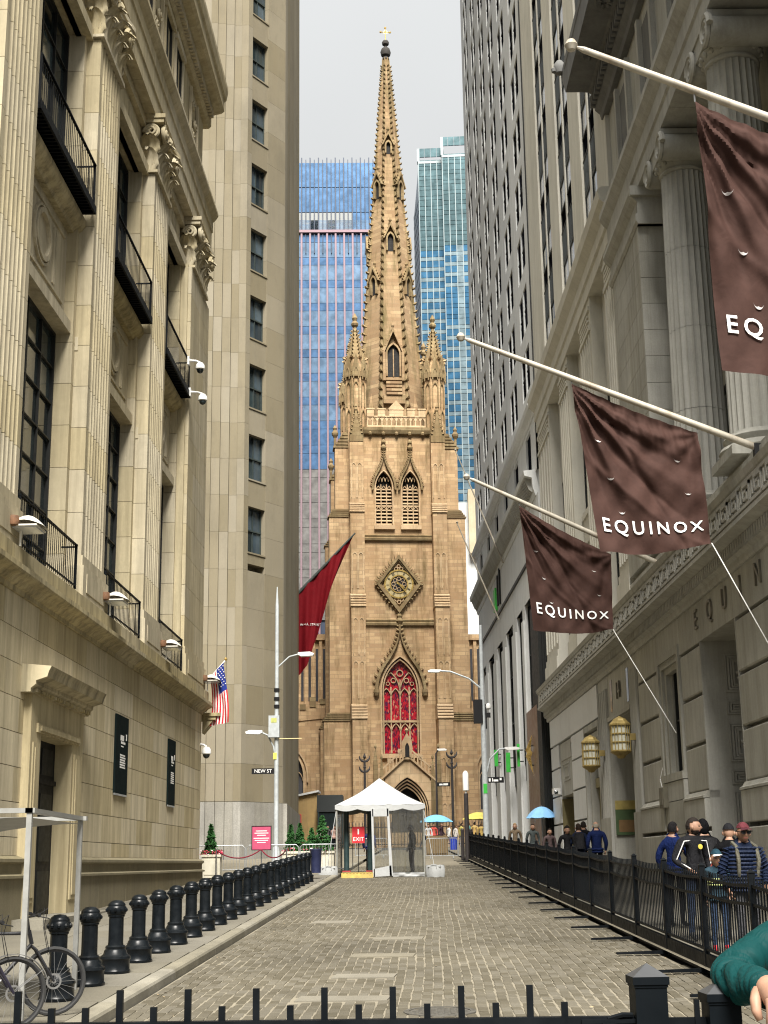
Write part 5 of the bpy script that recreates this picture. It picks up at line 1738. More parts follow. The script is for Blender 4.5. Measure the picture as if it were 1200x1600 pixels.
fin.lathe([(.2, 87.5), (.5, 87.7), (.58, 88.1), (.46, 88.5), (.16, 88.75), (.16, 88.9), (.36, 89.05), (.4, 89.3), (.3, 89.5), (.08, 89.6)], 12, (SC[0], SC[1], 0))
cbuild(fin, 'finial', BDK, smooth=True)
cx_ = MB()
cx_.tube([(0, 4.8, 89.5), (0, 4.8, 91.1)], .05, 6)
cx_.tube([(-.5, 4.8, 90.6), (.5, 4.8, 90.6)], .05, 6)
for p in ((-.52, 90.6), (.52, 90.6), (0, 91.15)): cx_.lathe([(0, -.12), (.12, -.06), (.12, .06), (0, .12)], 8, (p[0], 4.8, p[1]))
A = [(.22 * math.cos(k * math.pi / 8), 90.6 + .22 * math.sin(k * math.pi / 8)) for k in range(17)]
cx_.band(A, [(p[0] * .7, 90.6 + (p[1] - 90.6) * .7) for p in A], 4.77, 4.83)
cbuild(cx_, 'cross', GOLD, smooth=True)
# portal
po = MB()
PX = .25
gab = lambda x: 8.6 + 2.4 * (1 - abs(x - PX) / 2.75)
arch_wall(po, PX - 2.2, PX + 2.2, 3, 9.0, [(PX, 2.05, 3, 6.2, 9.4)], -2.5, 1.2, gab)
po.band([(PX - 2.75, 8.6), (PX, 11.0), (PX + 2.75, 8.6)], [(PX - 2.75, 8.9), (PX, 11.3), (PX + 2.75, 8.9)], -2.52, -.5)
po.box(PX - 2.7, PX - 2.0, -2.45, 0, 3, 8.0).box(PX + 2.0, PX + 2.7, -2.45, 0, 3, 8.0)
cbuild(po, 'portal', BTR)
od = MB()
for i in range(4): hood(od, PX, 1.95 - i * .17, 6.2, 9.3 - i * .3, .1, -2.62 + i * .22, -2.4 + i * .22, 3)
for w_, zz, t_ in ((2.75, 8.75, .22),):
    od.band([(PX - w_, zz), (PX, zz + 2.4), (PX + w_, zz)], [(PX - w_, zz + t_), (PX, zz + 2.4 + t_), (PX + w_, zz + t_)], -2.75, -2.4)
cbuild(od, 'portal_mouldings', BTR)
bal = MB()
bal.band([(PX - 2.7, 9.6), (PX, 12.0), (PX + 2.7, 9.6)], [(PX - 2.7, 9.8), (PX, 12.2), (PX + 2.7, 9.8)], -2.6, -2.4)
for i in range(17):
    x = -2.6 + i * .325
    zz = 11.1 - abs(x) * .89
    bal.box(PX + x - .06, PX + x + .06, -2.58, -2.42, zz, zz + 1.0)
    if i % 3 == 0: bal.box(PX + x - .18, PX + x + .18, -2.6, -2.4, zz + .9, zz + 1.35)
cbuild(bal, 'portal_parapet', BTR)
ni = MB()
ni.prism([(PX - .45, 10.9), (PX + .45, 10.9), (PX + .45, 12.5), (PX, 13.3), (PX - .45, 12.5)], -2.75, -2.35)
hood(ni, PX, .2, 11.9, 12.4, .1, -2.85, -2.7, 11.1)
ni.lathe([(.05, 0), (.1, .1), (.2, .25), (0, .5)], 6, (PX, -2.55, 13.3))
nich = cbuild(ni, 'portal_niche', BTR)
cbuild(MB().prism([(PX - .2, 11.1)] + garch(.2, 11.9, 12.4, 6, PX) + [(PX + .2, 11.1)], -2.77, -2.74), 'niche_shade', VOID, nich)
for sx in (-1, 1):
    for dx, h in ((2.9, 12.0), (2.35, 11.0)):
        pn = MB()
        pn.box(PX + sx * dx - .2, PX + sx * dx + .2, -2.7, -2.3, 3, h - 1.6)
        pn.lathe([(.3, 0), (.06, 1.5), (.14, 1.6), (.16, 1.75), (0, 2.0)], 4, (PX + sx * dx, -2.5, h - 1.6), math.pi / 4)
        for j in range(4): crocket(pn, (PX + sx * dx + .24 - j * .05, -2.5, h - 1.5 + j * .35), (1, 0, 0), .14); crocket(pn, (PX + sx * dx - .24 + j * .05, -2.5, h - 1.5 + j * .35), (-1, 0, 0), .14)
        cbuild(pn, 'portal_pinnacle', BMO)
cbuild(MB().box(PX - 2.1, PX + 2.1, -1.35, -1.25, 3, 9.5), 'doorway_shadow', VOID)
cbuild(MB().box(PX - 1.3, PX - .03, -1.45, -1.36, 3.1, 6.6).box(PX + .03, PX + 1.3, -1.45, -1.36, 3.1, 6.6), 'doors', paint('bronze_doors', (.06, .05, .035), .5, .3))
# aisles and nave either side of the tower
for s in (-1, 1):
    na = MB()
    xa, xb = (6.6, 14) if s > 0 else (-14, -6.6)
    cxw = s * 10.2
    arch_wall(na, min(xa, xb), max(xa, xb), 3, 16.0, [(cxw, 1.5, 6.8, 10.2, 13.0)], 9.7, .6)
    na.box(xa, xb, 10.3, 40, 3, 16)
    na.prism([(s * 6.6, 16.0), (s * 14, 16.0), (s * 14, 14.6), (s * 6.6, 17.4)] if False else [(s * 6.6, 15.9), (s * 6.6, 17.6), (s * 14, 15.6), (s * 14, 15.2)], 9.6, 10.4)
    cbuild(na, 'aisle', BST)
    pc = MB()
    for k in range(7):
        x = s * (6.9 + k * 1.0)
        zz = 17.5 - .27 * (k * 1.0)
        pc.box(x - .3, x + .3, 9.5, 10.3, zz - .2, zz + (.8 if k % 2 else .35))
    cbuild(pc, 'aisle_battlement', BMO)
    aw = MB()
    hood(aw, cxw, 1.35, 10.2, 12.8, .15, 9.6, 10.0, 6.8)
    hood(aw, cxw, 1.7, 10.2, 13.2, .14, 9.5, 9.8, 9.6)
    for x in (-.45, .45): aw.box(cxw + x - .05, cxw + x + .05, 9.95, 10.15, 6.8, 11.4)
    for x in (-.9, 0, .9): hood(aw, cxw + x, .38, 9.8, 10.6, .07, 9.95, 10.15)
    aw.box(cxw - 1.7, cxw + 1.7, 9.5, 10.1, 6.5, 6.8)
    o = cbuild(aw, 'aisle_window', BTR)
    cbuild(MB().prism([(cxw - 1.4, 6.8)] + garch(1.4, 10.2, 12.9, 8, cxw) + [(cxw + 1.4, 6.8)], 10.16, 10.2), 'leaded_glass', LEAD, o)
    nv = MB()
    nv.box(s * 4.8 if s > 0 else -10, 10 if s > 0 else -4.8, 13, 60, 3, 24.5)
    for k in range(6): nv.box(s * (6.2 + k * .75) - .16, s * (6.2 + k * .75) + .16, 12.7, 13.0, 16, 24.6)
    nv.box(s * 4.8 if s > 0 else -10.1, 10.1 if s > 0 else -4.8, 12.6, 13, 24.3, 24.9)
    cbuild(nv, 'nave', BST)
    wt_ = MB()
    for k in range(5): wt_.box(s * (6.575 + k * .75) - .13, s * (6.575 + k * .75) + .13, 12.96, 12.99, 18, 23.4)
    cbuild(wt_, 'clerestory_slots', LEAD)
cbuild(MB().box(-8, 8, -1.8, 0, 2.5, 4.4).box(-8.2, 8.2, -2.0, 0, 2.5, 3.6), 'plinth', BTR)
for k in range(4): cbuild(MB().box(PX - 3 - k * .1, PX + 3 + k * .1, -3.0 - k * .35, -2.4, 2.5, 3.55 - k * .16), 'step', BTR)
# ------------------------------------------------------------------ bollards
bp = [(.215, 0), (.22, .03), (.205, .05), (.205, .17), (.22, .19), (.215, .22), (.17, .25), (.155, .3), (.14, .315), (.145, .345), (.125, .365)]
boll_base = MB().lathe(bp, 12, (0, 0, 0), math.pi / 12).mesh('base', IRON, True)
boll_shaft = MB().lathe([(.112, .36), (.106, .40), (.104, .74)], 14).mesh('shaft', IRON, True)
bc = MB().lathe([(.104, .735), (.118, .745), (.118, .765), (.132, .78), (.142, .82), (.138, .865), (.122, .885), (.124, .9), (.11, .925), (.07, .955), (0, .965)], 14)
for k in range(10):
    a = k * math.pi / 5
    bc.lathe([(0, -.03), (.022, -.015), (.024, .01), (0, .035)], 5, (.138 * math.cos(a), .138 * math.sin(a), .83))
boll_cap = bc.mesh('cap', IRON, True)
def bx(y): return -4.38 + .0237 * y
for k in range(22):
    y = 16.65 + 1.447 * k
    lab = 'black cast iron bollard, %s in the row counting from the bicycles' % ORD[k]
    t = empty('bollard', (bx(y), y, gz(y, .13)), rnd.uniform(0, 6), lab, 'bollard', 'bollards along the left pavement')
    t.scale = (.94, .94, .97)
    for nm, me_ in (('base', boll_base), ('shaft', boll_shaft), ('cap', boll_cap)): link(nm, me_, t)

# ------------------------------------------------------------------ railing fence along the right pavement
fp_bar = MB().box(-.009, .009, -.008, .008, .30, 1.33).mesh('bar', IRON_M)
post_me = MB().box(-.038, .038, -.038, .038, 0, 1.38).add([(-.05, -.05, 1.38), (.05, -.05, 1.38), (.05, .05, 1.38), (-.05, .05, 1.38), (0, 0, 1.42)], [(0, 1, 4), (1, 2, 4), (2, 3, 4), (3, 0, 4), (0, 3, 2, 1)]).mesh('post', IRON_M)
foot_me = MB().prism([(-.8, 0), (-.8, .03), (-.05, .05), (.02, .05), (.02, 0)], -.04, .04).mesh('foot', IRON_M)
SP = 2.63
for k in range(24):
    y0 = 11.9 + SP * k
    x0, x1 = fence_x(y0), fence_x(y0 + SP)
    yaw_ = math.atan2(SP, x1 - x0)
    sl = math.atan((gz(y0 + SP) - gz(y0)) / SP)
    lab = 'black spiked railing panel, %s along the right pavement from the teal sleeve' % ORD[k]
    t = empty('railing_panel', (x0, y0, gz(y0, .02)), yaw_, lab, 'fence panel', 'railing panels along the right pavement')
    n = 19
    step = SP / (n + 1)
    link('post', post_me, t)
    drop = math.tan(sl)
    b = MB()
    for z in (1.0, 1.21):
        def cr_(u): return z + drop * u + .03 * math.sin(math.pi * u / SP) * -1
        us = [SP * i / 6 for i in range(7)]
        for a, c in zip(us, us[1:]): b.prism([(a, cr_(a)), (c, cr_(c)), (c, cr_(c) + .035), (a, cr_(a) + .035)], -.018, .018)
    b.prism([(0, .28), (SP, .28 + drop * SP), (SP, .31 + drop * SP), (0, .31)], -.02, .02)
    b.build('rail', IRON_M, t)
    MB().prism([(.03, .0), (SP - .03, drop * SP), (SP - .03, .24 + drop * SP), (.03, .24)], -.03, .03).build('base_board', IRON_M, t)
    for i in range(1, n + 1): link('bar', fp_bar, t, (step * i, 0, drop * step * i - .03 * math.sin(math.pi * i / (n + 1))))
    link('foot', foot_me, t, (0, 0, 0), (0, 0, math.pi / 2 + math.pi))
# ------------------------------------------------------------------ gate in the foreground
gt = empty('low_gate', (0, 4.4, 0), 0, 'low black spiked gate railing crossing the very front of the scene', 'gate')
b = MB()
b.box(-1.6, .655, -.018, .018, 1.182, 1.206).box(-1.6, .655, -.018, .018, .3, .33)
b.build('rail', IRON_M, gt)
for k in range(15):
    x = -.864 - .101 + .1014 * k
    if x > .62: break
    top = 1.296 if k % 2 == 1 else 1.247
    MB().box(x - .0095, x + .0095, -.0095, .0095, .2, top).build('spike', IRON_M, gt)
for k in range(6):
    x = -1.066 - .1014 * k
    MB().box(x - .0095, x + .0095, -.0095, .0095, .2, 1.296 if k % 2 else 1.247).build('spike', IRON_M, gt)
MB().box(-1.9, -.86, -.06, -.02, 1.15, 1.196).box(-1.9, -.97, -.1, -.06, 1.13, 1.18).build('latch_bar', IRON_M, gt)
MB().box(.5, .66, -.03, .0, 1.188, 1.2).box(.56, .6, -.04, .02, 1.14, 1.19).tube([(.58, -.02, 1.2), (.62, -.03, 1.212), (.65, -.02, 1.21)], .008, 6).build('latch', IRON_M, gt)
GPOST = paint('gate_post_paint', (.0035, .005, .0065), .5, 0, .15, 5, .05, dirt=(.006, .007, .008), dirt_amt=.3)
GCAP = paint('gate_cap_paint', (.045, .047, .05), .5, .1, .15, spec=.3)
for x, zt, lab in ((.703, 1.318, 'square black gate post with grey pyramid cap, the taller one'), (.916, 1.268, 'square black gate post with pyramid cap under the teal sleeve')):
    t = empty('gate_post', (x, 4.4, 0), R(3), lab, 'gate post', 'gate posts in the foreground')
    MB().box(-.047, .047, -.047, .047, 0, zt - .012).build('shaft', GPOST, t)
    c = MB()
    c.box(-.054, .054, -.054, .054, zt - .022, zt)
    c.box(-.05, .05, -.05, .05, zt - .03, zt - .022)
    c.build('collar', GPOST, t)
    MB().add([(-.053, -.053, zt), (.053, -.053, zt), (.053, .053, zt), (-.053, .053, zt), (0, 0, zt + .036)], [(0, 1, 4), (1, 2, 4), (2, 3, 4), (3, 0, 4)]).build('cap', GCAP, t)
MB().box(.755, .868, 4.39, 4.41, 1.176, 1.2).box(.756, .867, 4.39, 4.41, .3, .33).build('gate_link', IRON_M, None, label='short black rail joining the two gate posts', cat='rail')
MB().box(.835, .85, 4.385, 4.4, .2, 1.25).build('gate_stub', IRON_M, None, label='short black spike between the two gate posts', cat='spike')

# ------------------------------------------------------------------ bicycle canopy and bicycles
cp = empty('bike_canopy', (-3.95, 15.0, gz(15, .13)), 0, 'pale metal canopy frame over the bicycles at the lower left corner', 'canopy')
CANW = paint('canopy_metal', (.26, .26, .245), .45, .2, .1, dirt=(.25, .24, .2))
dz1 = gz(17.7) - gz(15)
for x, y, z in ((0, 0, 0), (-.08, 2.7, dz1), (-1.9, 0, 0), (-1.95, 2.7, dz1)):
    MB().box(x - .028, x + .028, y - .028, y + .028, z, 2.06).build('post', CANW, cp)
b = MB().box(-1.95, .06, -.04, .04, 2.06, 2.11).box(-2.0, .0, 2.66, 2.74, 2.06, 2.11)
b.prism([(-.04, -.04), (.04, -.04), (-.04, 2.7), (-.12, 2.7)], 2.06, 2.11, 'z')
b.prism([(-1.94, -.04), (-1.86, -.04), (-1.91, 2.7), (-1.99, 2.7)], 2.06, 2.11, 'z')
b.build('top_rail', CANW, cp)
b = MB()
b.grid(lambda i, j: (-.06 - 1.8 * i, .1 + 2.5 * j, 2.02 - .28 * i ** 2.0), 8, 2)
b.build('awning', CANW, cp, smooth=True)
RUB = paint('tyre_rubber', (.018, .018, .018), .8)
ALU = paint('polished_alloy', (.3, .3, .3), .35, .8)
def torus(mb, c, Rr, r, ax, n=28, m=7):
    c, ax = Vector(c), Vector(ax).normalized()
    s = Vector((0, 0, 1)); q = ax.cross(s).normalized()
    vs, fs = [], []
    for i in range(n):
        a = 2 * math.pi * i / n
        d = s * math.cos(a) + q * math.sin(a)
        for k in range(m):
            e = 2 * math.pi * k / m
            vs.append(tuple(c + d * (Rr + r * math.cos(e)) + ax * r * math.sin(e)))
    for i in range(n):
        for k in range(m): fs.append((i * m + k, i * m + (k + 1) % m, ((i + 1) % n) * m + (k + 1) % m, ((i + 1) % n) * m + k))
    mb.add(vs, fs)
def bicycle(loc, rz, label, frame_m, fender=None, flat=True):
    """front wheel at the origin, bike runs back along +x of its own frame"""
    t = empty('bicycle', loc, rz, label, 'bicycle', 'bicycles under the canopy')
    for wx, nm in ((0, 'front_wheel'), (1.02, 'rear_wheel')):
        w = empty(nm, (wx, 0, .345), 0, parent=t)
        b = MB(); torus(b, (0, 0, 0), .325, .021, (0, 1, 0)); b.build('tyre', RUB, w, smooth=True)
        b = MB(); torus(b, (0, 0, 0), .302, .011, (0, 1, 0), 28, 5); b.build('rim', BLACK, w, smooth=True)
        b = MB()
        for k in range(20):
            a = k * math.pi / 10
            b.tube([(.02 * math.cos(a + .6), .02 * (1 if k % 2 else -1), .02 * math.sin(a + .6)), (.3 * math.cos(a), 0, .3 * math.sin(a))], .0022, 4, False)
        tag(b.build('spokes', ALU, w), kind='stuff')
        b = MB().tube([(0, -.06, 0), (0, .06, 0)], .022, 8)
        if True:
            D = [(.08 * math.cos(k * math.pi / 10), .08 * math.sin(k * math.pi / 10)) for k in range(21)]
            b.band(D, [(p[0] * .75, p[1] * .75) for p in D], .045, .048)
        b.build('hub', ALU, w)
        if fender:
            b = MB()
            A = [(.365 * math.cos(R(20 + 7 * k)) * -1, .365 * math.sin(R(20 + 7 * k))) for k in range(22)]
            b.band(A, [(p[0] * .985, p[1] * .985) for p in A], -.028, .028)
            b.tube([(0, .03, 0), (-.3, .03, .21)], .004, 4).tube([(0, -.03, 0), (-.3, -.03, .21)], .004, 4)
            b.build('mudguard', fender, w)
    head, headb, bb, seat = Vector((.27, 0, .86)), Vector((.235, 0, .72)), Vector((.62, 0, .3)), Vector((.80, 0, .84))
    b = MB()
    for s in (-1, 1):
        b.tube([(0, s * .055, .345), (.19, s * .05, .66), (.235, s * .03, .7)], .014, 8)
        b.tube([(1.02, s * .065, .345), (.82, s * .03, .76)], .010, 6)
        b.tube([(1.02, s * .065, .345), tuple(bb)], .011, 6)
    b.tube([headb, bb], .022, 8).tube([head - Vector((0, 0, .03)), seat], .018, 8).tube([bb, seat + Vector((.03, 0, .1))], .017, 8).tube([headb, head], .022, 8)
    b.build('frame', frame_m, t, smooth=True)
    hb = MB()
    hb.tube([head, head + Vector((.02, 0, .13)), head + Vector((-.07, 0, .15))], .015, 8)
    hb.tube([(.22, -.3, 1.02), (.2, -.1, 1.01), (.2, .1, 1.01), (.22, .3, 1.02)], .013, 8)
    for s in (-1, 1):
        hb.tube([(.22, s * .2, 1.02), (.225, s * .31, 1.02)], .018, 8)
        hb.tube([(.2, s * .17, 1.0), (.13, s * .2, .985), (.12, s * .29, .98)], .006, 5)
        hb.tube([(.2, s * .14, 1.02), (.1, s * .1, 1.08), (.12, s * .03, .9), (.05, s * .05, .6)], .004, 5)
    hb.build('handlebar', BLACK, t, smooth=True)
    b = MB()
    b.lathe([(0, -.02), (.07, -.01), (.075, .03), (.04, .05), (0, .055)], 10, (.83, 0, .97))
    b.prism([(.8, -.035), (.6, -.018), (.6, .018), (.8, .035)], .985, 1.02, 'z')
    b.tube([(.81, 0, .9), (.83, 0, .98)], .013, 6)
    b.build('saddle', BLACK, t, smooth=True)
    b = MB()
    C_ = [(bb.x + .09 * math.cos(k * math.pi / 10), bb.z + .09 * math.sin(k * math.pi / 10)) for k in range(21)]
    b.band(C_, [(bb.x + (p[0] - bb.x) * .85, bb.z + (p[1] - bb.z) * .85) for p in C_], -.05, -.045)
    b.tube([(bb.x, -.06, bb.z), (bb.x + .12, -.06, bb.z - .12)], .01, 6).box(bb.x + .08, bb.x + .16, -.15, -.06, bb.z - .14, bb.z - .12)
    b.tube([(bb.x, .06, bb.z), (bb.x - .12, .06, bb.z + .12)], .01, 6).box(bb.x - .16, bb.x - .08, .06, .15, bb.z + .11, bb.z + .13)
    b.build('crank', ALU, t)
    return t
bicycle((-3.72, 15.35, gz(15.35, .13)), R(205), 'black bicycle with dark wheels, its front wheel against the first bollard', paint('bike_black', (.015, .015, .017), .3, .2))
bicycle((-3.86, 14.3, gz(14.3, .13)), R(214), 'bicycle with a silver mudguard over its front wheel, cut off by the photo edge', paint('bike_dark', (.012, .01, .02), .35, .1), ALU)

# ------------------------------------------------------------------ entrance tent
TX0, TX1, TY0, TY1 = -2.62, .6, 53.3, 57.0
tn = empty('entrance_tent', (0, 0, 0), 0, 'small white peaked tent with clear plastic walls standing in the middle of the street', 'tent')
TG = lambda y: gz(y)
TENTW = cloth('tent_canvas', (.36, .37, .37), .6, .06)
TPOLE = paint('tent_pole', (.40, .40, .36), .4, .5)
ZE, ZP = 3.78, 4.86
PK = Vector(((TX0 + TX1) / 2 - .05, (TY0 + TY1) / 2, ZP))
rf = MB()
cor = [Vector((TX0 - .06, TY0 - .06, ZE)), Vector((TX1 + .06, TY0 - .06, ZE)), Vector((TX1 + .06, TY1 + .06, ZE)), Vector((TX0 - .06, TY1 + .06, ZE))]
for k in range(4):
    a, c = cor[k], cor[(k + 1) % 4]
    def P(i, j, a=a, c=c):
        e = a.lerp(c, i)
        p = e.lerp(PK, j)
        p.z += -.10 * math.sin(math.pi * j) * (1 - .3 * abs(i - .5)) + .012 * math.sin(i * 34 + j * 7) * (1 - j) + .018 * math.sin(i * 13) * math.sin(math.pi * j)
        return p
    rf.grid(P, 24, 10)
    def V(i, j, a=a, c=c):
        e = a.lerp(c, i)
        sc_ = .08 * abs(math.sin(i * math.pi * 4))
        return (e.x, e.y - (.012 * math.sin(i * 20) if k == 0 else 0), e.z - j * (.14 + sc_))
    rf.grid(V, 32, 2)
rf.build('roof', TENTW, tn, smooth=True)
for x, y in ((TX0, TY0), (TX1, TY0), (TX1, TY1), (TX0, TY1)):
    MB().tube([(x, y, TG(y)), (x, y, ZE)], .035, 8).build('pole', TPOLE, tn, smooth=True)
MB().tube([(TX0, TY0, ZE - .02), (TX1, TY0, ZE - .02)], .03, 6).tube([(TX0, TY1, ZE - .02), (TX1, TY1, ZE - .02)], .03, 6).tube([(TX0, TY0, ZE - .02), (TX0, TY1, ZE - .02)], .03, 6).tube([(TX1, TY0, ZE - .02), (TX1, TY1, ZE - .02)], .03, 6).build('eave_frame', TPOLE, tn)
def vinyl():
    m, t, b = nodes('clear_vinyl')
    tr = N(t, 'BsdfTransparent')
    tr.inputs[0].default_value = (.86, .88, .86, 1)
    gl_ = N(t, 'BsdfGlossy')
    gl_.inputs['Roughness'].default_value = .12
    gl_.inputs['Color'].default_value = (.9, .9, .9, 1)
    ms = N(t, 'MixShader')
    fr_ = N(t, 'LayerWeight')
    fr_.inputs['Blend'].default_value = .35
    t.links.new(ramp(t, fr_.outputs['Facing'], 0, 1, .28, .85), ms.inputs[0])
    t.links.new(tr.outputs[0], ms.inputs[1])
    t.links.new(gl_.outputs[0], ms.inputs[2])
    t.links.new(ms.outputs[0], t.nodes['Material Output'].inputs['Surface'])
    bp_ = N(t, 'Bump')
    bp_.inputs['Strength'].default_value, bp_.inputs['Distance'].default_value = .6, .08
    t.links.new(noise(t, 1.0, pos(t, (5, 5, .9)), 5, .7), bp_.inputs['Height'])
    t.links.new(bp_.outputs[0], gl_.inputs['Normal'])
    return m
VIN = vinyl()
def sheet(x0, x1, y0, y1, z0, z1, name, mat, wr=.05, nx=16, nz=14, par=tn):
    b = MB()
    d = Vector((x1 - x0, y1 - y0, 0)).normalized()
    nrm = Vector((-d.y, d.x, 0))
    def P(i, j):
        p = Vector((x0 + (x1 - x0) * i, y0 + (y1 - y0) * i, z0 + (z1 - z0) * j))
        return p + nrm * (wr * (math.sin(i * 9 + j * 2.5) * .5 + math.sin(i * 23 - j * 4) * .35 * (1 - j)) * (1 - j * .6))
    b.grid(P, nx, nz)
    return b.build(name, mat, par, smooth=True)
g0 = TG(TY0)
sheet(-.64, TX1, TY0 - .02, TY0 - .02, g0 + .12, ZE - .12, 'clear_wall', VIN)
sheet(TX1, TX1, TY0, TY1, g0 + .12, ZE - .1, 'clear_wall', VIN)
sheet(TX0, TX0, TY0, TY1, g0 + .12, ZE - .1, 'clear_wall', VIN)
sheet(-.6, TX1, TY1, TY1, g0 + .2, ZE - .1, 'clear_wall', VIN)
sheet(-.62, TX1, TY0 - .04, TY0 - .04, g0 + .02, g0 + .16, 'white_skirt', TENTW, .05)
df = MB()
df.prism([(-1.30, g0 + .02), (-1.22, g0 + .02), (-1.26, ZE - .15), (-1.34, ZE - .15)], TY0 - .1, TY0 - .06)
df.prism([(-.68, g0 + .05), (-.56, g0 + .05), (-.68, ZE - .12), (-.76, ZE - .12)], TY0 - .1, TY0 - .06)
df.box(-1.3, -.7, TY0 - .1, TY0 - .06, ZE - .42, ZE - .14)
df.prism([(-1.26, g0 + .02), (-.6, g0 + .05), (-.62, g0 + .42), (-1.26, g0 + .3)], TY0 - .1, TY0 - .06)
df.build('white_door_flap', TENTW, tn)
sheet(-1.26, -.64, TY0 - .08, TY0 - .08, g0 + .35, ZE - .4, 'flap_window', VIN, .03)
YEL = paint('yellow_threshold', (.38, .27, .06), .7, 0, .3, dirt=(.12, .1, .06), dirt_amt=.5)
MB().prism([(TY0 - .25, g0 - .01), (TY0 - .22, g0 + .16), (TY0 + .3, g0 + .18), (TY0 + .3, g0 - .01)], -2.45, -1.28, 'x').build('ramp', YEL, tn)
b = MB()
for i in range(9): b.box(-2.4 + i * .125, -2.33 + i * .125, TY0 - .235, TY0 - .2, g0 + .162, g0 + .175)
tag(b.build('tread_marks', paint('tread_yellow', (.6, .45, .1), .6), tn), kind='stuff')
MB().box(-2.45, -1.3, TY0 + .3, TY1 - .4, g0 - .0, g0 + .2).build('floor_mat', paint('brown_mat', (.10, .075, .045), .9), tn)
DGREEN = paint('dark_green_post', (.02, .04, .042), .4)
for x, y in ((-2.3, 54.2), (-1.42, 54.2), (-1.48, 56.6)):
    MB().tube([(x, y, TG(y)), (x, y, ZE - .1)], .1, 10).build('inner_post', DGREEN, tn, smooth=True)
    MB().box(x - .15, x + .15, y - .15, y + .15, TG(y), TG(y) + .22).build('post_foot', paint('red_foot', (.3, .03, .03), .6), tn)
for x in (TX0, TX1):
    for s in (-1,):
        MB().tube([(x, TY0, ZE - .1), (x + (-.35 if x < 0 else .35), TY0 - .35, g0 + .35)], .012, 5).build('strap', TENTW, tn)
for x, lab in ((-2.92, 'white canvas ballast bag tied to the tent, beside the bollards'), (.98, 'white canvas ballast bag tied to the tent, on the open road side')):
    t = empty('ballast_bag', (x, TY0 - .4, gz(TY0 - .4)), R(8 if x < 0 else -14), lab, 'ballast bag', 'ballast bags of the tent')
    b = MB()
    b.grid(lambda i, j: ((.26 + .02 * math.sin(j * 3)) * math.cos(2 * math.pi * i) * (1.0 + .12 * math.cos(8 * math.pi * i)) * (1.15 if abs(math.cos(2 * math.pi * i)) > .5 else 1), (.2 + .02 * math.sin(j * 3)) * math.sin(2 * math.pi * i), .42 * j + .015 * math.sin(i * 30)), 28, 6)
    b.build('bag', TENTW, t, smooth=True)
    MB().box(-.24, .24, -.18, .18, .36, .41).build('flap', TENTW, t)
    MB().tube([(-.1, -.21, .3), (-.1, -.23, .44), (.1, -.23, .44), (.1, -.21, .3)], .012, 5).build('strap', TENTW, t)
REDS = paint('exit_red', (.55, .02, .03), .5, 0, .06)
es = empty('exit_sign', (-1.84, 53.9, 0), 0, 'red EXIT sign hanging inside the tent opening', 'sign')
MB().box(-.23, .23, -.02, .02, 2.42, 3.02).build('board', REDS, es)
lettering('lettering', 'EXIT', .2, LETTER, es, Matrix.Translation((0, -.024, 2.56)) @ Matrix.Rotation(math.pi / 2, 4, 'X'), .003)
MB().box(-.025, .025, -.026, -.02, 2.74, 2.93).build('arrow_bar', LETTER, es)
MB().tube([(0, 0, 1.3), (0, 0, 2.42)], .015, 6).box(-.2, .2, -.15, .15, 1.2, 1.3).build('stand', BLACK, es)

# ------------------------------------------------------------------ planters, sign, ropes, bins on the left pavement
PLW = paint('planter_cream', (.55, .52, .42), .6, 0, .06, dirt=(.3, .28, .2))
CONI = cloth('conifer_green', (.025, .075, .022), .9, .5)
FLR, FLW = paint('crimson_flowers', (.4, .02, .06), .8), paint('pale_flowers', (.7, .5, .5), .8)
def leafcloud(mb, pts, s, r_):
    for p in pts:
        a, e = r_.uniform(0, 6.28), r_.uniform(-.6, .9)
        d = Vector((math.cos(a) * math.cos(e), math.sin(a) * math.cos(e), math.sin(e)))
        q = d.orthogonal().normalized()
        p = Vector(p)
        k = s * r_.uniform(.6, 1.3)
        mb.add([tuple(p - q * k * .4), tuple(p + d * k), tuple(p + q * k * .4), tuple(p - d * k * .3)], [(0, 1, 2), (0, 2, 3)])
def conifer_tree(loc, h, r0, label, group, seed):
    r_ = random.Random(seed)
    t = empty('conifer', loc, 0, label, 'tree', group)
    MB().tube([(0, 0, -.1), (0, 0, h * .8)], [.035, .01], 6).build('trunk', RUST, t)
    pts = []
    for k in range(1300):
        z = r_.random() ** 1.4
        rr = r0 * (1 - z) ** .85 * (.62 + .38 * r_.random()) * (1 + .2 * math.sin(z * 22 + r_.random()))
        a = r_.uniform(0, 6.28)
        pts.append((rr * math.cos(a), rr * math.sin(a), .05 + z * h))
    b = MB()
    leafcloud(b, pts, .085, r_)
    b.build('crown', CONI, t)
def flower_bed(parent, x0, x1, y0, y1, z, seed):
    r_ = random.Random(seed)
    for nm, m, n in (('red_flowers', FLR, 260), ('pale_flowers', FLW, 60), ('foliage', CONI, 200)):
        b = MB()
        leafcloud(b, [(r_.uniform(x0, x1), r_.uniform(y0, y1), z + r_.uniform(-.02, .14)) for _ in range(n)], .07, r_)
        tag(b.build(nm, m, parent), kind='stuff')
yp = 57.6
pz = gz(yp, .13)
t = empty('long_planter', (-3.95, yp, pz), 0, 'long cream planter box with flowers and small conifers beside the tent', 'planter')
b = MB().box(-1.02, 1.02, -.35, .35, 0, .66).box(-1.08, 1.08, -.4, .4, .66, .75)
for i in range(3): b.box(-.95 + i * .66, -.37 + i * .66, -.37, -.35, .1, .58)
b.build('box', PLW, t)
MB().box(-.98, .98, -.32, .32, .7, .72).build('soil', ASPHALT, t)
flower_bed(t, -1.0, 1.0, -.36, .36, .74, 3)
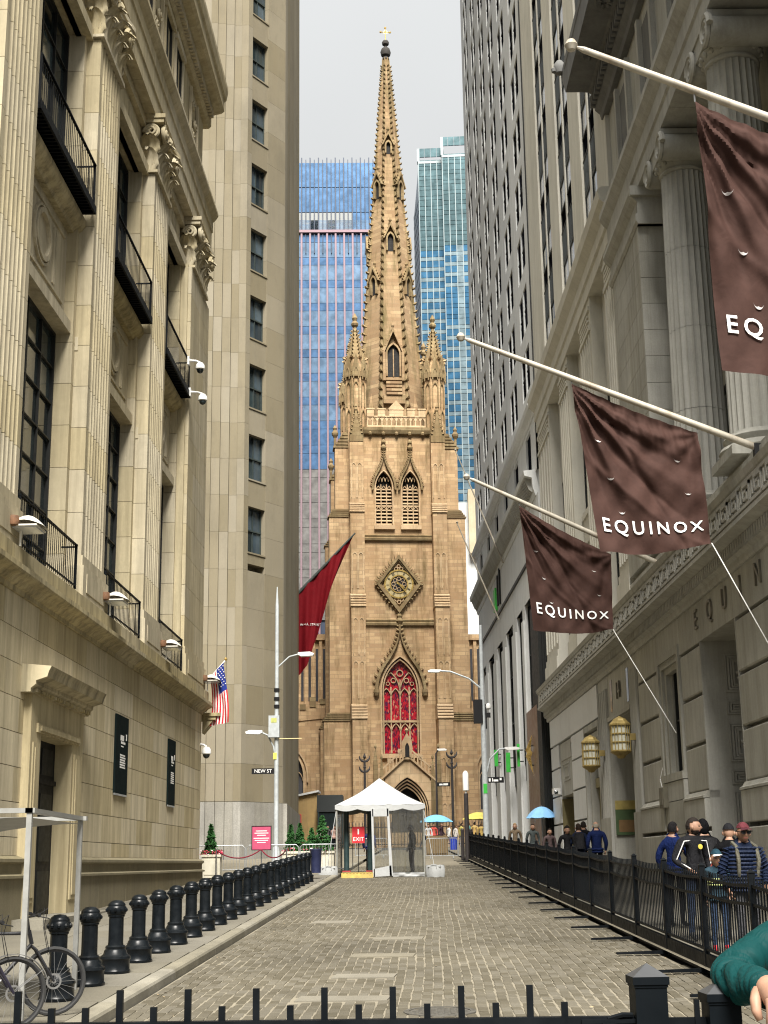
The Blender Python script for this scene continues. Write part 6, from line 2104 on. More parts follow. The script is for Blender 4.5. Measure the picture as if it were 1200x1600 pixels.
for k, (x, h, r0) in enumerate(((-.72, 1.0, .26), (-.35, 1.05, .3), (.12, .85, .26), (.55, 1.35, .42))):
    conifer_tree((-3.95 + x, yp + rnd.uniform(-.1, .1), pz + .72), h, r0, 'clipped conifer in the long planter, %s from the street lamp' % ORD[k], 'conifers in the long planter', 10 + k)
yq = 51.7
t = empty('square_planter', (-7.0, yq, gz(yq, .13)), 0, 'square cream planter with crimson flowers at the limestone corner', 'planter')
MB().box(-.32, .32, -.32, .32, 0, .72).box(-.36, .36, -.36, .36, .72, .8).box(-.24, .24, -.34, -.32, .1, .62).build('box', PLW, t)
flower_bed(t, -.36, .36, -.36, .36, .8, 5)
conifer_tree((-7.05, yq, gz(yq, .13) + .78), 1.0, .25, 'small pointed conifer in the square planter at the limestone corner', None, 31)
PINK = paint('pink_board', (.42, .06, .13), .5, 0, .05)
ys_ = 52.0
zs_ = gz(ys_, .13)
t = empty('notice_stand', (-5.27, ys_, zs_), 0, 'pink notice board on a stand behind the row of bollards', 'sign')
MB().box(-.33, .33, -.02, .02, .95, 1.75).build('board', PINK, t)
MB().box(-.36, .36, -.025, .025, .92, .95).box(-.36, .36, -.025, .025, 1.75, 1.78).box(-.36, -.33, -.025, .025, .95, 1.75).box(.33, .36, -.025, .025, .95, 1.75).build('frame', BLACK, t)
MB().tube([(0, 0, 0), (0, 0, .95)], .02, 8).lathe([(.2, 0), (.2, .03), (.05, .05)], 16).build('stand', ALU, t)
for k, w_ in enumerate((.2, .25, .16, .28, .24, .15)):
    o = MB().box(-w_, w_, -.024, -.02, 1.585 - k * .075 - (.03 if k > 2 else 0), 1.61 - k * .075 - (.03 if k > 2 else 0)).build('print_line', LETTER, t)
ROPE = cloth('velvet_rope', (.16, .015, .03), .8)
stx = [(-6.75, 50.9), (-5.27, 51.9), (-4.25, 50.6)]
for k, (x, y) in enumerate(stx):
    if k == 1: continue
    t = empty('rope_stanchion', (x, y, gz(y, .13)), 0, 'metal rope stanchion ' + ('by the square planter' if k == 0 else 'beside the far bollards'), 'stanchion')
    MB().lathe([(.17, 0), (.17, .025), (.03, .05), (.025, .95), (.04, .97), (.04, 1.0), (0, 1.02)], 14).build('post', ALU, t, smooth=True)
for k in range(2):
    a, c = stx[k], stx[k + 1]
    pts = [(a[0] + (c[0] - a[0]) * i / 10, a[1] + (c[1] - a[1]) * i / 10, gz(a[1] + (c[1] - a[1]) * i / 10, .13) + .95 - .28 * (1 - (i / 5 - 1) ** 2)) for i in range(11)]
    MB().tube(pts, .022, 7).build('velvet_rope', ROPE, None, smooth=True, label='dark red velvet rope sagging ' + ('from the square planter to the pink notice' if k == 0 else 'from the pink notice towards the bollards'), cat='rope')
t = empty('litter_bin', (-3.05 - .4, 49.2, gz(49.2, .13)), 0, 'grey ribbed litter bin with a dark blue liner at the end of the bollards', 'bin')
MB().box(-.26, .06, -.2, .2, 0, .82).box(-.28, .08, -.22, .22, .82, .88).build('body', GALV, t)
MB().lathe([(.17, .2), (.2, .95), (.22, .98), (.2, 1.0)], 12, (.3, .3, 0)).build('liner_bin', paint('navy_plastic', (.015, .02, .06), .5), t, smooth=True)
# steel crowd barriers
barrier_mats = GALV
def barrier(loc, rz, w, label, h=1.05, step=.12, group='steel crowd barriers'):
    t = empty('crowd_barrier', loc, rz, label, 'barrier', group)
    b = MB()
    b.tube([(0, 0, .12), (0, 0, h - .1), (.1, 0, h), (w - .1, 0, h), (w, 0, h - .1), (w, 0, .12)], .02, 6).tube([(0, 0, .15), (w, 0, .15)], .018, 6)
    b.build('frame', GALV, t, smooth=True)
    for i in range(1, int(w / step)): MB_bar(t, i * step, h)
    for x in (.25, w - .25): MB().box(x - .03, x + .03, -.3, .3, 0, .03).box(x - .02, x + .02, -.02, .02, 0, .15).build('foot', GALV, t)
_bb = MB().tube([(0, 0, 0), (0, 0, 1)], .008, 5).mesh('bar', GALV)
def MB_bar(t, x, h): link('bar', _bb, t, (x, 0, .15), None, (1, 1, h - .15))
for k in range(3):
    y = 54.0 + .3 * k
    barrier((-8.0 + 2.05 * k - .2, 55.0, gz(55, .13)), 0, 2.0, 'steel crowd barrier in front of the tan tower, %s from the limestone corner' % ORD[k])
for k in range(2):
    barrier((.95 + 1.75 * k, 77.0, gz(77)), R(0), 1.7, 'steel crowd barrier across the street beyond the tent, the one %s' % ('next to the tent' if k == 0 else 'next to the fence'))
barrier((-2.9, 80.0, gz(80)), 0, 1.8, 'steel crowd barrier seen through the open tent')

# ------------------------------------------------------------------ street lamps, signals, signs
def cobra(mb, p, d, s=1.0):
    """flat lamp head at p pointing along d (+1 right, -1 left)"""
    x, y, z = p
    mb.prism([(x, z - .03), (x + d * .15 * s, z - .1), (x + d * .75 * s, z - .08), (x + d * .8 * s, z), (x + d * .6 * s, z + .07), (x, z + .05)], y - .16, y + .16)
yl = 56.0
zl = gz(yl, .13)
t = empty('street_lamp', (-5.11, yl, 0), 0, 'tall pale street lamp with an equipment box and NEW ST sign', 'street lamp')
MB().tube([(0, 0, zl), (0, 0, zl + .9), (0, 0, 6.4), (0, 0, 11.8), (0, 0, 12.6)], [.13, .1, .085, .07, .02], 10).build('pole', STEELP, t, smooth=True)
MB().lathe([(.2, 0), (.22, .1), (.16, .25), (.15, .8), (.12, .95)], 12, (0, 0, zl)).build('base', STEELP, t, smooth=True)
MB().tube([(0, 0, 5.6), (-.12, 0, 6.2), (-.35, 0, 6.65), (-.7, 0, 6.8)], .035, 7).tube([(0, 0, 9.3), (.5, 0, 9.75), (1.0, 0, 9.88)], .03, 7).build('arm', STEELP, t, smooth=True)
b = MB(); cobra(b, (-.55, 0, 6.78), -1, .85); b.build('lamp_head', WHITE, t)
b = MB(); cobra(b, (.85, 0, 9.85), 1, .8); b.build('lamp_head', WHITE, t)
MB().box(-.3, .12, -.2, .2, 6.55, 7.4).build('equipment_box', STEELP, t)
MB().box(-.2, .02, -.206, -.2, 7.12, 7.3).build('box_label', paint('label_yellow', (.4, .42, .12), .6), t)
b = MB()
for z in (8.35, 8.0, 7.7): b.tube([(0, 0, z), (0, 0, z + .14)], .11, 8)
b.build('clamps', BLACK, t)
MB().tube([(0, 0, 6.5), (1.0, 0, 6.5)], .02, 5).build('crossbar', paint('ochre_bar', (.5, .4, .18), .6), t)
MB().box(-.97, -.08, -.012, .012, 5.14, 5.36).build('name_plate', BLACK, t)
lettering('lettering', 'NEW ST', .19, LETTER, t, Matrix.Translation((-.52, -.016, 5.25)) @ Matrix.Rotation(math.pi / 2, 4, 'X'), .002)
MB().box(-.12, .02, -.1, -.06, 5.7, 5.95).build('yellow_tag', paint('tag_yellow', (.6, .6, .1), .6), t)
yr = 76.0
zr = gz(yr, .05)
t = empty('signal_lamp_post', (4.15, yr, 0), 0, 'pale lamp post with a black traffic signal and long arm over the street', 'street lamp')
MB().tube([(0, 0, zr), (0, 0, zr + 1), (0, 0, 8), (0, 0, 14.2)], [.2, .17, .14, .09], 10).build('pole', STEELP, t, smooth=True)
MB().tube([(0, 0, 10.7), (-.7, 0, 11.3), (-1.7, 0, 11.7), (-2.4, 0, 11.75)], .05, 7).tube([(.1, 0, 6.2), (.3, 0, 7.0), (.8, 0, 7.5), (1.2, 0, 7.55)], .045, 7).build('arm', STEELP, t, smooth=True)
b = MB(); cobra(b, (-2.2, 0, 11.75), -1, .9); b.build('lamp_head', WHITE, t)
b = MB(); cobra(b, (1.1, 0, 7.55), 1, 1.0); b.build('lamp_head', WHITE, t)
sg_ = MB().box(-.5, -.02, -.2, .25, 8.9, 10.15).build('signal_box', BLACK, t)
for z in (9.1, 9.52, 9.94): MB().lathe([(.12, 0), (.14, .12), (.13, .2)], 10).build('visor', BLACK, sg_, (-.26, .26, z), (-math.pi / 2, 0, 0))
MB().lathe([(.0, .18), (.12, .12), (.16, 0), (.14, -.12), (0, -.2)], 10, (.3, 0, 9.8)).build('sensor', CAMW, t, smooth=True)
MB().box(.1, .2, -.06, .06, 8.6, 9.9).box(.15, .4, -.1, .1, 9.2, 9.45).build('bracket', BLACK, t)
MB().box(.1, 1.0, -.015, .015, 5.75, 6.05).build('name_plate', BLACK, t)
tag(MB().box(.2, .3, -.022, -.016, 5.82, 5.98).box(.38, .42, -.022, -.016, 5.82, 6.0).box(.45, .7, -.022, -.016, 5.82, 5.92).box(.78, .88, -.022, -.016, 5.88, 6.0).build('printed_marks', LETTER, t), kind='stuff')
MB().box(-.1, .1, -.16, -.12, 5.2, 5.7).build('green_tag', GREEN, t)
DKMET = paint('dark_standard', (.035, .03, .03), .5, .2)
def twin_standard(x, y, h, label):
    t = empty('twin_standard', (x, y, gz(y)), 0, label, 'street lamp', 'dark standards before the church')
    MB().lathe([(.2, 0), (.2, .3), (.12, .5), (.1, 1.2), (.08, h - .1)], 10).build('pole', DKMET, t, smooth=True)
    for k, z in enumerate((h - .75, h)):
        b = MB()
        for s in (-1, 1):
            b.tube([(0, 0, z - .2), (s * .2, 0, z - .13), (s * .34, 0, z + .02), (s * .38, 0, z + .22)], [.07, .09, .07, .03], 7)
        b.lathe([(.05, 0), (.12, .15), (.04, .35), (0, .45)], 8, (0, 0, z))
        b.build('lamp_arm', DKMET, t, smooth=True)
    return t
twin_standard(-3.05, 104, 6.4, 'dark twin armed standard just above the left slope of the tent')
twin_standard(3.3, 104, 6.6, 'dark twin armed standard in front of the church, to the right of the tent')
t = empty('thin_street_lamp', (2.2, 106, gz(106)), 0, 'thin dark street lamp with a small white head before the church', 'street lamp')
MB().tube([(0, 0, 0), (0, 0, 6.8), (.2, 0, 7.1)], [.09, .06, .05], 8).build('pole', DKMET, t, smooth=True)
b = MB(); cobra(b, (.1, 0, 7.1), 1, .9); b.build('lamp_head', WHITE, t)
MB().box(.05, 1.0, -.02, .02, 4.4, 4.7).build('name_plate', BLACK, t)
tag(MB().box(.2, .45, -.03, -.022, 4.48, 4.6).box(.5, .85, -.03, -.022, 4.48, 4.62).build('printed_marks', LETTER, t), kind='stuff')
t = empty('column_lamp', (2.97, 72.3, gz(72.3)), 0, 'dark post with a white cylindrical lantern at the far end of the fence', 'street lamp')
MB().tube([(0, 0, 0), (0, 0, 3.3)], [.13, .11], 10).build('post', DKMET, t, smooth=True)
MB().tube([(0, 0, 3.3), (0, 0, 3.45)], .05, 8).lathe([(.12, 0), (.15, .03), (.15, .85), (.1, .95), (.04, 1.0)], 12, (0, 0, 3.42)).build('lantern', WHITE, t, smooth=True)
for k, x in enumerate((2.75, 3.2)):
    t = empty('steel_post', (x, 72.6 + k, gz(73)), 0, 'plain dark steel post beside the column lamp, the %s one' % ('left' if k == 0 else 'right'), 'post')
    MB().tube([(0, 0, 0), (0, 0, 1.5)], .09, 8).lathe([(.09, 0), (.06, .05), (0, .07)], 8, (0, 0, 1.5)).build('shaft', DKMET, t, smooth=True)

# ------------------------------------------------------------------ lanterns, plaque and fittings on the bank
BRASS = paint('brass_lantern', (.33, .245, .085), .5, .35, .2, dirt=(.2, .14, .05))
FROST = paint('frosted_pane', (.5, .5, .42), .4)
for u, z, lab in ((44.15, 4.72, 'the nearer of the two, beside the number 14'), (50.3, 4.68, 'the farther of the two, by the white panels')):
    t = empty('wall_lantern', A2W(u, .55, z), RROT, 'brass octagonal lantern on the bank, ' + lab, 'lantern', 'brass lanterns on the bank')
    b = MB()
    for zz in (.2, .46, .72, .98): b.lathe([(.30, zz), (.315, zz + .01), (.315, zz + .035), (.30, zz + .045)], 8, (0, 0, 0), math.pi / 8)
    for k in range(16):
        a = k * math.pi / 8 + math.pi / 8
        r_ = .305 if k % 2 == 0 else .283
        b.box(r_ * math.cos(a) - .012, r_ * math.cos(a) + .012, r_ * math.sin(a) - .012, r_ * math.sin(a) + .012, .2, 1.02)
    b.build('cage', BRASS, t)
    MB().lathe([(.275, .2), (.275, 1.0)], 8, (0, 0, 0), math.pi / 8).build('glass', FROST, t)
    MB().lathe([(.34, 1.0), (.34, 1.05), (.24, 1.14), (.2, 1.2), (.08, 1.26), (0, 1.3)], 8, (0, 0, 0), math.pi / 8).build('roof', BRASS, t)
    MB().lathe([(.0, -.02), (.1, .0), (.16, .08), (.3, .16), (.33, .2), (.33, .22)], 8, (0, 0, 0), math.pi / 8).build('bowl', BRASS, t)
    MB().box(-.08, .08, -.56, -.28, .55, .75).build('bracket', BRASS, t)
t = empty('directory_plaque', A2W(49.35, -.5, 2.5), RROT, 'gold and green directory plaque inside the number 14 entrance', 'plaque')
MB().box(-.03, .0, -.7, .45, 0, 1.15).build('board', paint('plaque_green', (.06, .1, .04), .5), t)
MB().box(-.04, .0, -.7, .45, .85, 1.15).build('gold_head', paint('plaque_gold', (.45, .36, .12), .5, .3), t)
MB().box(-.036, .0, -.6, .35, .1, .5).build('gold_rows', paint('plaque_brown', (.2, .12, .05), .5), t)
t = empty('bullet_camera', A2W(62.5, .1, 4.5), RROT, 'small white camera on the white panels of the bank', 'security camera')
MB().box(-.15, .45, 0, .3, 0, .25).build('body', CAMW, t)
MB().lathe([(.09, 0), (.08, .05), (0, .09)], 10, (0, 0, 0)).build('lens', DARKGLASS, t, (-.15, .2, .08), (0, -math.pi / 2, 0))
t = empty('conduit_box', A2W(39.9, .1, 3.05), RROT, 'small bronze electrical box below the window of the bank', 'electrical box')
MB().box(-.28, .28, 0, .14, 0, .55).box(-.2, .2, .14, .16, .08, .47).build('case', paint('brown_box', (.11, .1, .07), .6), t)
MB().tube([(0, .1, .55), (.1, .12, .8), (.0, .05, 1.1)], .01, 5).build('cable', CAMW, t)

# ------------------------------------------------------------------ flags of the bank
FLAGC = cloth('brown_flag', (.046, .0245, .02), .8, .2, .25, 5.0)
POLEW = paint('weathered_pole', (.36, .33, .27), .5, 0, .12, 5, dirt=(.16, .1, .05), dirt_amt=.75)
VENTW = paint('vent_sky_paint', (.4, .38, .37), .6)  # pale colour stands in for bright sky seen through the flag slits
def bank_flag(Y, tip, base, TL, TR, BR, BL, label, seed, text_t=.8, depth=0.0, txt=(.07, .95)):
    t = empty('banner_flag', (0, Y, 0), 0, label, 'flag', 'brown banner flags on the bank')
    tip, base = Vector((tip[0], 0, tip[1])), Vector((base[0], 0, base[1]))
    MB().tube([base, base.lerp(tip, .3), base.lerp(tip, .7), tip], [.075, .072, .062, .05], 12).build('pole', POLEW, t, smooth=True)
    d = (tip - base).normalized()
    MB().tube([tip, tip + d * .12], [.05, .02], 8).lathe([(0, -.1), (.06, -.08), (.1, 0), (.06, .08), (0, .1)], 12, tuple(tip + d * .2)).build('ball', POLEW, t, smooth=True)
    MB().box(base.x - .25, base.x + .3, -.08, .08, base.z - .3, base.z + .15).box(base.x - .1, base.x + .4, -.05, .05, base.z - .8, base.z - .3).build('bracket', BLACK, t)
    TL, TR, BR, BL = (Vector((p[0], 0, p[1])) for p in (TL, TR, BR, BL))
    r_ = random.Random(seed)
    ph = [r_.uniform(0, 6) for _ in range(8)]
    def P(s, q):
        top, bot = TL.lerp(TR, s), BL.lerp(BR, s)
        p = top.lerp(bot, q)
        p.z -= .10 * math.sin(math.pi * s) * (q ** 2) * 1.2 + .07 * math.sin(math.pi * s) * (1 - q)
        ang = math.atan2(q * 1.15, s + .03)
        rr = math.hypot(s, q)
        w = .13 * math.sin(ang * 15 + ph[0] + rr * 2.0) * math.exp(-1.1 * rr) * min(1, rr * 4)
        ang2 = math.atan2(q * 1.15, 1.03 - s)
        r2 = math.hypot(1 - s, q)
        w += .06 * math.sin(ang2 * 13 + ph[1]) * math.exp(-1.6 * r2) * min(1, r2 * 4)
        w += .07 * math.sin(s * 42 + ph[2] + 2 * q) * max(0, 1 - q * 4)
        w += .055 * math.sin((s - q) * 9 + ph[3]) * q + .02 * math.sin((s * 1.3 + q) * 21 + ph[4])
        w += .06 * math.exp(-((s - .22 - q * .55) / .035) ** 2) * (q > .15) + .05 * math.exp(-((s - .95 + q * .1) / .04) ** 2)
        w += .028 * math.sin(ang * 47 + ph[5] + rr * 3) * math.exp(-2.2 * rr) + .016 * math.sin(s * 110 + ph[6] - q * 9) * max(0, 1 - q * 3.2)
        w += .05 * math.exp(-((s * .8 - q + .12) / .03) ** 2) * min(1, max(0, 1.15 - s)) - .045 * math.exp(-((s * .62 - q + .42) / .035) ** 2)
        p.y = w * min(1, .25 + q * 5) * (1 - .6 * math.exp(-((q - text_t) / .09) ** 2))
        return p
    b = MB()
    b.grid(P, 110, 110)
    b.build('cloth', FLAGC, t, smooth=True)
    MB().tube([TL, TL + Vector((0, 0, .14))], .012, 5).tube([TR, TR + Vector((0, 0, .1))], .012, 5).build('clip', ALU, t)
    e = BR + Vector((.05, 0, -.1))
    MB().tube([BR, e, (base.x - .1, -.3, base.z - 4.6)], .013, 5).build('tether', WHITE, t)
    me = text_mesh('EQUINOX', 1.0, .0, 1.4, bold=.012)
    xs_ = [v.co.x for v in me.vertices]
    x0, x1 = min(xs_), max(xs_)
    W_ = (TR - TL).length
    sc_ = (txt[1] - txt[0]) / (x1 - x0)
    hq = sc_ * W_ / (TL - BL).length
    for v in me.vertices:
        s = txt[0] + (v.co.x - x0) * sc_
        q = text_t - v.co.y * hq + .0
        p = P(s, q)
        v.co = p + Vector((0, -.03, 0))
    me.materials.append(LETTER)
    link('lettering', me, t)
    for s, q in ((.14, .3), (.2, .52), (.26, .72), (.8, .28), (.85, .55)):  # crescents laid on the cloth, no slits are cut
        c = MB()
        A = [(.085 * math.cos(R(200 + k * 14)), .085 * math.sin(R(200 + k * 14))) for k in range(11)]
        B = [(p[0] * 1.0, p[1] * (.62 + .38 * abs(p[0]) / .085)) for p in A]
        for arr in (A, B):
            for i, p in enumerate(arr):
                pp_ = P(s + p[0] / W_, q - p[1] / 2.6)
                arr[i] = (pp_.x, pp_.y - .02, pp_.z)
        n_ = len(A)
        c.add(A + B, [(i, i + 1, n_ + i + 1, n_ + i) for i in range(n_ - 1)])
        c.build('vent_sky_patch', VENTW, t)
    return t
bank_flag(18.5, (2.79, 13.23), (7.95, 10.93), (4.36, 12.34), (6.75, 11.28), (6.8, 8.25), (4.45, 8.2), 'brown banner flag cut off by the photo edge, nearest of the three on the bank', 1, .83, txt=(.06, .9))
bank_flag(28.3, (1.5, 12.47), (7.6, 9.9), (3.63, 11.45), (6.21, 10.32), (6.34, 7.95), (4.04, 7.8), 'brown banner flag with white letters, the middle of the three on the bank', 2, .84)
bank_flag(38.5, (2.02, 12.17), (7.35, 9.55), (3.3, 11.39), (5.81, 9.95), (5.75, 7.84), (3.57, 7.86), 'dark brown banner flag with white letters, farthest of the three on the bank', 3, .82)
# bare flag staffs on the grey tower
for k, (Y, x0, z0, x1, z1) in enumerate(((82, 3.3, 25.9, 5.95, 18.9), (85, 3.4, 22.1, 5.8, 16.0))):
    MB().tube([(x0, Y, z0), (x1, Y, z1)], [.035, .06], 7).lathe([(0, -.1), (.09, 0), (0, .1)], 8, (x0, Y, z0 + .05)).build('bare_flagstaff', POLEW, None, smooth=True, label='bare slanting flagstaff on the grey tower, the %s one' % ('upper' if k == 0 else 'lower'), cat='flagstaff')
# burgundy flag on the tan tower
BURG = cloth('burgundy_flag', (.14, .006, .01), .7)
t = empty('burgundy_flag', (0, 97.0, 0), 0, 'burgundy flag hanging from a slanting staff at the edge of the tan tower', 'flag')
tipb, basb = Vector((-3.35, 0, 24.4)), Vector((-7.9, 0, 19.6))
MB().tube([basb, tipb], [.13, .06], 8).build('staff', paint('green_staff', (.05, .06, .055), .5), t, smooth=True)
def PB(s, q):
    top = tipb.lerp(basb, .02 + .93 * s)
    hgt = 2.5 + 3.3 * min(1, s * 1.5)
    p = Vector((top.x - .55 * q * (1 - s) * 2.6, 0, top.z - q * hgt * (1.25 - .25 * s)))
    p.y = .16 * math.sin(s * 13 + q * 3) * (.3 + q) + .08 * math.sin(s * 31 + q)
    return p
MB().grid(PB, 36, 30).build('cloth', BURG, t, smooth=True)
me = text_mesh('WALL STREET', 1.0, 0, 1.05)
xs_ = [v.co.x for v in me.vertices]
net = [PB(i / 70, j / 70) for i in range(71) for j in range(71)]
for v in me.vertices:
    tx, tz = -7.25 + 1.45 * (v.co.x - min(xs_)) / (max(xs_) - min(xs_)), 17.9 + v.co.y * .22
    v.co = Vector((tx, min(net, key=lambda p: (p.x - tx) ** 2 + (p.z - tz) ** 2).y - .06, tz))
me.materials.append(LETTER)
link('lettering', me, t)

# ------------------------------------------------------------------ Broadway: hoarding, kiosk, signs, umbrellas, churchyard railing
t = empty('site_hoarding', (0, 110.5, 0), 0, 'tan boarded site shed with a white sloping roof edge in front of the church aisle', 'shed')
HOARD = paint('tan_boards', (.46, .31, .13), .8, 0, .12, 2, objvar=.08)
for k in range(17): MB().prism([(-11.6 + k * .28, 2.9), (-11.6 + k * .28 + .27, 2.9), (-11.6 + k * .28 + .27, 6.15 + .055 * (k + 1)), (-11.6 + k * .28, 6.15 + .055 * k)], 0, .06).build('board', HOARD, t)
MB().prism([(-11.7, 6.15), (-6.8, 7.1), (-6.8, 7.25), (-11.7, 6.3)], -.25, 2.5).build('roof', WHITE, t)
t = empty('subway_kiosk', (0, 109, 0), 0, 'dark green entrance kiosk beside the tan site shed', 'kiosk')
MB().box(-6.85, -4.9, 0, 2, 5.55, 6.8).build('fascia', paint('kiosk_black', (.03, .035, .035), .6), t)
MB().box(-6.8, -6.7, 0, 2, 2.9, 5.55).box(-5.0, -4.9, 0, 2, 2.9, 5.55).box(-6.8, -4.9, 1.9, 2, 2.9, 5.55).build('frame', DGREEN, t)
MB().box(-6.7, -5.0, .1, .14, 2.9, 5.5).build('glazing', DARKGLASS, t)
t = empty('red_notice', (-8.05, 103.5, 0), 0, 'tall bright red notice panel at the edge of the tan tower', 'sign')
REDN = paint('notice_red', (.65, .03, .04), .5)
MB().box(-.45, .42, 0, .06, 3.6, 5.2).build('board', REDN, t)
MB().box(-.4, -.34, .0, .06, 2.6, 3.6).box(.3, .36, 0, .06, 2.6, 3.6).build('leg', GALV, t)
for k in range(7): MB().box(-.3, .26 - .1 * (k % 3), -.01, 0, 3.8 + k * .19, 3.86 + k * .19).build('print_line', LETTER, t)
def umbrella(loc, c, label, r=1.2):
    t = empty('umbrella', loc, 0, label, 'umbrella')
    cm = cloth('umbrella_cloth_' + label.split()[0], c, .7)
    b = MB()
    def P(i, j):
        a = 2 * math.pi * i
        rr = r * j * (1 - .06 * abs(math.sin(a * 4)))
        return (rr * math.cos(a), rr * math.sin(a), 2.6 - .5 * j ** 2 - .03 * abs(math.sin(a * 4)) * j)
    b.grid(P, 32, 6)
    b.build('canopy', cm, t, smooth=True)
    MB().tube([(0, 0, 0), (0, 0, 2.65)], .02, 6).build('shaft', ALU, t)
    b = MB()
    for k in range(8): b.tube([(0, 0, 2.2), (r * .6 * math.cos(k * math.pi / 4), r * .6 * math.sin(k * math.pi / 4), 2.4)], .008, 4)
    b.build('ribs', ALU, t)
umbrella((2.05, 102.5, gz(102.5) - .25), (.2, .5, .75), 'blue umbrella over the crowd in front of the church')
umbrella((5.15, 104, gz(104) - .1), (.7, .6, .15), 'yellow umbrella over the crowd next to the lamp post')
umbrella((6.15, 66.0, gz(66) - .05), (.25, .5, .8), 'pale blue umbrella in front of the brown marble shop', .72)
t = empty('vendor_cart', (1.7, 84, gz(84)), 0, 'brown slatted vendor box with a blue bin by the steel barriers', 'cart')
CARTB = paint('cart_brown', (.16, .11, .05), .7)
for k in range(7): MB().box(-.6 + k * .17, -.45 + k * .17, 0, .05, .1, 1.1).build('slat', CARTB, t)
MB().box(-.62, .62, .05, .7, 0, 1.08).build('body', CARTB, t)
MB().lathe([(.2, .3), (.24, 1.0)], 10, (.95, .2, 0)).build('bin', paint('bin_blue', (.02, .05, .4), .5), t)
cf_bar = MB().box(-.03, .03, -.03, .03, .2, 2.1).add([(-.05, -.05, 2.1), (.05, -.05, 2.1), (.05, .05, 2.1), (-.05, .05, 2.1), (0, 0, 2.4)], [(0, 1, 4), (1, 2, 4), (2, 3, 4), (3, 0, 4)]).mesh('bar', DKMET)
for k in range(5):
    t = empty('churchyard_railing', (-13 + 5.2 * k, 129.0, 3.0), 0, 'dark spiked churchyard railing before the church, section %s from the tan shed' % ORD[k], 'railing', 'churchyard railing sections')
    MB().box(0, 5.2, -.03, .03, .3, .38).box(0, 5.2, -.03, .03, 1.8, 1.88).build('rail', DKMET, t)
    for i in range(18): link('bar', cf_bar, t, (i * .289, 0, 0))
# scraps and dry leaves along the kerb and the fence
lt = MB()
r_ = random.Random(77)
for k in range(150):
    y = r_.uniform(14.5, 50)
    x = (fence_x(y) - .15 - abs(r_.gauss(0, .25))) if r_.random() < .6 else (kerb_x(y) + .08 + abs(r_.gauss(0, .25)) if r_.random() < .6 else r_.uniform(-2.5, 3.5))
    a, s_ = r_.uniform(0, 6.28), r_.uniform(.015, .04)
    z = gz(y) + .006
    lt.add([(x + s_ * math.cos(a), y + s_ * math.sin(a) * 1.5, z), (x - s_ * .6 * math.sin(a), y + s_ * .6 * math.cos(a), z + .012), (x - s_ * math.cos(a), y - s_ * math.sin(a) * 1.5, z), (x + s_ * .5 * math.sin(a), y - s_ * .5 * math.cos(a), z + .004)], [(0, 1, 2, 3)])
tag(lt.build('litter', paint('dry_litter', (.22, .17, .1), .9, 0, .5, 3)), 'dry leaves and paper scraps along the kerb and the fence', 'litter', None, 'stuff')
# ------------------------------------------------------------------ people
SKIN = [paint('skin_light', (.31, .175, .115), .6, 0, .1, 30), paint('skin_tan', (.22, .115, .07), .55, 0, .06, 20), paint('skin_dark', (.07, .037, .023), .55, 0, .06, 20)]
LIP, EYE = paint('lips', (.35, .12, .1), .5), paint('eye_dark', (.02, .015, .012), .2)
_cm = {}
def cm(c, rough=.8):
    k = (tuple(round(x, 3) for x in c), rough)
    if k not in _cm: _cm[k] = cloth('garment_%02d' % len(_cm), c, rough, .25, 1.0, 11.0)
    return _cm[k]
def skin_mesh(joints, edges, sub=1, root=0):
    """continuous surface grown round a skeleton of joints {name: (pos, rx, ry)}"""
    names = list(joints)
    me = bpy.data.meshes.new('figure')
    me.from_pydata([tuple(joints[n][0]) for n in names], [(names.index(a), names.index(b)) for a, b in edges], [])
    o = bpy.data.objects.new('figure', me)
    md = o.modifiers.new('skin', 'SKIN')
    md.use_smooth_shade = True
    md.branch_smoothing = .6
    for i, n in enumerate(names):
        sv = me.skin_vertices[0].data[i]
        sv.radius = (joints[n][1], joints[n][2])
        sv.use_root = (i == root)
    o.modifiers.new('sub', 'SUBSURF').levels = sub
    o.modifiers['sub'].render_levels = sub
    out = baked(o)
    bpy.data.objects.remove(o)
    bpy.data.meshes.remove(me)
    return out
def seg_dist(p, a, b):
    ab = b - a
    t = max(0, min(1, (p - a).dot(ab) / max(1e-9, ab.dot(ab))))
    return (p - a - ab * t).length
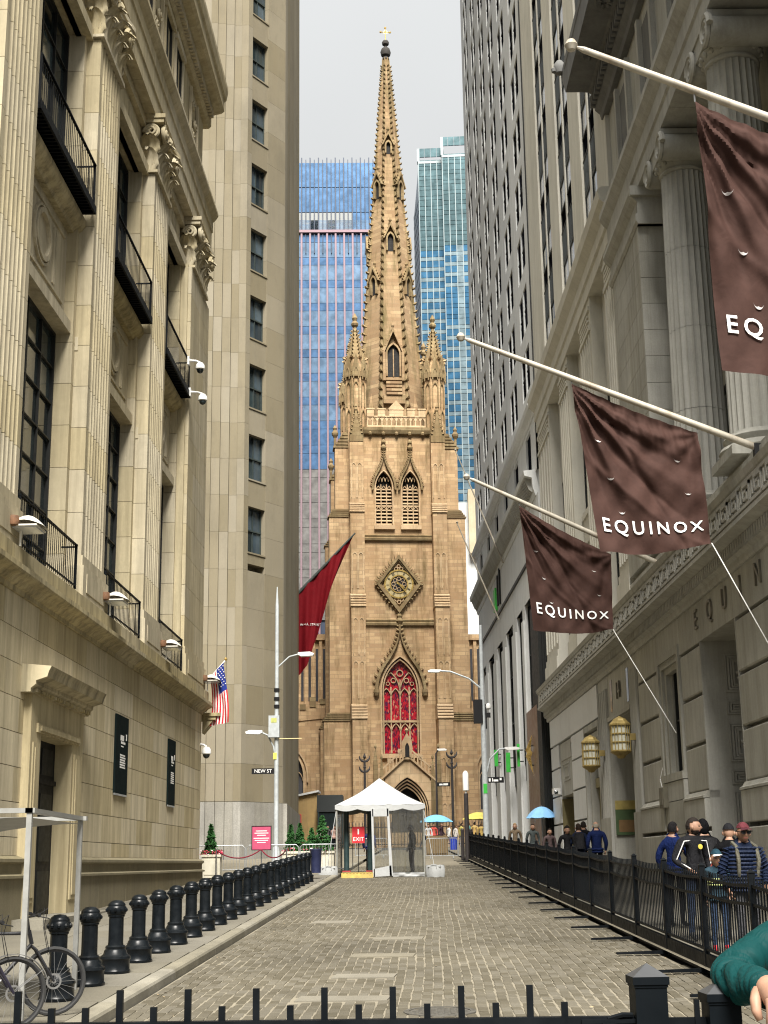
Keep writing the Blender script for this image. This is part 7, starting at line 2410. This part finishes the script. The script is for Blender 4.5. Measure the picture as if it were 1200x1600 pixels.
def head_part(mb, c, s, yaw=0.0, tiltx=0.0, skin_i=0, lip_i=4, eye_i=5, beard=None, female=False):
    """head with brow, nose, mouth, chin and ears; front is -y before yaw"""
    M = Matrix.Translation(c) @ Matrix.Rotation(yaw, 4, 'Z') @ Matrix.Rotation(tiltx, 4, 'X') @ Matrix.Scale(s, 4)
    def shape(d):
        x, y, z = d.x * .078, d.y * .098, d.z * .118
        f = max(0, -d.y)
        if z < -.02: x *= 1 - .28 * min(1, (-z - .02) / .09); y *= 1 - .12 * min(1, (-z - .02) / .09)
        nose = math.exp(-(d.x / .16) ** 2) * math.exp(-((d.z + .12) / .2) ** 2) * f
        y -= .028 * nose
        y += .012 * f * (math.exp(-((abs(d.x) - .38) / .2) ** 2) * math.exp(-((d.z - .12) / .12) ** 2))
        y -= .007 * f * math.exp(-((d.z - .3) / .12) ** 2) * (abs(d.x) < .6)
        y -= .010 * f * math.exp(-(d.x / .3) ** 2) * (math.exp(-((d.z + .5) / .1) ** 2) + 1.2 * math.exp(-((d.z + .82) / .12) ** 2))
        return Vector((x, y, z))
    nu, nv = 28, 22
    vs, fs, mi = [], [], []
    for j in range(nv + 1):
        th = math.pi * j / nv
        for i in range(nu):
            a = 2 * math.pi * i / nu
            d = Vector((math.sin(th) * math.sin(a), -math.sin(th) * math.cos(a), math.cos(th)))
            vs.append(shape(d))
    for j in range(nv):
        for i in range(nu):
            fs.append((j * nu + i, j * nu + (i + 1) % nu, (j + 1) * nu + (i + 1) % nu, (j + 1) * nu + i))
            cc_ = sum((vs[k] for k in fs[-1]), Vector()) / 4
            m = skin_i
            if cc_.y < -.06 and abs(cc_.x) < .026 and -.066 < cc_.z < -.05: m = lip_i
            if cc_.y < -.055 and .018 < abs(cc_.x) < .045 and .004 < cc_.z < .02: m = eye_i
            if beard is not None and ((cc_.z < -.045 and cc_.y < .03) and m == skin_i and not (abs(cc_.x) < .018 and -.07 < cc_.z < -.05)): m = beard
            mi.append(m)
    b = len(mb.v)
    mb.v += [tuple(M @ v) for v in vs]
    mb.f += [tuple(b + k for k in f) for f in fs]
    mb.mi += mi
    mb.m = skin_i
    for sx in (-1, 1):
        old = mb.T
        mb.T = M
        mb.lathe([(.004, -.03), (.016, -.02), (.02, .005), (.014, .026), (.003, .03)], 7, (sx * .08, .01, -.01))
        mb.T = old
    return M
def shell(M, mat, name, parent, keep, grow=1.09, rough=.012):
    """hair, beanie or cap: a shell over the head where keep(d) holds"""
    b = MB()
    nu, nv = 26, 20
    r_ = random.Random(len(name) + int(M[0][3] * 100) % 97)
    idx = {}
    for j in range(nv + 1):
        th = math.pi * j / nv
        for i in range(nu):
            a = 2 * math.pi * i / nu
            d = Vector((math.sin(th) * math.sin(a), -math.sin(th) * math.cos(a), math.cos(th)))
            g = grow + r_.uniform(-rough, rough)
            p = Vector((d.x * .08 * g, d.y * .1 * g + .004, d.z * .12 * g + .004))
            idx[i, j] = (len(b.v), d)
            b.v.append(tuple(M @ p))
    for j in range(nv):
        for i in range(nu):
            q = [(i, j), ((i + 1) % nu, j), ((i + 1) % nu, j + 1), (i, j + 1)]
            if all(keep(idx[k][1]) for k in q):
                b.f.append(tuple(idx[k][0] for k in q))
                b.mi.append(0)
    return b.build(name, mat, parent, smooth=True)
def fingers(mb, wrist, dirn, side, s, m, n=5):
    """a palm and four fingers of unequal length, a thumb from the palm's side"""
    d, sd = Vector(dirn).normalized(), Vector(side).normalized()
    nrm = d.cross(sd).normalized()
    mb.m = m
    w = Vector(wrist)
    k = s
    pts = [w - d * .01 * k, w + d * .035 * k, w + d * .085 * k]
    for off in (-.022, 0, .022): mb.tube([p + sd * off * k for p in pts], [.016 * k, .019 * k, .015 * k], 6)
    for i, (off, ln) in enumerate(((-.030, .062), (-.010, .075), (.011, .072), (.030, .056))):
        a = w + d * .08 * k + sd * off * k
        b_ = a + d * ln * .5 * k + nrm * .010 * k
        c = b_ + d * ln * .4 * k + nrm * .03 * k
        mb.tube([a, b_, c], [.0095 * k, .0088 * k, .0065 * k], 6)
    a = w + d * .025 * k - sd * .03 * k
    mb.tube([a, a + d * .03 * k - sd * .022 * k + nrm * .008 * k, a + d * .06 * k - sd * .024 * k + nrm * .02 * k], [.012 * k, .011 * k, .008 * k], 6)
def person(loc, facing, H, label, top, legs, shoes=(.03, .03, .03), skin=0, hair=(.02, .015, .012), pose='stand', head_yaw=0.0, bulk=1.0, hat=None, hair_style='short', beard=None,
           extras=(), arms=None, head=1.0, pack=False, group='people on the pavements', detail=True, sub=1, lean=0.0, coat=0.0):
    """facing: angle of the body about z, 0 looks towards the camera (-y)"""
    s = H / 1.75
    t = empty('person', loc, facing, label, 'person', group)
    J = {}
    def j(n, x, y, z, rx, ry=None): J[n] = (Vector((x, y + lean * max(0, z - .95), z)) * s, rx * s, (ry or rx) * s)
    k = bulk
    j('pelvis', 0, 0, .97, .145 * (.7 + .3 * k), .105 * (.7 + .3 * k)); j('waist', 0, 0, 1.12, .135 * k, .1 * k); j('chest', 0, .01, 1.3, .155 * k, .11 * k); j('collar', 0, .012, 1.43, .11 * k, .085 * k)
    j('neck', 0, .0, 1.53, .05); j('skull', 0, -.015, 1.6, .06)
    st = {'stand': 0, 'walk': 1}[pose]
    A = arms or {}
    for sx, nm in ((-1, 'R'), (1, 'L')):
        sw_ = .13 * sx * st
        j('shoulder' + nm, sx * .185 * (.85 + .15 * k), .01, 1.41, .07 * k)
        e = A.get('elbow' + nm, (sx * .255 * (.8 + .2 * k), .05 - sw_ * .4, 1.14))
        w = A.get('wrist' + nm, (sx * .25, -.05 - sw_, .92))
        j('elbow' + nm, *e, .052 * k); j('wrist' + nm, *w, .036 * (.6 + .4 * k))
        j('hip' + nm, sx * .09, 0, .93, .09)
        j('knee' + nm, sx * .1, -.02 + sw_ * 1.0, .51, .06); j('ankle' + nm, sx * .1, .03 + sw_ * 2.2, .1, .045); j('ball' + nm, sx * .115, -.1 + sw_ * 2.2, .045, .043, .035); j('toe' + nm, sx * .12, -.16 + sw_ * 2.2, .035, .035, .026)
    E_ = [('pelvis', 'waist'), ('waist', 'chest'), ('chest', 'collar'), ('collar', 'neck'), ('neck', 'skull')]
    for nm in 'RL': E_ += [('collar', 'shoulder' + nm), ('shoulder' + nm, 'elbow' + nm), ('elbow' + nm, 'wrist' + nm), ('pelvis', 'hip' + nm), ('hip' + nm, 'knee' + nm), ('knee' + nm, 'ankle' + nm), ('ankle' + nm, 'ball' + nm), ('ball' + nm, 'toe' + nm)]
    me = skin_mesh(J, E_, sub)
    mb = MB()
    zone = {}
    for a, b in E_:
        z = 1
        if a.startswith(('hip', 'knee')): z = 2
        if a.startswith(('ankle', 'ball')): z = 3
        if a == 'pelvis' and b.startswith('hip'): z = 2
        if b in ('skull',) or a == 'neck': z = 0
        zone[a, b] = z
    vs = [v.co.copy() for v in me.vertices]
    for p in me.polygons:
        c = p.center
        best = min(E_, key=lambda e: seg_dist(c, J[e[0]][0], J[e[1]][0]))
        z = zone[best]
        if z == 2 and c.z > (.9 - coat) * s: z = 1
        if z == 2 and c.z < .1 * s: z = 3
        if z == 1 and c.z > 1.5 * s and abs(c.x) < .07 * s: z = 0
        mb.f.append(tuple(p.vertices)); mb.mi.append(z)
    mb.v = [tuple(v) for v in vs]
    bpy.data.meshes.remove(me)
    hc = (Vector((0, -.04 + lean * .7, 1.615))) * s
    Mh = head_part(mb, hc, s * 1.04 * head, head_yaw, 0, 0, 4, 5, 6 if beard else None)
    if detail:
        for sx, nm in ((-1, 'R'), (1, 'L')):
            w, e = J['wrist' + nm][0], J['elbow' + nm][0]
            fingers(mb, w, (w - e) + Vector((0, 0, -.06)), Vector((0, 1, 0)), s, 0)
    mats = [SKIN[skin], cm(top), cm(legs), cm(shoes, .5), LIP, EYE, cm(beard or (.02, .015, .01))]
    mb.build('body', mats, t, smooth='all')
    hm = cm(hair)
    if hat is None and hair_style == 'short': shell(Mh, hm, 'hair', t, lambda d: d.z > .38 + .25 * max(0, -d.y) or (d.y > .15 and d.z > -.35))
    if hair_style == 'long': shell(Mh, hm, 'hair', t, lambda d: d.z > .45 or d.y > -.1, 1.16); MB().grid(lambda i, q: tuple(Mh @ Vector(((i - .5) * .17, .075 + .03 * math.cos((i - .5) * 3), .05 - .3 * q))), 6, 6).build('hair_back', hm, t, smooth=True)
    if hair_style == 'bald': shell(Mh, hm, 'hair', t, lambda d: d.y > .1 and -.4 < d.z < .5, 1.05)
    if hat:
        kind, c1, c2 = hat
        if kind == 'cap':
            shell(Mh, cm(c1), 'cap', t, lambda d: d.z > .32, 1.13, 0)
            b = MB()
            b.grid(lambda i, q: tuple(Mh @ Vector(((i - .5) * .15 * (1 - .1 * q), -.085 - .085 * q * (1 - (2 * i - 1) ** 2 * .5), .052 + .012 * (1 - (2 * i - 1) ** 2) - .02 * q))), 10, 5)
            b.build('brim', cm(c2), t, smooth=True)
            shell(Mh, hm, 'hair', t, lambda d: d.y > .0 and -.3 < d.z <= .36, 1.05)
        if kind == 'hood':
            shell(Mh, cm(c1), 'hood', t, lambda d: d.z > .5 or d.y > -.35, 1.22, .004)
            if c2: shell(Mh, cm(c2), 'brim', t, lambda d: .36 < d.z < .52 and d.y < -.2, 1.26, 0)
        if kind == 'beanie': shell(Mh, cm(c1), 'beanie', t, lambda d: d.z > .25, 1.15, .004)
    b = MB()
    torus(b, (0, 0, 1.475 * s), .07 * s, .032 * s * k, (0, .25, 1), 18, 8)
    torus(b, (0, .006 * s, 1.445 * s), .085 * s, .035 * s * k, (0, .2, 1), 18, 8)
    b.build('collar', mats[1], t, smooth=True)
    b = MB()
    hz = (.9 - coat) * s
    A_ = [((.148 + .03 * coat) * (.72 + .28 * k) * s * math.cos(a * math.pi / 12), (.118 + .03 * coat) * (.72 + .28 * k) * s * math.sin(a * math.pi / 12), hz + .008 * math.sin(a * 1.7)) for a in range(25)]
    b.tube(A_, .03 * s, 7, False)
    b.tube([(p[0] * 1.03, p[1] * 1.04, p[2] + .07 * s) for p in A_], .034 * s, 7, False)
    b.build('jacket_hem', mats[1], t, smooth=True)
    if pack: extras = tuple(extras) + ('backpack',)
    for x in extras:
        if x == 'sunglasses':
            b = MB()
            b.T = Mh
            for sx in (-1, 1): b.prism([(sx * .008, .026), (sx * .062, .028), (sx * .06, -.002), (sx * .035, -.014), (sx * .012, -.004)], -.112, -.098)
            b.box(-.085, .085, -.104, -.1, .022, .03).box(-.084, -.08, -.1, .02, .018, .028).box(.08, .084, -.1, .02, .018, .028)
            b.T = None
            b.build('sunglasses', BLACK, t)
        if x == 'backpack':
            b = MB()
            b.grid(lambda i, q: (.15 * s * math.cos(math.pi * i) * (1 - .12 * q), s * (.1 * k + .06 + .11 * math.sin(math.pi * i) * (1 - .35 * q * q)), s * (1.0 + .46 * q)), 14, 10)
            b.box(-.14 * s, .14 * s, s * .1 * k, s * (.1 * k + .1), s * 1.0, s * 1.44)
            b.build('backpack', cm((.02, .02, .022)), t, smooth=True)
        if isinstance(x, tuple) and x[0] == 'straps':
            for sx in (-1, 1):
                b = MB()
                b.tube([(sx * .12 * s, -.1 * k * s, 1.08 * s), (sx * .135 * s, -.145 * k * s, 1.28 * s), (sx * .13 * s, -.09 * k * s, 1.45 * s), (sx * .12 * s, .06 * s, 1.5 * s)], .026 * s, 6)
                b.build('strap', cm(x[1]), t, smooth=True)
        if x == 'quilting':
            b = MB()
            for r in range(12):
                z = (.9 + r * .048) * s
                rx, ry = (.15 + .02 * min(1, r / 6)) * k * s * 1.13, (.108 + .008 * min(1, r / 6)) * k * s * 1.16
                A_ = [(rx * math.cos(a * math.pi / 12), ry * math.sin(a * math.pi / 12) + .008 * s, z) for a in range(25)]
                b.tube(A_, .022 * s, 6, False)
            b.build('quilted_rings', cm(top, .5), t, smooth=True)
            for sx in 'RL':
                b = MB()
                a_, c_, d_ = J['shoulder' + sx][0], J['elbow' + sx][0], J['wrist' + sx][0]
                for i in range(12):
                    u = i / 11 * 1.85
                    p = a_.lerp(c_, u) if u < 1 else c_.lerp(d_, u - 1)
                    q = a_.lerp(c_, u + .07) if u < .93 else c_.lerp(d_, min(1, u - .93))
                    r_ = (.068 - .012 * u) * k * s
                    b.tube([p, (p + q) / 2, q], [r_ * .9, r_ * 1.12, r_ * .9], 10)
                b.build('quilted_sleeve', cm(top, .5), t, smooth=True)
        if isinstance(x, tuple) and x[0] == 'stripe':
            b = MB()
            for r in range(3):
                A_ = [(.172 * k * s * math.cos(R(180 + a * 15)), .135 * k * s * math.sin(R(180 + a * 15)), (1.16 + r * .05) * s) for a in range(13)]
                b.tube(A_, .014 * s, 5)
            b.build('chest_stripes', cm(x[1]), t)
        if isinstance(x, tuple) and x[0] == 'badge':
            MB().lathe([(0, 0), (.04, .0), (.04, .01), (0, .012)], 12).build('badge', paint('badge_yellow', x[1], .5), t, (0.03, -.128 * k * s, 1.33 * s), (math.pi / 2, 0, 0), None)
            b = MB()
            for sx in 'RL':
                a_, c_, d_ = (J[n + sx][0] for n in ('shoulder', 'elbow', 'wrist'))
                o_ = Vector((0, -.062 * k * s, .0))
                b.tube([J['collar'][0] + o_ * 1.2, a_ + o_ * 1.1, c_ + o_ * .95, d_ + o_ * .8], .008 * s, 5)
            b.build('piping', LETTER, t)
        if x == 'scarf':
            b = MB()
            torus(b, (0, -.01 * s, 1.47 * s), .075 * s, .03 * s, (0, 0.2, 1), 16, 8)
            b.build('scarf', cm((.4, .08, .06)), t, smooth=True)
    return t
def pg(x, y, side=.13): return (x, y, gz(y, side))
NAVYC, BLK, JEAN = (.009, .014, .032), (.005, .005, .006), (.022, .033, .06)
person(pg(4.52, 19.6), R(8), 1.83, 'man in dark blue quilted jacket, burgundy cap and sunglasses behind the railing', NAVYC, (.06, .06, .065), skin=1, hair=(.1, .09, .08), bulk=1.14, arms={'wristL': (.22, -.12, .96), 'elbowL': (.31, .06, 1.15), 'elbowR': (-.3, .04, 1.15)}, hat=('cap', (.08, .02, .025), (.05, .015, .02)), extras=('sunglasses', ('straps', (.09, .085, .065)), 'quilting'), sub=2)
person(pg(4.56, 23.2), R(20), 1.90, 'bearded man in black jacket with white piping and a yellow badge, looking aside', (.014, .014, .016), JEAN, skin=0, head_yaw=R(52), hair=(.02, .016, .014), bulk=1.12, beard=(.025, .018, .015), arms={'wristR': (-.2, -.16, 1.02), 'elbowR': (-.3, .06, 1.14)}, extras=(('badge', (.6, .5, .08)),), sub=2)
person(pg(4.5, 21.3), R(4), 1.42, 'child in a teal hood with white brim, jeans and red shoes behind the railing', (.02, .04, .055), (.03, .05, .095), shoes=(.35, .03, .04), skin=0, bulk=1.0, head=1.22, hat=('cap', (.012, .035, .05), (.45, .45, .43)), extras=(('stripe', (.35, .38, .16)), 'scarf'), arms={'wristL': (.16, -.14, 1.0), 'elbowL': (.25, .05, 1.12)}, pose='stand')
person(pg(4.75, 26.0), R(150), 1.83, 'person with black hair and a bright blue jacket half hidden by the bearded man', (.006, .013, .06), BLK, skin=1, hair=(.012, .011, .012), bulk=1.2, arms={'wristR': (-.12, -.2, 1.25), 'elbowR': (-.3, -.02, 1.14)})
person(pg(5.15, 25.2), R(185), 1.86, 'person in a black hooded coat with a black backpack, seen from behind', BLK, (.02, .02, .025), hat=('hood', BLK, None), bulk=1.2, extras=('backpack',))
person(pg(5.05, 22.8), R(170), 1.80, 'dark haired person in black mostly hidden behind the man in sunglasses', BLK, BLK, hair=(.012, .011, .012), hat=('beanie', (.012, .012, .014), None))
person(pg(5.0, 19.0), R(-20), 1.62, 'person in a patterned blue top cut off by the right edge of the photo', (.008, .012, .045), BLK, hair=(.02, .015, .012))
person(pg(4.75, 43.2), R(12), 1.68, 'woman with long dark hair and a black coat walking beyond the fence', (.013, .013, .014), BLK, hair=(.015, .012, .01), hair_style='long', pose='walk', coat=.35)
person(pg(5.15, 43.6), R(178), 1.74, 'person in a navy jacket seen from behind, next to the woman in black', NAVYC, BLK, hair=(.03, .02, .015), bulk=1.2, pack=True)
person(pg(5.55, 42.6), R(183), 1.80, 'balding person in a bright blue jacket seen from behind', (.006, .012, .05), BLK, hair=(.3, .27, .22), hair_style='bald', skin=0, bulk=1.28)
person(pg(5.45, 44.8), R(175), 1.80, 'person with dark hair walking ahead of the two blue jackets', BLK, BLK, hair=(.015, .012, .01))
person(pg(4.8, 55.5), R(5), 1.70, 'person with a pale scarf standing beyond the fence near the blue umbrella', (.05, .06, .06), BLK, hair=(.03, .02, .015))
person(pg(4.95, 50.5), R(10), 1.55, 'small dark haired person beyond the fence near the white panels', (.07, .05, .05), BLK, hair=(.02, .015, .012))
person(pg(4.35, 58.5), R(-10), 1.72, 'person with fair hair beyond the fence, farthest of those by the shops', (.12, .09, .06), BLK, hair=(.2, .13, .06))
person((.15, 55.4, gz(55.4)), R(-70), 1.86, 'guard in dark clothes standing inside the tent behind the clear plastic', (.012, .016, .018), (.012, .013, .016), skin=2, group=None)
person((-1.55, 58.6, gz(58.6)), R(160), 1.78, 'person in dark blue standing behind the red EXIT sign', (.02, .025, .09), BLK, group=None)
crowd = [(1.45, 100.5, (.6, .6, .6), 'pale grey coat'), (1.85, 101.5, (.55, .1, .08), 'red top'), (2.35, 100.8, (.05, .03, .04), 'dark maroon coat'), (2.9, 101.2, (.7, .7, .68), 'white shirt'), (3.35, 100.4, (.68, .64, .6), 'cream top and dark trousers'),
         (3.8, 102.0, (.55, .48, .15), 'mustard top'), (4.3, 101.0, (.12, .28, .25), 'green jacket'), (4.75, 102.4, (.6, .42, .16), 'orange tan coat'), (5.15, 101.0, (.5, .36, .12), 'camel jacket'), (1.15, 102.2, (.08, .1, .2), 'navy sweater')]
for k, (x, y, c, w) in enumerate(crowd):
    person((x, y, gz(y)), R(rnd.choice((0, 170, 60, -80, 120))), rnd.uniform(1.62, 1.82), 'pedestrian in a %s in the crowd before the church' % w, c, rnd.choice((BLK, JEAN, (.3, .3, .32))), hair=rnd.choice(((.02, .015, .012), (.1, .06, .03))), pose=rnd.choice(('stand', 'walk')), group='crowd before the church', detail=False)
for k, (x, c, w) in enumerate(((-6.0, (.5, .45, .42), 'pale jacket'), (-5.6, (.1, .08, .09), 'dark coat'), (-5.2, (.45, .3, .25), 'pinkish top'))):
    person((x, 100 + k, gz(100)), R(20 * k), 1.74, 'pedestrian in a %s behind the planter conifers' % w, c, BLK, group='crowd before the church', detail=False)
# the arm that leans on the gate post, and the person it belongs to
TEAL = cloth('teal_jacket', (.003, .034, .034), .6, .12, .5, 9.0)
tp = empty('leaning_person', (0, 0, 0), 0, 'person in a teal jacket leaning an elbow on the gate post', 'person')
J = {'pelvis': (Vector((1.62, 4.55, .98)), .16, .13), 'waist': (Vector((1.6, 4.55, 1.12)), .17, .13), 'chest': (Vector((1.56, 4.56, 1.3)), .19, .14), 'collar': (Vector((1.54, 4.57, 1.45)), .13, .1), 'neck': (Vector((1.52, 4.55, 1.55)), .055, .055), 'skull': (Vector((1.5, 4.53, 1.63)), .06, .06),
     'shR': (Vector((1.34, 4.62, 1.44)), .085, .085), 'shL': (Vector((1.76, 4.5, 1.44)), .085, .085), 'elL': (Vector((1.86, 4.45, 1.15)), .06, .06), 'wrL': (Vector((1.8, 4.35, .92)), .04, .04),
     'hiR': (Vector((1.53, 4.6, .93)), .1, .1), 'knR': (Vector((1.5, 4.55, .5)), .07, .07), 'anR': (Vector((1.5, 4.6, .1)), .05, .05), 'toR': (Vector((1.48, 4.42, .04)), .045, .035),
     'hiL': (Vector((1.72, 4.55, .93)), .1, .1), 'knL': (Vector((1.75, 4.5, .5)), .07, .07), 'anL': (Vector((1.75, 4.55, .1)), .05, .05), 'toL': (Vector((1.74, 4.38, .04)), .045, .035)}
E_ = [('pelvis', 'waist'), ('waist', 'chest'), ('chest', 'collar'), ('collar', 'neck'), ('neck', 'skull'), ('collar', 'shR'), ('collar', 'shL'), ('shL', 'elL'), ('elL', 'wrL'), ('pelvis', 'hiR'), ('hiR', 'knR'), ('knR', 'anR'), ('anR', 'toR'), ('pelvis', 'hiL'), ('hiL', 'knL'), ('knL', 'anL'), ('anL', 'toL')]
me = skin_mesh(J, E_, 1)
mb = MB()
mb.v = [tuple(v.co) for v in me.vertices]
for p in me.polygons:
    z = 1 if p.center.z > .88 else 2
    if p.center.z > 1.52 and abs(p.center.x - 1.52) < .1: z = 0
    mb.f.append(tuple(p.vertices)); mb.mi.append(z)
# sleeve: upper arm down to the elbow on the post, forearm back towards the viewer's right
path = [(1.36, 4.62, 1.46), (1.24, 4.60, 1.425), (1.12, 4.56, 1.385), (1.04, 4.52, 1.355), (.985, 4.47, 1.325), (.962, 4.42, 1.306), (.958, 4.37, 1.298), (.968, 4.31, 1.298), (.983, 4.25, 1.30), (.996, 4.2, 1.298), (1.0, 4.165, 1.292)]
rad = [.085, .08, .072, .068, .066, .064, .06, .056, .053, .05, .049]
def cr_interp(arr, u):
    n = len(arr) - 1
    i = min(int(u * n), n - 1)
    f = u * n - i
    g_ = lambda k: Vector(arr[max(0, min(n, k))]) if isinstance(arr[0], tuple) else arr[max(0, min(n, k))]
    p0, p1, p2, p3 = g_(i - 1), g_(i), g_(i + 1), g_(i + 2)
    return .5 * ((p1 * 2) + (p2 - p0) * f + (p0 * 2 - p1 * 5 + p2 * 4 - p3) * f * f + (p1 * 3 - p0 - p2 * 3 + p3) * f ** 3)
NS, NR = 110, 28
vs, fs, prev = [], [], None
for i in range(NS + 1):
    u = i / NS
    c = cr_interp(path, u)
    tdir = (cr_interp(path, min(1, u + .01)) - cr_interp(path, max(0, u - .01))).normalized()
    if prev is None: prev = tdir.orthogonal().normalized()
    sv = (prev - tdir * prev.dot(tdir)).normalized()
    prev = sv
    qv = tdir.cross(sv)
    r0 = cr_interp(rad, u)
    for k in range(NR):
        a = 2 * math.pi * k / NR
        el = math.exp(-((u - .55) / .16) ** 2)
        cr1 = 1 - abs(math.sin(u * 21 + math.sin(a + .6) * 1.3 + .4 * math.sin(a * 3)))
        cr2 = 1 - abs(math.sin(u * 33 - a * .9 + 1.3 * math.sin(a)))
        w = -.017 * cr1 ** 4 * (.4 + el) - .013 * cr2 ** 5 * (.5 + el) + .005 * math.sin(u * 14 + a * 2 + 1)
        r = r0 + w + (.002 if u > .97 else 0)
        vs.append(c + (sv * math.cos(a) + qv * math.sin(a)) * r)
for i in range(NS):
    for k in range(NR): fs.append((i * NR + k, i * NR + (k + 1) % NR, (i + 1) * NR + (k + 1) % NR, (i + 1) * NR + k))
fs.append(tuple(NS * NR + k for k in range(NR)))
b0 = len(mb.v)
mb.v += [tuple(v) for v in vs]
mb.f += [tuple(b0 + k for k in f) for f in fs]
mb.mi += [1] * len(fs)
# wrist and hand hanging down
mb.m = 0
mb.tube([(.99, 4.21, 1.3), (.999, 4.17, 1.302), (1.008, 4.14, 1.294), (1.016, 4.122, 1.278), (1.02, 4.112, 1.262)], [.033, .034, .04, .043, .036], 18)
mb.tube([(1.03, 4.15, 1.296), (1.045, 4.128, 1.284), (1.05, 4.114, 1.262)], [.028, .034, .026], 14)
for k_, (fx, ln, ddy) in enumerate(((.990, .082, .004), (1.012, .094, -.002), (1.035, .09, -.002), (1.056, .07, .004))):
    a = Vector((fx, 4.106 + ddy, 1.268 - .004 * abs(k_ - 1.5)))
    mb.tube([a + Vector((0, .012, .03)), a + Vector((0, -.004, .008)), a + Vector((-.002, -.009, -ln * .34)), a + Vector((-.003, -.005, -ln * .42)), a + Vector((-.004, .0, -ln * .72)), a + Vector((-.003, .014, -ln))], [.012, .0135, .0118, .0122, .0108, .0078], 10)
    mb.m = 3
    mb.lathe([(0, -.0012), (.006, -.001), (.0065, 0), (0, .001)], 8, tuple(a + Vector((-.003, .002, -ln * .93))))
    mb.m = 0
mb.tube([(.972, 4.165, 1.292), (.958, 4.14, 1.268), (.955, 4.125, 1.242), (.962, 4.12, 1.218)], [.018, .016, .014, .0095], 10)
head_part(mb, Vector((1.5, 4.51, 1.68)), 1.05, R(-40), 0, 0, 3, 4)
mb.build('body', [SKIN[0], TEAL, cm(BLK), LIP, EYE], tp, smooth='all')
cf = MB()
torus(cf, (1.0, 4.167, 1.292), .0475, .004, (.1, -.9, -.25), 24, 6)
cf.build('cuff', TEAL, tp, smooth=True)
shell(Matrix.Translation((1.5, 4.51, 1.68)) @ Matrix.Rotation(R(-40), 4, 'Z') @ Matrix.Scale(1.05, 4), cm((.03, .02, .015)), 'hair', tp, lambda d: d.z > .4 or d.y > .1)

bpy.data.scenes.remove(bench)
